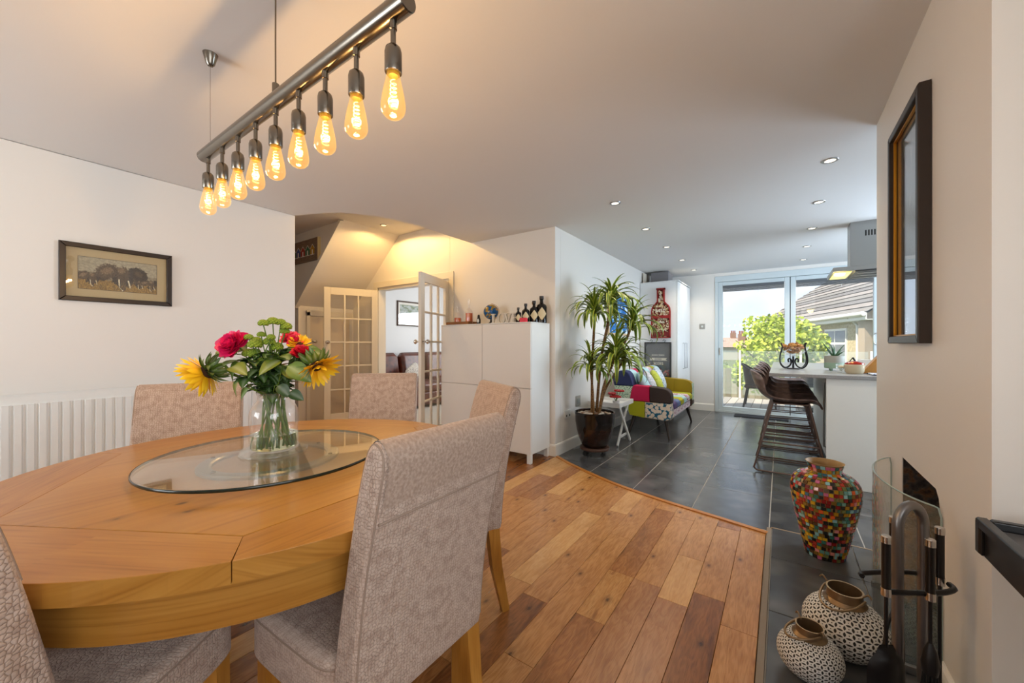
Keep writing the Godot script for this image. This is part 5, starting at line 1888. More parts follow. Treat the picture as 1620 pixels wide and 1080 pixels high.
# ---------------------------------------------------------------- island, stools, hood
func make_island() -> void:
	var t = thing("kitchen_island", "white kitchen island panel carrying the grey worktop", "island", V(0, 0, 0))
	var pm = mat(Color(0.88, 0.885, 0.87), 0.4)
	part(t, "end_panel", bx(0.308, 1.30, 0.0, 0.882, -4.115, -4.09, 0.002), pm)
	part(t, "carcass", bx(0.375, 1.30, 0.08, 0.88, -6.50, -4.116, 0.002), pm)
	part(t, "plinth", bx(0.40, 1.28, 0.0, 0.08, -6.48, -4.12, 0.0), M.steel)
	for q in 3:
		part(t, "side_panel", bx(0.356, 0.374, 0.085, 0.875, -6.49 + q * 0.60, -5.895 + q * 0.60, 0.002), pm)
	# glass fronted drinks cooler in the side
	var cool = part(t, "cooler_door", bx(0.350, 0.374, 0.10, 0.86, -4.665, -4.135, 0.004), M.steel)
	part(cool, "cooler_glass", bx(0.345, 0.350, 0.17, 0.79, -4.60, -4.20, 0.0), mat(Color(0.05, 0.05, 0.055), 0.05))
	part(cool, "handle", MB.new().tube([V(0.350, 0.80, -4.655), V(0.334, 0.80, -4.655), V(0.334, 0.20, -4.655), V(0.350, 0.20, -4.655)], 0.007, 8), M.steel)
	var wm = mat(Color.WHITE, 0.3)
	wm.albedo_texture = noise_tex(FastNoiseLite.TYPE_SIMPLEX, 0.15, 41, 2, 256, [[0.2, Color(0.52, 0.52, 0.525)], [0.8, Color(0.60, 0.60, 0.605)]])
	tri(wm, 3.0)
	one("worktop", bx(-0.083, 1.34, 0.8825, 0.912, -6.58, -4.06, 0.003), wm, "grey worktop overhanging the stools on the kitchen island", "worktop")
	make_stools()
	make_worktop_things()
	make_hood()

func make_stools() -> void:
	var lm = mat(Color(1, 1, 1), 0.32)
	lm.albedo_texture = noise_tex(FastNoiseLite.TYPE_SIMPLEX_SMOOTH, 0.02, 47, 4, 256, [[0.2, Color(0.33, 0.26, 0.235)], [0.6, Color(0.44, 0.36, 0.335)], [1.0, Color(0.53, 0.45, 0.425)]])
	tri(lm, 3.0, false)
	var tm = mat(Color(0.42, 0.34, 0.31), 0.35, 0.4)
	var line = curve2(P2([-0.265, 0.275, -0.245, 0.20, -0.215, 0.12, -0.165, 0.055, -0.09, 0.015, 0.02, 0.0, 0.12, 0.004, 0.20, 0.008, 0.245, -0.004, 0.262, -0.022]), 4)
	var n = line.size() - 1
	var shell = func(u, w, off):
		var x = clampf(w, 0.0, 1.0) * n
		var i = mini(int(x), n - 1)
		var p = line[i].lerp(line[i + 1], x - i)
		var d = (line[i + 1] - line[i]).normalized()
		var s = (u - 0.5) * 2.0
		var back = smoothstep(0.55, 0.1, w)
		var hw = 0.225 - 0.03 * smoothstep(0.8, 1.0, w) * absf(s) - 0.045 * smoothstep(0.12, 0.0, w)
		var q = V(p.x, p.y, s * hw)
		# sides curl up on the seat, wrap forwards on the back
		q.y += (1.0 - back) * 0.045 * pow(absf(s), 2.5) * smoothstep(1.0, 0.75, w)
		q.x += back * 0.085 * s * s
		q.y -= smoothstep(0.12, 0.0, w) * 0.04 * pow(absf(s), 3.0)
		return q + V(-d.y, d.x, 0) * -off
	var b = MB.new()
	b.surf(16, 26, func(u, w): return shell.call(u, w, 0.0), true)
	b.surf(16, 26, func(u, w): return shell.call(u, w, 0.014), false)
	var edge = []
	for q in 17: edge.append(shell.call(q / 16.0, 0.0, 0.007))
	for q in range(1, 27): edge.append(shell.call(1.0, q / 26.0, 0.007))
	for q in range(1, 17): edge.append(shell.call(1.0 - q / 16.0, 1.0, 0.007))
	for q in range(1, 26): edge.append(shell.call(0.0, 1.0 - q / 26.0, 0.007))
	var rim = MB.new().tube(edge, 0.0085, 6, false, true)
	var sm = b.mesh()
	var rm = rim.mesh()
	var words = ["first brown leather bar stool, nearest the white island panel", "second brown leather bar stool from the white island panel", "middle brown leather bar stool of the five at the island", "fourth brown leather bar stool from the white island panel", "last brown leather bar stool, nearest the glazed doors"]
	var frames = []
	for s in [-1, 1]:
		var z = s * 0.225
		var zt = s * 0.15
		var r = 0.035
		frames.append(MB.new().tube(curve_points([V(-0.09, 0.0, zt), V(-0.225, -0.555, z * 0.99), V(-0.235, -0.59, z), V(-0.225, -0.615, z), V(-0.19, -0.625, z), V(0.0, -0.625, z), V(0.245, -0.625, z), V(0.285, -0.615, z), V(0.295, -0.59, z), V(0.285, -0.555, z * 0.99), V(0.17, 0.005, zt)], 4), 0.0075, 8).mesh())
	for q in 5:
		var t = thing("bar_stool", words[q], "stool", V(0.035, 0.6365, -4.415 - 0.53 * q), 0.0, "brown bar stools along the island")
		part(t, "seat_shell", sm, lm)
		part(t, "seat_rim", rm, lm)
		for f in frames:
			part(t, "side_frame", f, tm)
		for s in [-1, 1]:
			part(t, "side_stretcher", MB.new().tube([V(-0.178, -0.365, s * 0.198), V(0.247, -0.365, s * 0.198)], 0.0065, 8), tm)
			for x in [-0.17, 0.22]:
				part(t, "glide", MB.new().lathe(prof([0.0, -0.6365, 0.008, -0.6365, 0.008, -0.632, 0.0, -0.63]), 8), M.black, Transform3D(Basis.IDENTITY, V(x, 0, s * 0.225)))
		part(t, "foot_rest", MB.new().tube([V(0.247, -0.365, -0.198), V(0.247, -0.365, 0.198)], 0.0065, 8), tm)
		part(t, "cross_bar", MB.new().tube([V(-0.178, -0.365, -0.198), V(-0.178, -0.365, 0.198)], 0.0065, 8), tm)
		part(t, "seat_support", bx(-0.10, 0.18, -0.018, -0.006, -0.15, 0.15, 0.002), tm)

func make_worktop_things() -> void:
	var y = 0.9125
	# wire and glass basket of corks
	var t = thing("cork_basket", "dark iron scroll stand with a clear bowl full of corks on the worktop", "bowl", V(0.105, y, -4.85))
	var gl = glass(Color(0.95, 0.97, 0.96), 0.04)
	part(t, "bowl", MB.new().lathe(prof([0.0, 0.125, 0.03, 0.128, 0.075, 0.15, 0.115, 0.19, 0.130, 0.225, 0.127, 0.225, 0.112, 0.192, 0.073, 0.153, 0.03, 0.131, 0.0, 0.129]), 28, 50), gl)
	for q in 4:
		var a = PI / 4 + q * PI / 2
		var d = V(cos(a), 0, sin(a))
		part(t, "scroll_leg", MB.new().tube(curve_points([d * 0.145 + V(0, 0.265, 0), d * 0.130 + V(0, 0.22, 0), d * 0.155 + V(0, 0.13, 0), d * 0.15 + V(0, 0.055, 0), d * 0.10 + V(0, 0.012, 0), d * 0.045 + V(0, 0.03, 0), d * 0.02 + V(0, 0.075, 0), d * 0.035 + V(0, 0.105, 0), d * 0.06 + V(0, 0.095, 0), d * 0.055 + V(0, 0.07, 0)], 4), 0.0065, 7), M.iron)
	part(t, "stem", MB.new().tube([V(0, 0.0, 0), V(0, 0.128, 0)], 0.009, 8), M.iron)
	part(t, "foot", MB.new().lathe(prof([0.0, 0.0, 0.055, 0.0, 0.05, 0.008, 0.0, 0.012]), 18), M.iron)
	var ck = MB.new().lathe(prof([0.0, -0.021, 0.0105, -0.021, 0.0115, -0.018, 0.0115, 0.018, 0.0105, 0.021, 0.0, 0.021]), 9).mesh()
	var cm = [mat(Color(0.66, 0.45, 0.22), 0.85), mat(Color(0.56, 0.35, 0.15), 0.85), mat(Color(0.74, 0.55, 0.31), 0.85), mat(Color(0.50, 0.30, 0.13), 0.85)]
	rng.seed = 91
	for q in 66:
		var r = sqrt(rng.randf())
		var a = rng.randf() * TAU
		var h = rng.randf()
		var rr = lerpf(0.045, 0.100, h) * r
		var o = MeshInstance3D.new()
		o.name = numbered("cork")
		o.mesh = ck
		o.material_override = cm[q % 4]
		add_child(o)
		o.position = V(0.105, y, -4.85) + V(cos(a) * rr, lerpf(0.165, 0.262 - 0.03 * r * r, h), sin(a) * rr)
		o.rotation = V(rng.randf_range(-0.5, 0.5) + PI / 2, rng.randf() * TAU, 0)
		tag(o, "wine cork heaped in the glass bowl of the iron scroll stand", "cork", "wine corks in the bowl")
	# aloe in a two-tone planter
	var p = thing("aloe_planter", "spiky aloe in a grey and pale green footed planter on the worktop", "plant", V(0.42, y, -4.78))
	part(p, "planter", MB.new().lathe(prof([0.0, 0.022, 0.07, 0.022, 0.074, 0.03, 0.077, 0.14, 0.072, 0.14, 0.069, 0.12, 0.0, 0.12]), 28), mat(Color(0.62, 0.62, 0.58), 0.6))
	part(p, "band", MB.new().lathe(prof([0.0745, 0.024, 0.0762, 0.03, 0.0775, 0.075, 0.0755, 0.0755]), 28), mat(Color(0.55, 0.66, 0.58), 0.6))
	for q in 3:
		var a = TAU * q / 3
		part(p, "foot", MB.new().lathe(prof([0.0, 0.0, 0.01, 0.0, 0.013, 0.024, 0.0, 0.024]), 10), mat(Color(0.55, 0.66, 0.58), 0.6), Transform3D(Basis.IDENTITY, V(cos(a) * 0.05, 0, sin(a) * 0.05)))
	var am = mat(Color(0.20, 0.34, 0.22), 0.45)
	for q in 9:
		var a = q * 2.4
		var ln = [0.15, 0.11, 0.13, 0.09, 0.19, 0.10, 0.12, 0.14, 0.09][q]
		var out = [0.5, 0.9, 0.4, 1.2, 0.55, 0.8, 0.6, 0.3, 1.0][q]
		var d = V(cos(a) * out, 1.0, sin(a) * out).normalized()
		part(p, "leaf", MB.new().tube([V(0, 0.12, 0), V(0, 0.12, 0) + d * ln * 0.4, V(0, 0.12, 0) + d * ln * 0.8 + V(cos(a), 0, sin(a)) * 0.006, V(0, 0.12, 0) + d * ln + V(cos(a), 0, sin(a)) * 0.012], [0.008, 0.0075, 0.004, 0.0006], 6), am)
	# small pots
	one("glass_tumbler", MB.new().lathe(prof([0.0, 0.0, 0.036, 0.0, 0.040, 0.075, 0.037, 0.075, 0.033, 0.006, 0.0, 0.006]), 20), glass(Color(0.9, 0.94, 0.93), 0.10), "clear glass tumbler between the planter and the lidded bowl", "glass", V(0.44, y, -4.44))
	var lb = thing("lidded_bowl", "cream stoneware bowl with a shiny red lid on the worktop", "bowl", V(0.515, y, -4.36))
	var sw = mat(Color(0.76, 0.70, 0.58), 0.3)
	part(lb, "bowl", MB.new().lathe(prof([0.0, 0.0, 0.052, 0.0, 0.064, 0.02, 0.069, 0.075, 0.064, 0.08, 0.0, 0.08]), 28, 50), sw)
	part(lb, "lid", MB.new().lathe(prof([0.0, 0.08, 0.066, 0.08, 0.064, 0.09, 0.04, 0.102, 0.012, 0.107, 0.0, 0.108]), 28, 50), mat(Color(0.60, 0.12, 0.06), 0.15))
	part(lb, "handle", MB.new().ball(V(-0.085, 0.055, 0), V(0.022, 0.012, 0.018), 10, 6), sw)
	# angled phone stand of thin dark bars
	var sd = thing("wire_stand", "small dark folding wire stand behind the lidded bowl", "stand", V(0.55, y, -4.66))
	part(sd, "strut", MB.new().tube([V(-0.09, 0.0, 0), V(-0.01, 0.13, 0)], 0.004, 6), M.iron)
	part(sd, "strut", MB.new().tube([V(-0.01, 0.13, 0), V(0.05, 0.0, 0)], 0.008, 6), M.iron)
	var pa = thing("paper_napkins", "white paper napkins standing behind the knife block", "napkins", V(0.66, y, -4.80))
	part(pa, "stack", bx(-0.07, 0.07, 0.0, 0.11, -0.02, 0.02, 0.002), M.white)
	# knife block
	var kb = thing("knife_block", "slanted wooden knife block with black-handled knives on the worktop", "knife block", V(0.70, y, -4.50))
	var wd = mat(Color.WHITE, 0.45)
	wd.albedo_texture = M.oak.albedo_texture
	tri(wd, 3.0, false)
	part(kb, "block", MB.new().plate(P2([-0.13, 0.0, 0.06, 0.0, 0.11, 0.045, 0.035, 0.175, -0.005, 0.170]), -0.05, 0.05, 1.0, Vector2.ZERO, 0.003), wd)
	for q in 4:
		var z = -0.033 + q * 0.022
		part(kb, "knife_handle", MB.new().at(Transform3D(Basis(Vector3.BACK, -0.95), V(0.075, 0.165 - 0.01 * (q % 2), z))).box(V(0.0, 0.0, 0), V(0.020, 0.12, 0.013), 0.005), M.black)
	var mt = mat(Color.WHITE, 0.6)
	mt.albedo_texture = noise_tex(FastNoiseLite.TYPE_CELLULAR, 0.05, 63, 1, 128, [[0.0, Color(0.86, 0.87, 0.9)], [0.5, Color(0.86, 0.87, 0.9)], [0.55, Color(0.30, 0.36, 0.48)], [1.0, Color(0.30, 0.36, 0.48)]])
	tri(mt, 6.0)
	var pt = thing("patterned_tray", "blue and white patterned tray under the knife block edge", "tray", V(0.76, y, -4.28))
	part(pt, "surface", bx(-0.16, 0.16, 0.001, 0.012, -0.09, 0.09, 0.003), mt)
	part(pt, "edge", bx(-0.165, 0.165, 0.0, 0.010, -0.096, -0.0905, 0.001), M.black)

func make_hood() -> void:
	var t = thing("range_hood", "brushed steel island extractor hood with slotted chimney hanging from the ceiling", "hood", V(0.865, 0, -5.17))
	var sm = mat(Color(0.60, 0.60, 0.59), 0.34, 0.85)
	part(t, "chimney", bx(-0.292, 0.15, 1.905, CEIL, -0.15, 0.05, 0.002), sm)
	for q in 14:
		var x = -0.175 + q * 0.022
		part(t, "vent_slot", bx(x - 0.006, x + 0.006, 2.235, 2.29, 0.0492, 0.0515, 0.0), mat(Color(0.08, 0.07, 0.06), 0.7))
	part(t, "canopy", bx(-0.445, 0.45, 1.868, 1.908, -0.30, 0.30, 0.003), sm)
	part(t, "baffle", bx(-0.28, 0.30, 1.858, 1.868, -0.27, 0.27, 0.003), mat(Color(0.33, 0.33, 0.33), 0.4, 0.9))
	for q in 3:
		part(t, "baffle_rib", bx(-0.25, 0.27, 1.852, 1.858, -0.20 + q * 0.18, -0.17 + q * 0.18, 0.002), sm)
	var em = mat(Color(1, 0.95, 0.6), 0.3)
	em.emission_enabled = true
	em.emission = Color(1.0, 0.9, 0.45)
	em.emission_energy_multiplier = 0.8
	part(t, "lamp_panel", bx(-0.43, -0.30, 1.862, 1.868, -0.24, 0.24, 0.001), em)
	var l = OmniLight3D.new()
	l.name = "hood_light"
	l.light_color = Color(1.0, 0.9, 0.6)
	l.light_energy = 0.03
	l.light_size = 0.05
	l.omni_range = 6.0
	l.omni_attenuation = 2.0
	l.shadow_enabled = true
	t.add_child(l)
	l.position = V(-0.37, 1.84, 0)

# ---------------------------------------------------------------- hearth, fire tools, right-hand wall
func make_hearth() -> void:
	make_mosaic_vase()
	make_lanterns()
	make_screen()
	make_fire_tools()
	# tall picture on the chimney breast
	var im = Image.create(128, 256, false, Image.FORMAT_RGB8)
	var f = noise(FastNoiseLite.TYPE_SIMPLEX_SMOOTH, 0.02, 29, 4)
	for y in 256:
		for x in 128:
			var k = Color(0.09, 0.11, 0.12).lerp(Color(0.20, 0.22, 0.22), clampf(0.5 + f.get_noise_2d(x, y), 0, 1))
			k = k.lerp(Color(0.55, 0.55, 0.48), smoothstep(0.25, 0.5, f.get_noise_2d(x * 2.2 + 40, y * 0.8 + 10)) * (1.0 if y < 120 else 0.2))
			im.set_pixel(x, y, k)
	var brown = mat(Color(0.16, 0.115, 0.085), 0.4)
	var p = picture("tall_picture", "tall dark framed picture with gold inner edge on the chimney breast", V(0.439, 1.635, -2.205), -90, 0.475, 0.935, 0.030, 0.036, brown, M.black, 0.012, ImageTexture.create_from_image(im))
	var gold = mat(Color(0.78, 0.54, 0.16), 0.3, 0.8)
	for s in [[-0.2075, -0.2005, -0.4375, 0.4375], [0.2005, 0.2075, -0.4375, 0.4375], [-0.2005, 0.2005, -0.4375, -0.4305], [-0.2005, 0.2005, 0.4305, 0.4375]]:
		part(p, "gold_slip", bx(s[0], s[1], s[2], s[3], 0.0105, 0.022, 0.002), gold)
	# wall-hung black shelf with a sunk top
	var b = thing("black_shelf", "black framed shelf with a sunken grey top, cut off by the picture's edge", "shelf", V(0.69, 0.75, -0.90))
	var sat = mat(Color(0.06, 0.058, 0.062), 0.28)
	part(b, "top_panel", bx(-0.28, 0.31, -0.03, -0.018, -0.48, 0.49, 0.002), mat(Color(0.30, 0.29, 0.285), 0.35))
	for s in [[-0.305, -0.283, -0.505, 0.505], [0.287, 0.309, -0.505, 0.505]]:
		part(b, "rim", bx(s[0], s[1], -0.024, 0.0, s[2], s[3], 0.004), sat)
	for s in [[-0.505, -0.483], [0.483, 0.505]]:
		part(b, "rim", bx(-0.283, 0.287, -0.024, 0.0, s[0], s[1], 0.004), sat)
	part(b, "apron", bx(-0.296, -0.285, -0.088, -0.026, -0.485, 0.485, 0.002), sat)
	part(b, "apron", bx(-0.285, 0.287, -0.088, -0.026, -0.495, -0.486, 0.002), sat)
	part(b, "corner_post", bx(-0.3055, -0.280, -0.086, -0.002, -0.506, -0.478, 0.006), sat)
	part(b, "bracket", bx(0.0, 0.308, -0.10, -0.03, 0.1, 0.13, 0.002), sat)
	part(b, "bracket", bx(0.0, 0.308, -0.10, -0.03, -0.3, -0.27, 0.002), sat)

func make_mosaic_vase() -> void:
	var t = thing("mosaic_vase", "large floor vase covered in small multicoloured mosaic tiles on the slate", "vase", V(0.20, 0.0065, -2.735))
	var outline = curve2(P2([0.088, 0.0, 0.098, 0.05, 0.118, 0.14, 0.137, 0.23, 0.151, 0.31, 0.155, 0.36, 0.146, 0.405, 0.118, 0.438, 0.086, 0.452, 0.074, 0.462, 0.073, 0.478, 0.080, 0.498, 0.088, 0.508]), 5)
	var pr = [Vector2(0, 0)]
	for q in outline: pr.append(q - Vector2(0.0015, 0))
	pr.append_array([Vector2(0.082, 0.508), Vector2(0.074, 0.495), Vector2(0.066, 0.475), Vector2(0.068, 0.458), Vector2(0.09, 0.44), Vector2(0.12, 0.40), Vector2(0.12, 0.36), Vector2(0.0, 0.34)])
	part(t, "body", MB.new().lathe(pr, 48, 50), mat(Color(0.62, 0.50, 0.32), 0.6))
	# chips
	var hues = [Color(0.30, 0.02, 0.02), Color(0.50, 0.05, 0.03), Color(0.02, 0.02, 0.022), Color(0.12, 0.06, 0.02), Color(0.02, 0.02, 0.022), Color(0.22, 0.02, 0.02), Color(0.02, 0.025, 0.03), Color(0.55, 0.30, 0.02), Color(0.75, 0.48, 0.03), Color(0.05, 0.20, 0.18), Color(0.16, 0.40, 0.38), Color(0.62, 0.16, 0.34), Color(0.75, 0.30, 0.28), Color(0.28, 0.17, 0.03), Color(0.80, 0.14, 0.03), Color(0.30, 0.62, 0.70), Color(0.20, 0.24, 0.08), Color(0.05, 0.18, 0.30)]
	var b = MB.new()
	rng.seed = 77
	var s = 0.010
	var total = 0.0
	var cum = [0.0]
	for q in outline.size() - 1:
		total += (outline[q + 1] - outline[q]).length()
		cum.append(total)
	var row = 0.0195
	while s < total - 0.008:
		var i = 0
		while cum[i + 1] < s: i += 1
		var p = outline[i].lerp(outline[i + 1], (s - cum[i]) / (cum[i + 1] - cum[i]))
		var d = (outline[i + 1] - outline[i]).normalized()
		var k = maxi(10, int(TAU * p.x / 0.0205))
		var ph = rng.randf() * TAU
		for j in k:
			var a = ph + TAU * j / k
			var tang = V(-sin(a), 0, cos(a))
			var up = V(d.x * cos(a), d.y, d.x * sin(a))
			var nn = tang.cross(up)
			var rad = V(cos(a), 0, sin(a))
			if nn.dot(rad) < 0 and absf(d.y) > 0.2: tang = -tang
			nn = tang.cross(up).normalized()
			var rot = rng.randf_range(-0.07, 0.07)
			var hw = TAU * p.x / k * 0.5 * rng.randf_range(0.78, 0.92)
			var hh = row * 0.5 * rng.randf_range(0.78, 0.93)
			if rng.randf() < 0.10: hw *= 0.5
			b.tint(hues[rng.randi_range(0, hues.size() - 1)])
			b.at(Transform3D(Basis(tang, up, nn) * Basis(Vector3.BACK, rot), V(p.x * cos(a), p.y, p.x * sin(a))))
			var z = 0.0022
			b.quad(V(-hw, -hh, z), V(hw, -hh, z), V(hw, hh, z), V(-hw, hh, z))
			b.quad(V(-hw, -hh, -0.002), V(hw, -hh, -0.002), V(hw, -hh, z), V(-hw, -hh, z))
			b.quad(V(hw, hh, -0.002), V(-hw, hh, -0.002), V(-hw, hh, z), V(hw, hh, z))
			b.quad(V(hw, -hh, -0.002), V(hw, hh, -0.002), V(hw, hh, z), V(hw, -hh, z))
			b.quad(V(-hw, hh, -0.002), V(-hw, -hh, -0.002), V(-hw, -hh, z), V(-hw, hh, z))
		s += row
	var tm = mat(Color.WHITE, 0.08)
	tm.vertex_color_use_as_albedo = true
	var o = part(t, "mosaic_tiles", b, tm)
	o.set_meta("kind", "stuff")

func make_lanterns() -> void:
	# carved petal pattern: one cell, repeated
	var N = 96
	var im = Image.create(N, N, false, Image.FORMAT_RGB8)
	var hm = Image.create(N, N, false, Image.FORMAT_L8)
	for y in N:
		for x in N:
			var p = Vector2(x + 0.5, y + 0.5) / N
			var dark = 0.0
			# petals along the four sides of the cell and a small dot in the middle
			for c in [[Vector2(0.5, 0.0), 0], [Vector2(0.5, 1.0), 0], [Vector2(0.0, 0.5), 1], [Vector2(1.0, 0.5), 1]]:
				var d = p - c[0]
				if c[1] == 1: d = Vector2(d.y, d.x)
				var hw = 0.155 * (1.0 - pow(absf(d.x) / 0.37, 2.0))
				if absf(d.x) < 0.37: dark = maxf(dark, smoothstep(hw + 0.02, hw - 0.02, absf(d.y)))
			var m = p - Vector2(0.5, 0.5)
			dark = maxf(dark, smoothstep(0.115, 0.075, absf(m.x) + absf(m.y)))
			im.set_pixel(x, y, Color(0.90, 0.895, 0.88).lerp(Color(0.16, 0.15, 0.145), dark))
			hm.set_pixel(x, y, Color(1.0 - dark, 1.0 - dark, 1.0 - dark))
	var white = mat(Color.WHITE, 0.55)
	white.albedo_texture = ImageTexture.create_from_image(im)
	bumped(white, ImageTexture.create_from_image(hm), 0.3)
	white.uv1_scale = Vector3(30, 13, 1)
	var collar = mat(Color(0.56, 0.47, 0.36), 0.35, 0.75)
	for s in [[V(0.198, 0.0062, -1.912), 1.0, "larger white carved lantern with metal collar on the slate hearth", 0.5], [V(0.083, 0.0062, -1.705), 0.74, "smaller white carved lantern in front of the larger one on the slate", 0.9]]:
		var k = s[1]
		var t = thing("lantern", s[2], "lantern", s[0], 0.0, "white carved lanterns on the hearth")
		var pr = []
		for q in 15:
			var a = -1.18 + 2.28 * q / 14.0
			pr.append(Vector2(cos(a) * 0.130, 0.098 + sin(a) * 0.106) * k)
		part(t, "body", MB.new().lathe(pr, 48, 60), white)
		var y0 = pr[14].y
		var r0 = pr[14].x
		part(t, "base", MB.new().lathe([Vector2(0, 0.0), Vector2(pr[0].x, 0.0), pr[0]], 32), collar)
		part(t, "collar", MB.new().lathe([Vector2(r0 + 0.006, y0 - 0.004), Vector2(r0 + 0.007, y0), Vector2(0.055 * k, y0 + 0.012 * k), Vector2(0.052 * k, y0 + 0.040 * k), Vector2(0.056 * k, y0 + 0.043 * k), Vector2(0.050 * k, y0 + 0.043 * k), Vector2(0.048 * k, y0 + 0.01 * k), Vector2(0.05 * k, y0 - 0.04 * k)], 36, 35), collar)
		part(t, "candle_cup", MB.new().lathe(prof([0.0, 0.05 * k, 0.036 * k, 0.05 * k, 0.038 * k, 0.115 * k, 0.035 * k, 0.115 * k, 0.033 * k, 0.056 * k, 0.0, 0.056 * k]), 20), M.pane)
		# bail handle hanging down on one side
		var hp = []
		var ax = V(cos(s[3]), 0, sin(s[3]))
		var sd = V(sin(s[3]), 0, -cos(s[3]))
		for q in 17:
			var a = PI * q / 16.0
			hp.append(ax * cos(a) * 0.062 * k + V(0, y0 + 0.030 * k - 0.026 * k * sin(a), 0) - sd * sin(a) * 0.112 * k)
		part(t, "handle", MB.new().tube(hp, 0.0042, 7), collar)
		for e in [-1, 1]:
			part(t, "hook", MB.new().tube(curve_points([ax * e * 0.050 * k + V(0, y0 + 0.035 * k, 0), ax * e * 0.062 * k + V(0, y0 + 0.05 * k, 0), ax * e * 0.072 * k + V(0, y0 + 0.058 * k, 0), ax * e * 0.080 * k + V(0, y0 + 0.048 * k, 0)], 3), 0.003, 6), collar)

func make_screen() -> void:
	var t = thing("fire_screen", "curved clear glass fire screen standing before the fire opening", "fire screen", V(0, 0.0065, 0))
	var arc = curve2(P2([0.432, -2.565, 0.385, -2.49, 0.345, -2.38, 0.325, -2.25, 0.328, -2.12, 0.35, -2.00, 0.385, -1.915, 0.432, -1.85]), 6)
	var n = arc.size()
	var h = 0.615
	var top = func(s):
		var e = minf(s, 1.0 - s)
		return h - (0.03 - sqrt(maxf(0.0, 0.0009 - pow(maxf(0.0, 0.03 - e * 0.9), 2.0)))) if e < 0.034 else h
	var b = MB.new()
	var o = PackedVector3Array()
	for q in n:
		var a = arc[maxi(q - 1, 0)]
		var c = arc[mini(q + 1, n - 1)]
		var nn = Vector2((c - a).y, -(c - a).x).normalized()
		if nn.x > 0: nn = -nn
		o.append(V(nn.x, 0, nn.y))
	for q in n - 1:
		var y0 = top.call(float(q) / (n - 1))
		var y1 = top.call(float(q + 1) / (n - 1))
		var p0 = V(arc[q].x, 0, arc[q].y)
		var p1 = V(arc[q + 1].x, 0, arc[q + 1].y)
		var w = 0.008
		var i = b.vert(p0, o[q])
		b.vert(p1, o[q + 1])
		b.vert(p1 + V(0, y1, 0), o[q + 1])
		b.vert(p0 + V(0, y0, 0), o[q])
		b.quad_ix(i, i + 1, i + 2, i + 3)
		var g0 = p0 - o[q] * w
		var g1 = p1 - o[q + 1] * w
		i = b.vert(g0, -o[q])
		b.vert(g1, -o[q + 1])
		b.vert(g1 + V(0, y1, 0), -o[q + 1])
		b.vert(g0 + V(0, y0, 0), -o[q])
		b.quad_ix(i + 1, i, i + 3, i + 2)
	part(t, "glass", b, glass(Color(0.80, 0.92, 0.90), 0.05))
	var rim = []
	for q in n:
		rim.append(V(arc[q].x, top.call(float(q) / (n - 1)), arc[q].y) - o[q] * 0.004)
	rim.push_front(V(arc[0].x, 0.0, arc[0].y) - o[0] * 0.004)
	rim.push_back(V(arc[n - 1].x, 0.0, arc[n - 1].y) - o[n - 1] * 0.004)
	part(t, "polished_edge", MB.new().tube(rim, 0.003, 6), mat(Color(0.62, 0.70, 0.69), 0.08))
	for q in [6, n - 7]:
		part(t, "foot", bx(arc[q].x - 0.03, arc[q].x + 0.02, 0.0, 0.03, arc[q].y - 0.008, arc[q].y + 0.008, 0.003), M.steel)

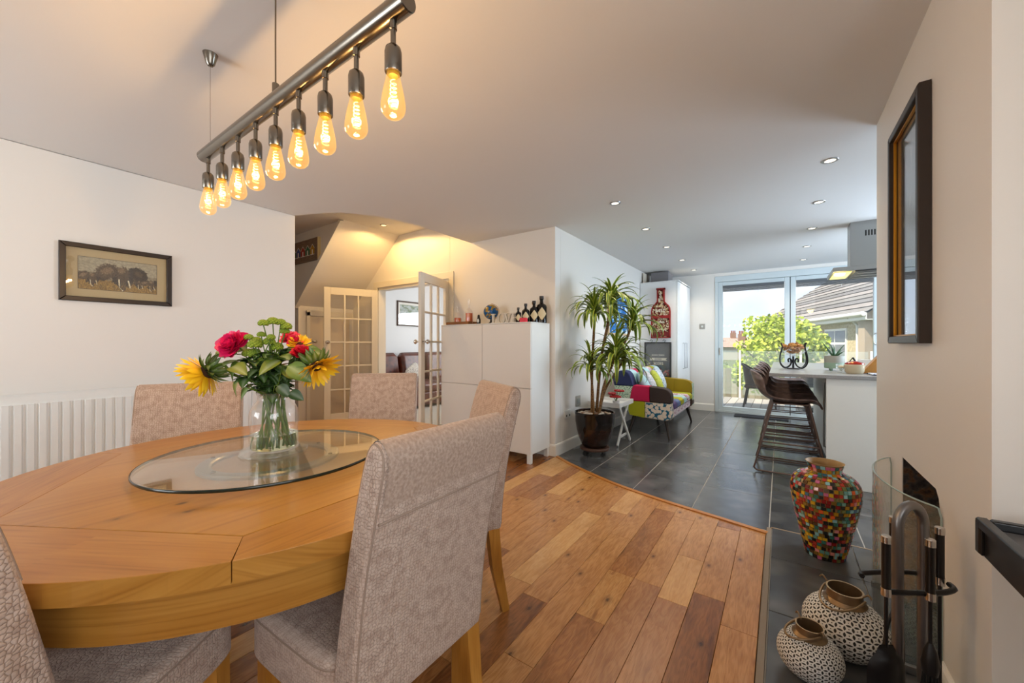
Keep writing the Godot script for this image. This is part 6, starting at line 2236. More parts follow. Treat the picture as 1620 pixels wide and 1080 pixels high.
func make_fire_tools() -> void:
	var R = V(0.82, 0, -0.572)
	var F = V(-0.572, 0, -0.82)
	var c = V(0.302, 0.0065, -1.60)
	var t = thing("tool_stand", "black arched fire tool stand on the hearth", "tool stand", c)
	part(t, "base", MB.new().lathe(prof([0.0, 0.0, 0.105, 0.0, 0.107, 0.004, 0.104, 0.011, 0.0, 0.013]), 36), M.iron)
	var ar = []
	ar.append(R * -0.046 - F * 0.008 + V(0, 0.01, 0))
	ar.append(R * -0.046 - F * 0.008 + V(0, 0.3, 0))
	for q in 13:
		var a = PI - PI * q / 12.0
		ar.append((R * 0.046 + F * 0.008) * cos(a) + V(0, 0.62 + 0.062 * sin(a), 0))
	ar.append(R * 0.046 + F * 0.008 + V(0, 0.3, 0))
	ar.append(R * 0.046 + F * 0.008 + V(0, 0.01, 0))
	part(t, "arch", MB.new().at(Transform3D(Basis.IDENTITY, R * 0.016)).tube(ar, 0.0135, 14), mat(Color(0.50, 0.49, 0.49), 0.34, 0.85))
	# flat bracket with four notches
	var br = MB.new()
	for e in [-1, 1]:
		br.tube(curve_points([R * -0.10 - F * 0.03 * e, R * -0.085 + F * 0.0 * e - F * 0.045 * e, R * -0.02 - F * 0.05 * e, R * 0.05 - F * 0.05 * e, R * 0.105 - F * 0.035 * e, R * 0.118 - F * 0.01 * e], 4).map(func(p): return p + V(0, 0.455, 0)), 0.0075, 6)
	part(t, "bracket", br, M.black_metal)
	var names = [["fire_shovel", "black fire shovel hanging on the tool stand", "shovel", R * -0.100 - F * 0.045, 0], ["fire_tongs", "black fire tongs hanging at the back of the tool stand", "tongs", R * 0.040 + F * 0.075, 1], ["hearth_brush", "black hearth brush hanging at the front of the tool stand", "brush", R * 0.004 - F * 0.065, 2], ["fire_poker", "black fire poker hanging beside the white wall", "poker", R * 0.108 + F * 0.005, 3]]
	for q in names:
		var o = thing(q[0], q[1], q[2], c + q[3] + V(0, 0.42, 0))
		part(o, "grip", MB.new().lathe(prof([0.0, 0.045, 0.0105, 0.045, 0.0105, 0.175, 0.0, 0.175]), 14), mat(Color(0.055, 0.045, 0.042), 0.3))
		part(o, "end_cap", MB.new().lathe(prof([0.0, 0.175, 0.0115, 0.175, 0.0115, 0.193, 0.010, 0.195, 0.0, 0.195]), 14), M.chrome)
		part(o, "ferrule", MB.new().lathe(prof([0.0, 0.025, 0.0115, 0.025, 0.0115, 0.047, 0.0, 0.047]), 14), M.chrome)
		part(o, "rod", MB.new().tube([V(0, 0.03, 0), V(0, [-0.125, -0.12, -0.10, -0.36][q[4]], 0)], 0.0048, 7), M.black_metal)
		if q[4] == 0:
			var sh = MB.new()
			sh.surf(10, 8, func(u, v):
				var w = 0.055 * (0.35 + 0.65 * smoothstep(0.0, 0.35, v))
				var s = (u - 0.5) * 2.0
				return (R * s * w) + V(0, -0.115 - 0.17 * v, 0) - F * (0.022 * (1.0 - s * s) * smoothstep(0.0, 0.2, v)))
			part(o, "blade", sh, M.black_metal)
		elif q[4] == 1:
			for e in [-1, 1]:
				part(o, "jaw", MB.new().tube(curve_points([V(0, -0.10, 0), R * 0.022 * e + V(0, -0.16, 0), R * 0.03 * e + V(0, -0.26, 0), R * 0.006 * e + V(0, -0.34, 0)], 4), 0.005, 6), M.black_metal)
		elif q[4] == 2:
			part(o, "brush_head", MB.new().lathe(prof([0.0, -0.18, 0.016, -0.18, 0.020, -0.15, 0.014, -0.115, 0.006, -0.095, 0.0, -0.095]), 14), M.black_metal)
			var bt = MB.new()
			rng.seed = 19
			for k in 160:
				var a = rng.randf() * TAU
				var r = sqrt(rng.randf())
				bt.tube([V(cos(a) * r * 0.015, -0.178, sin(a) * r * 0.015), V(cos(a) * r * 0.026, -0.29 - rng.randf() * 0.01, sin(a) * r * 0.026)], 0.0011, 3, false)
			var bo = part(o, "bristles", bt, mat(Color(0.10, 0.095, 0.09), 0.8))
			bo.set_meta("kind", "stuff")
		else:
			part(o, "hook", MB.new().tube(curve_points([V(0, -0.30, 0), R * -0.015 + V(0, -0.325, 0), R * -0.03 + V(0, -0.335, 0)], 3), 0.004, 6), M.black_metal)

# ---------------------------------------------------------------- vase of flowers
const RT := Vector3(0.82, 0, -0.572)
const FD := Vector3(-0.572, 0, -0.82)

func petal_mesh(l: float, w: float, curl: float, a: Color, b: Color) -> ArrayMesh:
	var k = MB.new()
	var n = 6
	for q in n + 1:
		var f = float(q) / n
		var hw = w * pow(sin(PI * (0.12 + 0.86 * f)), 0.75)
		for j in 3:
			var s = j - 1.0
			k.tint(a.lerp(b, f))
			k.vert(V(l * f, curl * f * f * l - absf(s) * -0.18 * hw, s * hw), V(-2.0 * curl * f, 1, -s * 0.3), Vector2(f, j * 0.5))
	for q in n:
		for j in 2:
			var i = q * 3 + j
			k.quad_ix(i, i + 1, i + 4, i + 3)
	return k.mesh()

func leaf_mesh(l: float, w: float, a: Color, b: Color) -> ArrayMesh:
	var k = MB.new()
	var n = 8
	for q in n + 1:
		var f = float(q) / n
		var hw = w * pow(sin(PI * pow(f, 0.72)), 0.8) + 0.0003
		for j in 5:
			var s = (j - 2) / 2.0
			k.tint(a.lerp(b, 1.0 - absf(s)) if j != 2 else b.lightened(0.15))
			k.vert(V(l * f, absf(s) * hw * 0.3 - 0.35 * l * f * f, s * hw), V(0.6 * f, 1, -s * 0.3), Vector2(f, s))
	for q in n:
		for j in 4:
			var i = q * 5 + j
			k.quad_ix(i, i + 1, i + 6, i + 5)
	return k.mesh()

func aim(n: Vector3, up := Vector3.UP) -> Basis:
	# y axis along n
	var y = n.normalized()
	var x = up.cross(y)
	if x.length() < 0.05: x = Vector3.RIGHT.cross(y)
	x = x.normalized()
	return Basis(x, y, x.cross(y))

func stem_path(base: Vector3, mouth: Vector3, head: Vector3, n: Vector3, bend := 0.05) -> Array:
	return curve_points([base, mouth, mouth.lerp(head, 0.6) + V(0, 0.02, 0), head - n.normalized() * bend, head], 5)

func make_flowers() -> void:
	var vc = TC + V(0.008, TOP + 0.0352, 0.018)
	var v = thing("flower_vase", "clear glass jar vase holding cut flowers in water on the turntable", "vase", vc)
	part(v, "jar", MB.new().lathe(prof([0.0, 0.0, 0.064, 0.0, 0.071, 0.004, 0.0735, 0.012, 0.0735, 0.118, 0.071, 0.135, 0.063, 0.152, 0.053, 0.164, 0.049, 0.172, 0.0495, 0.185, 0.053, 0.192, 0.053, 0.196, 0.050, 0.196, 0.0465, 0.186, 0.0460, 0.172, 0.050, 0.162, 0.060, 0.150, 0.068, 0.134, 0.0702, 0.118, 0.0702, 0.013, 0.067, 0.008, 0.0, 0.007]), 48, 40), M.pane)
	part(v, "water", MB.new().lathe(prof([0.0, 0.0085, 0.066, 0.0092, 0.0693, 0.0135, 0.0693, 0.056, 0.0, 0.056]), 40, 40), M.water)
	var put = func(lat, y, dep): return vc + RT * lat + FD * dep + V(0, y - vc.y, 0)
	rng.seed = 41
	var foot = func(q): return V(cos(q * 2.4), 0, sin(q * 2.4)) * (0.02 + 0.04 * fposmod(q * 0.37, 1.0)) + V(0, 0.014, 0)
	var mouth = func(q): return V(cos(q * 2.4 + 0.4 + 1.3 * fposmod(q * 0.61, 1.0)), 0, sin(q * 2.4 + 0.4 + 1.3 * fposmod(q * 0.61, 1.0))) * (0.016 + 0.022 * fposmod(q * 0.23, 1.0)) + V(0, 0.19, 0)
	# sunflowers: head point, facing, size, label
	var pm = [petal_mesh(1.0, 0.15, 0.18, Color(0.85, 0.40, 0.01), Color(0.95, 0.66, 0.02)), petal_mesh(1.0, 0.17, 0.05, Color(0.90, 0.45, 0.01), Color(0.95, 0.70, 0.03)), petal_mesh(1.0, 0.13, 0.30, Color(0.82, 0.36, 0.01), Color(0.93, 0.60, 0.02))]
	var sep = leaf_mesh(0.05, 0.011, Color(0.08, 0.15, 0.02), Color(0.13, 0.23, 0.035))
	var big = leaf_mesh(1.0, 0.36, Color(0.09, 0.17, 0.025), Color(0.14, 0.25, 0.035))
	var olive = leaf_mesh(1.0, 0.34, Color(0.15, 0.19, 0.02), Color(0.20, 0.25, 0.03))
	var dk = leaf_mesh(1.0, 0.38, Color(0.035, 0.08, 0.02), Color(0.06, 0.12, 0.03))
	var disc = mat(Color(0.22, 0.12, 0.04), 0.9)
	var heads = [[put.call(-0.205, 1.072, -0.03), (RT * -0.80 + V(0, -0.50, 0) - FD * 0.18).normalized(), 0.068, "large sunflower drooping to the radiator side of the bouquet"], [put.call(0.155, 1.092, -0.02), (RT * 0.62 + V(0, -0.72, 0) - FD * 0.25).normalized(), 0.064, "large sunflower drooping towards the double doors side of the bouquet"], [put.call(0.072, 1.158, 0.03), (RT * 0.1 + V(0, 0.7, 0) - FD * 0.6).normalized(), 0.035, "small sunflower half hidden behind the red carnation"]]
	for h in heads.size():
		var hd = heads[h][0]
		var n = heads[h][1]
		var s = heads[h][2]
		var t = thing("sunflower", heads[h][3], "flower", hd, 0.0, "sunflowers in the glass vase")
		var bs = aim(n)
		part(t, "disc", MB.new().at(Transform3D(bs, Vector3.ZERO)).lathe(prof([0.0, -0.006, s * 0.34, -0.006, s * 0.36, 0.002, s * 0.28, 0.010, 0.0, 0.012]), 20, 50), disc)
		for q in 44:
			var a = q * TAU / 22.0 + (0.14 if q >= 22 else 0.0) + rng.randf_range(-0.06, 0.06)
			var up = rng.randf_range(0.05, 0.35) if q < 22 else rng.randf_range(0.35, 0.7)
			var l = s * rng.randf_range(0.78, 1.0)
			var pb = bs * Basis(Vector3.UP, a) * Basis(Vector3.BACK, up)
			part(t, "petal", pm[q % 3], M.leaf, Transform3D(pb.scaled_local(V(l, l, l)), pb * V(s * 0.30 / 1.0, 0, 0)))
		for q in 26:
			var a = q * TAU / 13.0 + rng.randf() * 0.2
			var pb = bs * Basis(Vector3.UP, a) * Basis(Vector3.BACK, rng.randf_range(-0.7, 0.1))
			part(t, "sepal", sep, M.leaf, Transform3D(pb, pb * V(s * 0.2, 0, 0) - n * 0.006))
		var st = stem_path(vc + foot.call(h) - hd, vc + mouth.call(h) - hd, Vector3.ZERO, n, 0.05)
		part(t, "stem", MB.new().tube(st, 0.0048, 7), M.stem)
		if h < 2:
			var sd = -1.0 if h == 0 else 1.0
			for q in 2:
				var pb = aim(RT * sd * 0.25 + V(0, 1, 0) - FD * 0.5) * Basis(Vector3.UP, PI * 0.5 + q * 1.7 * sd + (0.0 if h == 0 else 0.6))
				part(t, "leaf", [big, olive][q], M.leaf, Transform3D(pb.scaled_local(Vector3(0.075, 0.075, 0.075)), -RT * sd * (0.075 + 0.03 * q) + V(0, 0.02, 0) - FD * 0.03))
	# peony and carnations: balls of ruffled petals
	var blooms = [["peony", "large crimson pink peony at the top of the bouquet", put.call(-0.130, 1.168, -0.03), 0.056, Color(0.70, 0.005, 0.09), Color(0.82, 0.02, 0.15), 60, RT * -0.25 + V(0, 0.45, 0) - FD * 0.85], ["carnation", "dark red carnation above the green leaf on the doors side of the bouquet", put.call(0.107, 1.142, -0.02), 0.040, Color(0.42, 0.0, 0.015), Color(0.62, 0.01, 0.03), 44, RT * 0.2 + V(0, 0.9, 0) - FD * 0.3], ["carnation", "coral red carnation at the back of the bouquet below the green buds", put.call(0.022, 1.192, 0.05), 0.036, Color(0.70, 0.03, 0.06), Color(0.80, 0.06, 0.10), 36, V(0, 0.8, 0) - FD * 0.5], ["carnation", "pink red carnation at the back beside the coral one", put.call(0.056, 1.180, 0.03), 0.032, Color(0.70, 0.01, 0.05), Color(0.80, 0.03, 0.09), 36, RT * 0.3 + V(0, 0.6, 0) - FD * 0.5]]
	for q in blooms.size():
		var b = blooms[q]
		var t = thing(b[0], b[1], "flower", b[2], 0.0, "red blooms in the glass vase")
		var pt = petal_mesh(1.0, 0.52, 0.35, b[4], b[5])
		var n = b[7].normalized()
		var bs = aim(n)
		for j in b[6]:
			var f = float(j) / b[6]
			var a = j * 2.399
			var el = lerpf(1.35, -0.35, pow(f, 0.8)) + rng.randf_range(-0.12, 0.12)
			var l = b[3] * lerpf(0.55, 1.0, f) * rng.randf_range(0.9, 1.08)
			var pb = bs * Basis(Vector3.UP, a) * Basis(Vector3.BACK, el) * Basis(Vector3.RIGHT, rng.randf_range(-0.35, 0.35))
			part(t, "petal", pt, M.leaf, Transform3D(pb.scaled_local(Vector3(l, l, l)), -n * b[3] * 0.25))
		part(t, "stem", MB.new().tube(stem_path(vc + foot.call(q + 4) - b[2], vc + mouth.call(q + 4) - b[2], -n * b[3] * 0.3, n, 0.03), 0.0036, 6), M.stem)
	# green button chrysanthemums in three sprays
	var gm = mat(Color.WHITE, 0.7)
	gm.vertex_color_use_as_albedo = true
	var sprays = [["tall spray of green button chrysanthemums standing above the bouquet", [[434, 513, 11], [443, 510, 13], [452, 511, 11], [459, 517, 12], [455, 524, 11]]], ["spray of green button chrysanthemums in the middle of the bouquet", [[427, 530, 9], [402, 534, 10], [412, 540, 13], [420, 545, 15], [436, 541, 13], [441, 549, 14]]], ["low spray of green button chrysanthemums below the peony", [[398, 559, 14], [409, 559, 15], [431, 570, 11], [445, 534, 9]]]]
	for q in sprays.size():
		var c0 = sprays[q][1][0]
		var o = put.call((c0[0] - 437) * 0.00218, 1.165 + (544 - c0[1]) * 0.00218, 0.0)
		var t = thing("chrysanthemum_spray", sprays[q][0], "flower", o, 0.0, "green chrysanthemums in the glass vase")
		var node = vc + mouth.call(q + 9) + RT * [0.01, -0.02, -0.04][q] + V(0, 0.06 + (0.05 if q == 0 else 0.0), 0) - FD * 0.02
		part(t, "stem", MB.new().tube(curve_points([vc + foot.call(q + 9) - o, vc + mouth.call(q + 9) - o, node - o], 5), 0.003, 6), M.stem)
		for c in sprays[q][1]:
			var p = put.call((c[0] - 437) * 0.00218, 1.165 + (544 - c[1]) * 0.00218, rng.randf_range(-0.05, 0.0)) - o
			var r = c[2] * 0.00109 * 1.35
			var b = MB.new()
			for j in 46:
				var f = (j + 0.5) / 46.0
				var el = asin(1.0 - 1.45 * f)
				var a = j * 2.399
				b.tint(Color(0.14, 0.23, 0.015).lerp(Color(0.26, 0.36, 0.03), f))
				b.ball(p + V(cos(el) * cos(a) * r * 0.75, sin(el) * r * 0.62, cos(el) * sin(a) * r * 0.75), V(r * 0.30, r * 0.24, r * 0.30), 6, 4)
			part(t, "bud", b, gm)
			part(t, "stalk", MB.new().tube(curve_points([node - o, (node - o).lerp(p, 0.6) + V(0, -0.008, 0), p - V(0, r * 0.3, 0)], 4), 0.0018, 5), M.stem)
	# loose leaves and fern-like filler
	var lv = [[0.108, 1.095, -0.07, 0.085, big, 0.9, -0.5], [0.075, 1.085, -0.05, 0.075, olive, 2.6, -0.4], [-0.105, 1.105, -0.05, 0.08, big, 2.2, -0.9], [-0.100, 1.045, -0.06, 0.06, olive, 2.0, -1.1], [0.092, 1.005, -0.04, 0.05, dk, 0.2, -0.4], [-0.05, 1.02, -0.07, 0.055, big, 1.9, -0.7], [0.06, 1.03, -0.06, 0.05, dk, 0.8, -0.7], [-0.16, 1.13, 0.0, 0.09, olive, 3.0, 0.3], [-0.135, 1.145, 0.02, 0.085, dk, 2.9, 0.4], [0.13, 1.13, 0.01, 0.06, big, 0.4, 0.2]]
	var n0 = 0
	for l in lv:
		var o = put.call(l[0] * 0.55, l[1], l[2])
		var t = thing("loose_leaf_stem", ["broad green sunflower leaf beside the drooping sunflower by the doors", "yellowing leaf low on the doors side of the bouquet", "broad green leaf under the crimson peony", "drooping olive leaf over the vase shoulder, radiator side", "dark round leaf resting on the vase rim, doors side", "blue green ivy-like leaf above the vase mouth", "dark leaf just above the vase rim", "long olive leaf reaching towards the radiator", "dark narrow leaf behind the radiator-side sunflower", "small leaf behind the doors-side sunflower"][n0], "leaf", o, 0.0, "leaves in the bouquet")
		var pb = Basis(Vector3.UP, l[5] - deg_to_rad(35) + PI * 0.0) * Basis(Vector3.BACK, l[6])
		pb = Basis(RT, Vector3.UP, -FD) * Basis(Vector3.UP, 0.0) * Basis(Vector3.BACK, l[6]) if l[0] > 0 else Basis(-RT, Vector3.UP, FD) * Basis(Vector3.BACK, l[6])
		pb = pb * Basis(Vector3.RIGHT, 0.9 * (1.0 if l[0] > 0 else -1.0))
		part(t, "blade", l[4], M.leaf, Transform3D(pb.scaled_local(Vector3(l[3], l[3], l[3])), RT * l[0] * 0.25))
		part(t, "stalk", MB.new().tube([vc + mouth.call(n0) * V(0.6, 0.9, 0.6) - o, RT * l[0] * 0.1, RT * l[0] * 0.25], 0.002, 5), M.stem)
		n0 += 1
	var small = leaf_mesh(0.036, 0.012, Color(0.05, 0.11, 0.02), Color(0.09, 0.18, 0.03))
	for q in 14:
		var hd = vc + RT * [-0.06, -0.035, -0.01, 0.015, 0.035, 0.055, 0.0, -0.10, 0.085, -0.075, 0.065, -0.04, 0.03, 0.0][q] + FD * [-0.03, 0.02, -0.05, -0.03, 0.03, -0.02, 0.05, 0.0, 0.01, -0.05, -0.05, -0.06, -0.065, -0.04][q] + V(0, [0.30, 0.33, 0.29, 0.30, 0.34, 0.28, 0.35, 0.31, 0.30, 0.26, 0.27, 0.31, 0.32, 0.34][q], 0)
		var t = thing("foliage_stem", "%s leafy green filler stem rising from the vase mouth" % ["first", "second", "third", "fourth", "fifth", "sixth", "seventh", "eighth", "ninth", "tenth", "eleventh", "twelfth", "thirteenth", "fourteenth"][q], "foliage", hd, 0.0, "filler foliage in the glass vase")
		var pts = curve_points([vc + foot.call(q + 20) - hd, vc + mouth.call(q + 20) - hd, Vector3.ZERO], 8)
		part(t, "stem", MB.new().tube(pts, 0.0024, 5), M.stem)
		for j in 34:
			var f = rng.randf_range(0.5, 1.0)
			var p = pts[int(f * (pts.size() - 1))]
			part(t, "leaf", small, M.leaf, Transform3D((Basis(Vector3.UP, rng.randf() * TAU) * Basis(Vector3.BACK, rng.randf_range(-0.3, 0.9))).scaled(Vector3.ONE * rng.randf_range(0.7, 1.5)), p))

# ---------------------------------------------------------------- beyond the glazed doors
func make_outside() -> void:
	var S = FastNoiseLite.TYPE_SIMPLEX_SMOOTH
	var ground = mat(Color.WHITE, 0.95)
	ground.albedo_texture = noise_tex(S, 0.03, 101, 5, 256, [[0.2, Color(0.22, 0.27, 0.10)], [0.6, Color(0.33, 0.37, 0.16)], [1.0, Color(0.45, 0.42, 0.26)]])
	tri(ground, 0.6)
	setting("ground", bx(-90, 90, -1.4, -1.2, -160, -7.75, 0.0), ground)
	setting("ground_front", bx(-90, 90, -1.4, -0.35, 2.5, 30, 0.0), mat(Color(0.62, 0.60, 0.55), 0.9))
	# deck boards running away from the doors
	var dk = setting("floor_deck", bx(-3.4, 4.0, -0.22, -0.06, -10.0, -7.75, 0.0), mat(Color(0.26, 0.25, 0.24), 0.9))
	var dm = [mat(Color(0.60, 0.585, 0.56), 0.7), mat(Color(0.55, 0.54, 0.52), 0.7), mat(Color(0.64, 0.62, 0.59), 0.7)]
	for q in 50:
		var x = -3.4 + q * 0.147
		part(dk, "board", bx(x, x + 0.141, -0.058, -0.034, -10.0, -7.75, 0.003), dm[q % 3])
	# glass balustrade
	var b = thing("balustrade", "clear glass balustrade with white posts along the deck edge", "railing", V(0, -0.034, -9.92))
	for q in 6:
		var x = -2.9 + q * 1.08
		part(b, "post", bx(x - 0.02, x + 0.02, 0.0, 1.06, -0.02, 0.02, 0.003), M.white)
		part(b, "glass_panel", bx(x + 0.05, x + 1.03, 0.08, 1.05, -0.006, 0.006, 0.0), glass(Color(0.85, 0.95, 0.93), 0.10))
	# fence beyond
	var f = thing("garden_fence", "weathered grey board fence beyond the deck", "fence", V(0, -1.2, -14.05))
	var fm = [mat(Color(0.60, 0.57, 0.50), 0.9), mat(Color(0.52, 0.49, 0.43), 0.9), mat(Color(0.66, 0.63, 0.56), 0.9)]
	for q in 48:
		var x = -6.4 + q * 0.16
		part(f, "board", bx(x, x + 0.15, 0.0, 1.58 + 0.015 * (q % 3), -0.012, 0.012, 0.003), fm[(q * 7) % 3])
	for q in 4:
		part(f, "post", bx(-6.4 + q * 2.0, -6.3 + q * 2.0, 0.0, 1.66, -0.11, -0.013, 0.003), fm[1])
	# patio table and rattan chairs
	var t = thing("patio_table", "dark round patio table on the deck", "table", V(0.55, -0.034, -8.75))
	part(t, "top", MB.new().lathe(prof([0.0, 0.70, 0.55, 0.70, 0.56, 0.71, 0.55, 0.725, 0.0, 0.725]), 36), mat(Color(0.17, 0.18, 0.19), 0.25))
	part(t, "pedestal", MB.new().lathe(prof([0.0, 0.0, 0.24, 0.0, 0.22, 0.03, 0.04, 0.05, 0.035, 0.70, 0.0, 0.70]), 16), M.iron)
	var rt = mat(Color.WHITE, 0.7)
	rt.albedo_texture = noise_tex(FastNoiseLite.TYPE_SIMPLEX, 0.12, 111, 2, 128, [[0.2, Color(0.14, 0.135, 0.13)], [0.8, Color(0.36, 0.35, 0.335)]])
	tri(rt, 5.0, false)
	for s in [[V(-0.34, -0.034, -8.75), 90.0, "grey woven patio armchair seen between the bar stools and the glazed door"], [V(0.62, -0.034, -9.52), 180.0, "grey woven patio armchair behind the patio table"]]:
		var c = thing("patio_chair", s[2], "chair", s[0], deg_to_rad(s[1]), "woven patio chairs on the deck")
		part(c, "back", MB.new().surf(14, 8, func(u, v):
			var a = PI * (0.08 + 0.84 * u)
			return V(cos(a) * (0.29 + 0.04 * v), 0.40 + 0.42 * v * (0.45 + 0.55 * sin(a)), -sin(a) * (0.27 + 0.06 * v) + 0.05)), rt)
		part(c, "back_rim", MB.new().tube(range(21).map(func(q):
			var a = PI * (0.08 + 0.84 * q / 20.0)
			return V(cos(a) * 0.33, 0.40 + 0.42 * (0.45 + 0.55 * sin(a)), -sin(a) * 0.33 + 0.05)), 0.016, 6), rt)
		part(c, "seat", MB.new().box(V(0, 0.40, 0.03), V(0.54, 0.07, 0.52), 0.03), rt)
		for x in [-0.23, 0.23]:
			part(c, "leg", MB.new().tube([V(x, 0.38, 0.24), V(x * 1.08, 0.0, 0.27)], 0.016, 7), rt)
			part(c, "leg", MB.new().tube([V(x, 0.38, -0.18), V(x * 1.08, 0.0, -0.24)], 0.016, 7), rt)
	one("garden_ornament", MB.new().lathe(prof([0.0, 0.0, 0.16, 0.0, 0.20, 0.08, 0.18, 0.22, 0.0, 0.26]), 20, 60), mat(Color(0.85, 0.86, 0.86), 0.7), "white round garden light ball beyond the glass balustrade", "ornament", V(-1.62, -0.45, -11.2))
	one("garden_wall", bx(-3.2, -0.4, -1.2, -0.45, -11.5, -10.9, 0.02), mat(Color(0.36, 0.38, 0.30), 0.95), "low mossy planter wall just beyond the deck", "planter wall")
	make_tree()
	make_neighbour()
	# roofs and chimneys in the distance
	for s in [[-7.2, -68.0, -0.2, "distant pale house with chimney stacks seen past the tree"], [-10.5, -92.0, 0.6, "distant low house behind the hedge line"]]:
		var h = thing("distant_house", s[3], "house", V(s[0], -1.2, s[1]), 0.2)
		part(h, "wall", bx(-5, 5, 0, 2.2 + s[2], -3, 3, 0.0), mat(Color(0.72, 0.70, 0.66), 0.9))
		part(h, "roof", MB.new().at(Transform3D(Basis(Vector3.UP, PI / 2), Vector3.ZERO)).plate(P2([-3.3, 2.1 + s[2], 3.3, 2.1 + s[2], 0, 3.1 + s[2]]), -5.2, 5.2), mat(Color(0.62, 0.54, 0.50), 0.9))
		for x in [-3.6, -0.8, 2.4]:
			var ch = part(h, "chimney", bx(x - 0.5, x + 0.5, 2.0, 4.1 + s[2], -0.5, 0.5, 0.0), mat(Color(0.56, 0.44, 0.38), 0.9))
			for p in 3:
				part(ch, "pot", MB.new().lathe(prof([0.0, 4.1 + s[2], 0.13, 4.1 + s[2], 0.11, 4.6 + s[2], 0.0, 4.6 + s[2]]), 8), mat(Color(0.55, 0.33, 0.24), 0.9), Transform3D(Basis.IDENTITY, V(x - 0.3 + 0.3 * p, 0, 0)))
	# low hedge below the horizon
	rng.seed = 61
	for q in 7:
		crown("hedge_shrub", "%s green shrub of the far hedge counted from the left" % ["first", "second", "third", "fourth", "fifth", "sixth", "seventh"][q], V(-13.5 + q * 1.9, -1.2, -18.0 - (q % 3)), 0.85, V(0, 0.75, 0), 1100, Color(0.16, 0.24, 0.05), Color(0.36, 0.46, 0.12), 0.16)

func crown(called: String, label: String, p: Vector3, r: float, mid: Vector3, count: int, a: Color, b: Color, leaf: float) -> Node3D:
	var t = thing(called, label, "shrub" if called != "garden_tree" else "tree", p)
	var k = MB.new()
	for q in count:
		var d = V(rng.randfn(), rng.randfn(), rng.randfn()).normalized()
		var lump = 1.0 + 0.16 * sin(d.x * 7.0 + d.z * 5.0) + 0.12 * sin(d.y * 9.0 + 2.0)
		var c = mid + d * r * lump * pow(rng.randf(), 0.28)
		var bs = Basis(V(rng.randfn(), rng.randfn(), rng.randfn()).normalized(), rng.randf() * TAU)
		var s = leaf * rng.randf_range(0.6, 1.2)
		k.tint(a.lerp(b, rng.randf()))
		var x = bs.x * s * 0.5
		var y = bs.y * s * 0.34
		k.quad(c - x, c - y, c + x, c + y)
	var o = part(t, "foliage", k, M.leaf)
	o.set_meta("kind", "stuff")
	return t

func make_tree() -> void:
	rng.seed = 51
	var t = crown("garden_tree", "bright green broad-leaved tree outside the glazed doors", V(-0.08, -1.2, -12.6), 0.84, V(0.0, 2.35, 0), 2600, Color(0.20, 0.32, 0.02), Color(0.62, 0.70, 0.10), 0.13)
	var k = MB.new()
	for q in 1700:
		var d = V(rng.randfn(), rng.randfn() * 0.8, rng.randfn()).normalized()
		var c = V(0.55, 2.35, 0.2) + d * 0.55 * pow(rng.randf(), 0.33)
		if q % 3 == 0: c = V(-0.55, 1.55, 0.2) + d * 0.52 * pow(rng.randf(), 0.33)
		var bs = Basis(V(rng.randfn(), rng.randfn(), rng.randfn()).normalized(), rng.randf() * TAU)
		k.tint(Color(0.22, 0.34, 0.02).lerp(Color(0.66, 0.72, 0.10), rng.randf()))
		k.quad(c - bs.x * 0.06, c - bs.y * 0.042, c + bs.x * 0.06, c + bs.y * 0.042)
	var o = part(t, "foliage", k, M.leaf)
	o.set_meta("kind", "stuff")
	part(t, "trunk", MB.new().tube([V(0, 0, 0), V(0.03, 0.8, 0), V(-0.02, 1.6, 0)], [0.09, 0.075, 0.05], 9), mat(Color(0.30, 0.24, 0.17), 0.9))
	for q in 5:
		var a = q * 1.3
		part(t, "branch", MB.new().tube([V(0, 1.1 + 0.1 * q, 0), V(cos(a) * 0.5, 1.7 + 0.1 * q, sin(a) * 0.4), V(cos(a) * 0.9, 2.3, sin(a) * 0.7)], [0.04, 0.025, 0.008], 6), mat(Color(0.30, 0.24, 0.17), 0.9))

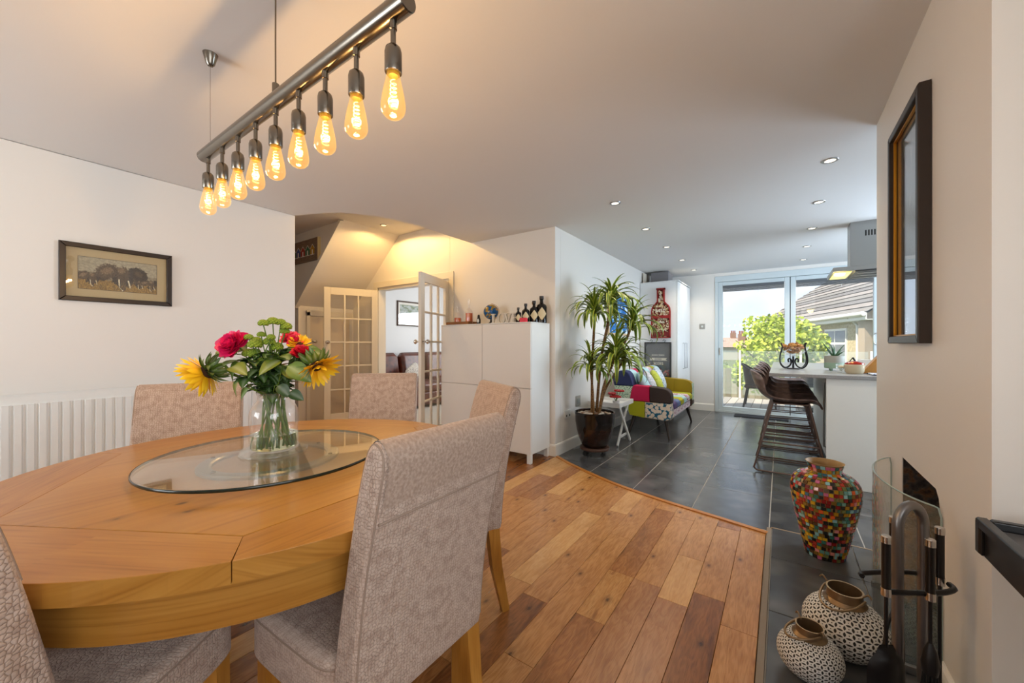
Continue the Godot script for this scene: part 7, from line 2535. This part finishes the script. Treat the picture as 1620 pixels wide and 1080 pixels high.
func make_neighbour() -> void:
	# local x runs along the eave away from the near corner, z outwards to our side
	var t = thing("neighbour_house", "rendered bungalow next door with grey tiled roof, white gutter and window", "house", V(2.06, -1.2, -14.1))
	var dir = V(-0.296, 0, -0.955).normalized()
	var out = V(-0.955, 0, 0.296).normalized()
	t.transform.basis = Basis(dir, Vector3.UP, dir.cross(Vector3.UP))
	var zs = 1.0 if t.transform.basis.z.dot(out) > 0 else -1.0
	var S = FastNoiseLite.TYPE_SIMPLEX_SMOOTH
	var render_m = mat(Color.WHITE, 0.9)
	render_m.albedo_texture = noise_tex(S, 0.05, 131, 4, 256, [[0.2, Color(0.66, 0.60, 0.46)], [0.8, Color(0.78, 0.73, 0.58)]])
	tri(render_m, 0.8)
	var H = 3.3
	part(t, "wall", bx(0.32, 10, 0, H, minf(0, -6.0 * zs), maxf(0, -6.0 * zs), 0.0), render_m)
	# brick corner, course by course
	var bm = [mat(Color(0.60, 0.33, 0.19), 0.9), mat(Color(0.68, 0.42, 0.26), 0.9), mat(Color(0.52, 0.28, 0.17), 0.9)]
	part(t, "corner_pier", bx(0.0, 0.32, 0, H, -0.02 if zs > 0 else -0.2, 0.2 if zs < 0 else 0.02, 0.0), mat(Color(0.66, 0.60, 0.52), 0.95))
	for q in 44:
		var y = 0.004 + q * 0.075
		var cut = 0.215 if q % 2 == 0 else 0.105
		part(t, "brick", bx(0.0, cut - 0.005, y, y + 0.066, 0.02 * zs - 0.004, 0.02 * zs + 0.004, 0.001), bm[q % 3])
		part(t, "brick", bx(cut + 0.005, 0.32, y, y + 0.066, 0.02 * zs - 0.004, 0.02 * zs + 0.004, 0.001), bm[(q * 5 + 1) % 3])
	# roof slope of overlapping courses
	var rm = [mat(Color(0.46, 0.45, 0.44), 0.8), mat(Color(0.53, 0.51, 0.50), 0.8), mat(Color(0.41, 0.40, 0.40), 0.8)]
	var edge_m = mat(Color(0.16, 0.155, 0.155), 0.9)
	var slope = 0.7
	var ang = atan(slope)
	var run = 0.30 * cos(ang)
	for q in 19:
		var z0 = zs * 0.30 - zs * q * run
		var y0 = H - 0.10 + q * run * slope
		var z1 = z0 - zs * run * 1.12
		var y1 = y0 + run * 1.12 * slope
		var c = part(t, "tile_course", MB.new().quad(V(-0.3, y0 + 0.035, z0), V(10.0, y0 + 0.035, z0), V(10.0, y1 + 0.004, z1), V(-0.3, y1 + 0.004, z1)), rm[q % 3])
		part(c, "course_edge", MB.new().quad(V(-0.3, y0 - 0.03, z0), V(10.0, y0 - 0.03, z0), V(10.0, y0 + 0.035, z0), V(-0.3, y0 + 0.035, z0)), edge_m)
	part(t, "roof_deck", MB.new().quad(V(-0.3, H - 0.13, zs * 0.30), V(10.0, H - 0.13, zs * 0.30), V(10.0, H - 0.13 + 19 * run * slope, zs * 0.30 - zs * 19 * run), V(-0.3, H - 0.13 + 19 * run * slope, zs * 0.30 - zs * 19 * run)), rm[2])
	var wm = mat(Color(0.90, 0.90, 0.88), 0.5)
	part(t, "gutter", MB.new().tube([V(-0.3, H - 0.13, zs * 0.36), V(10.0, H - 0.13, zs * 0.36)], 0.06, 8), wm)
	part(t, "fascia", bx(-0.3, 10.0, H - 0.28, H - 0.10, zs * 0.30 - 0.012, zs * 0.30 + 0.012, 0.0), wm)
	part(t, "soffit", bx(-0.3, 10.0, H - 0.29, H - 0.27, minf(0, zs * 0.30), maxf(0, zs * 0.30), 0.0), wm)
	part(t, "downpipe", MB.new().tube([V(0.62, H - 0.15, zs * 0.34), V(0.62, H - 0.40, zs * 0.08), V(0.62, 0, zs * 0.08)], 0.04, 8), wm)
	# window
	var w = part(t, "window", bx(1.35, 2.75, 1.55, 2.85, zs * 0.012 - 0.02, zs * 0.012 + 0.02, 0.0), wm)
	for q in 2:
		part(w, "pane", bx(1.42 + q * 0.67, 2.03 + q * 0.67, 1.62, 2.35, zs * 0.034 - 0.003, zs * 0.034 + 0.003, 0.0), mat(Color(0.42, 0.44, 0.45), 0.08))
		part(w, "pane", bx(1.42 + q * 0.67, 2.03 + q * 0.67, 2.42, 2.78, zs * 0.034 - 0.003, zs * 0.034 + 0.003, 0.0), mat(Color(0.30, 0.33, 0.34), 0.08))
	part(t, "window_sill", bx(1.25, 2.85, 1.48, 1.55, minf(0, zs * 0.10), maxf(0, zs * 0.10), 0.005), wm)

func _ready() -> void:
	rng.seed = 7
	make_view()
	make_materials()
	make_shell()
	make_floors()
	make_table()
	make_chairs()
	make_pendant()
	make_left()
	make_hall()
	make_glazed_doors()
	make_kitchen_left()
	make_sofa()
	make_plant()
	make_island()
	make_hearth()
	make_flowers()
	make_outside()
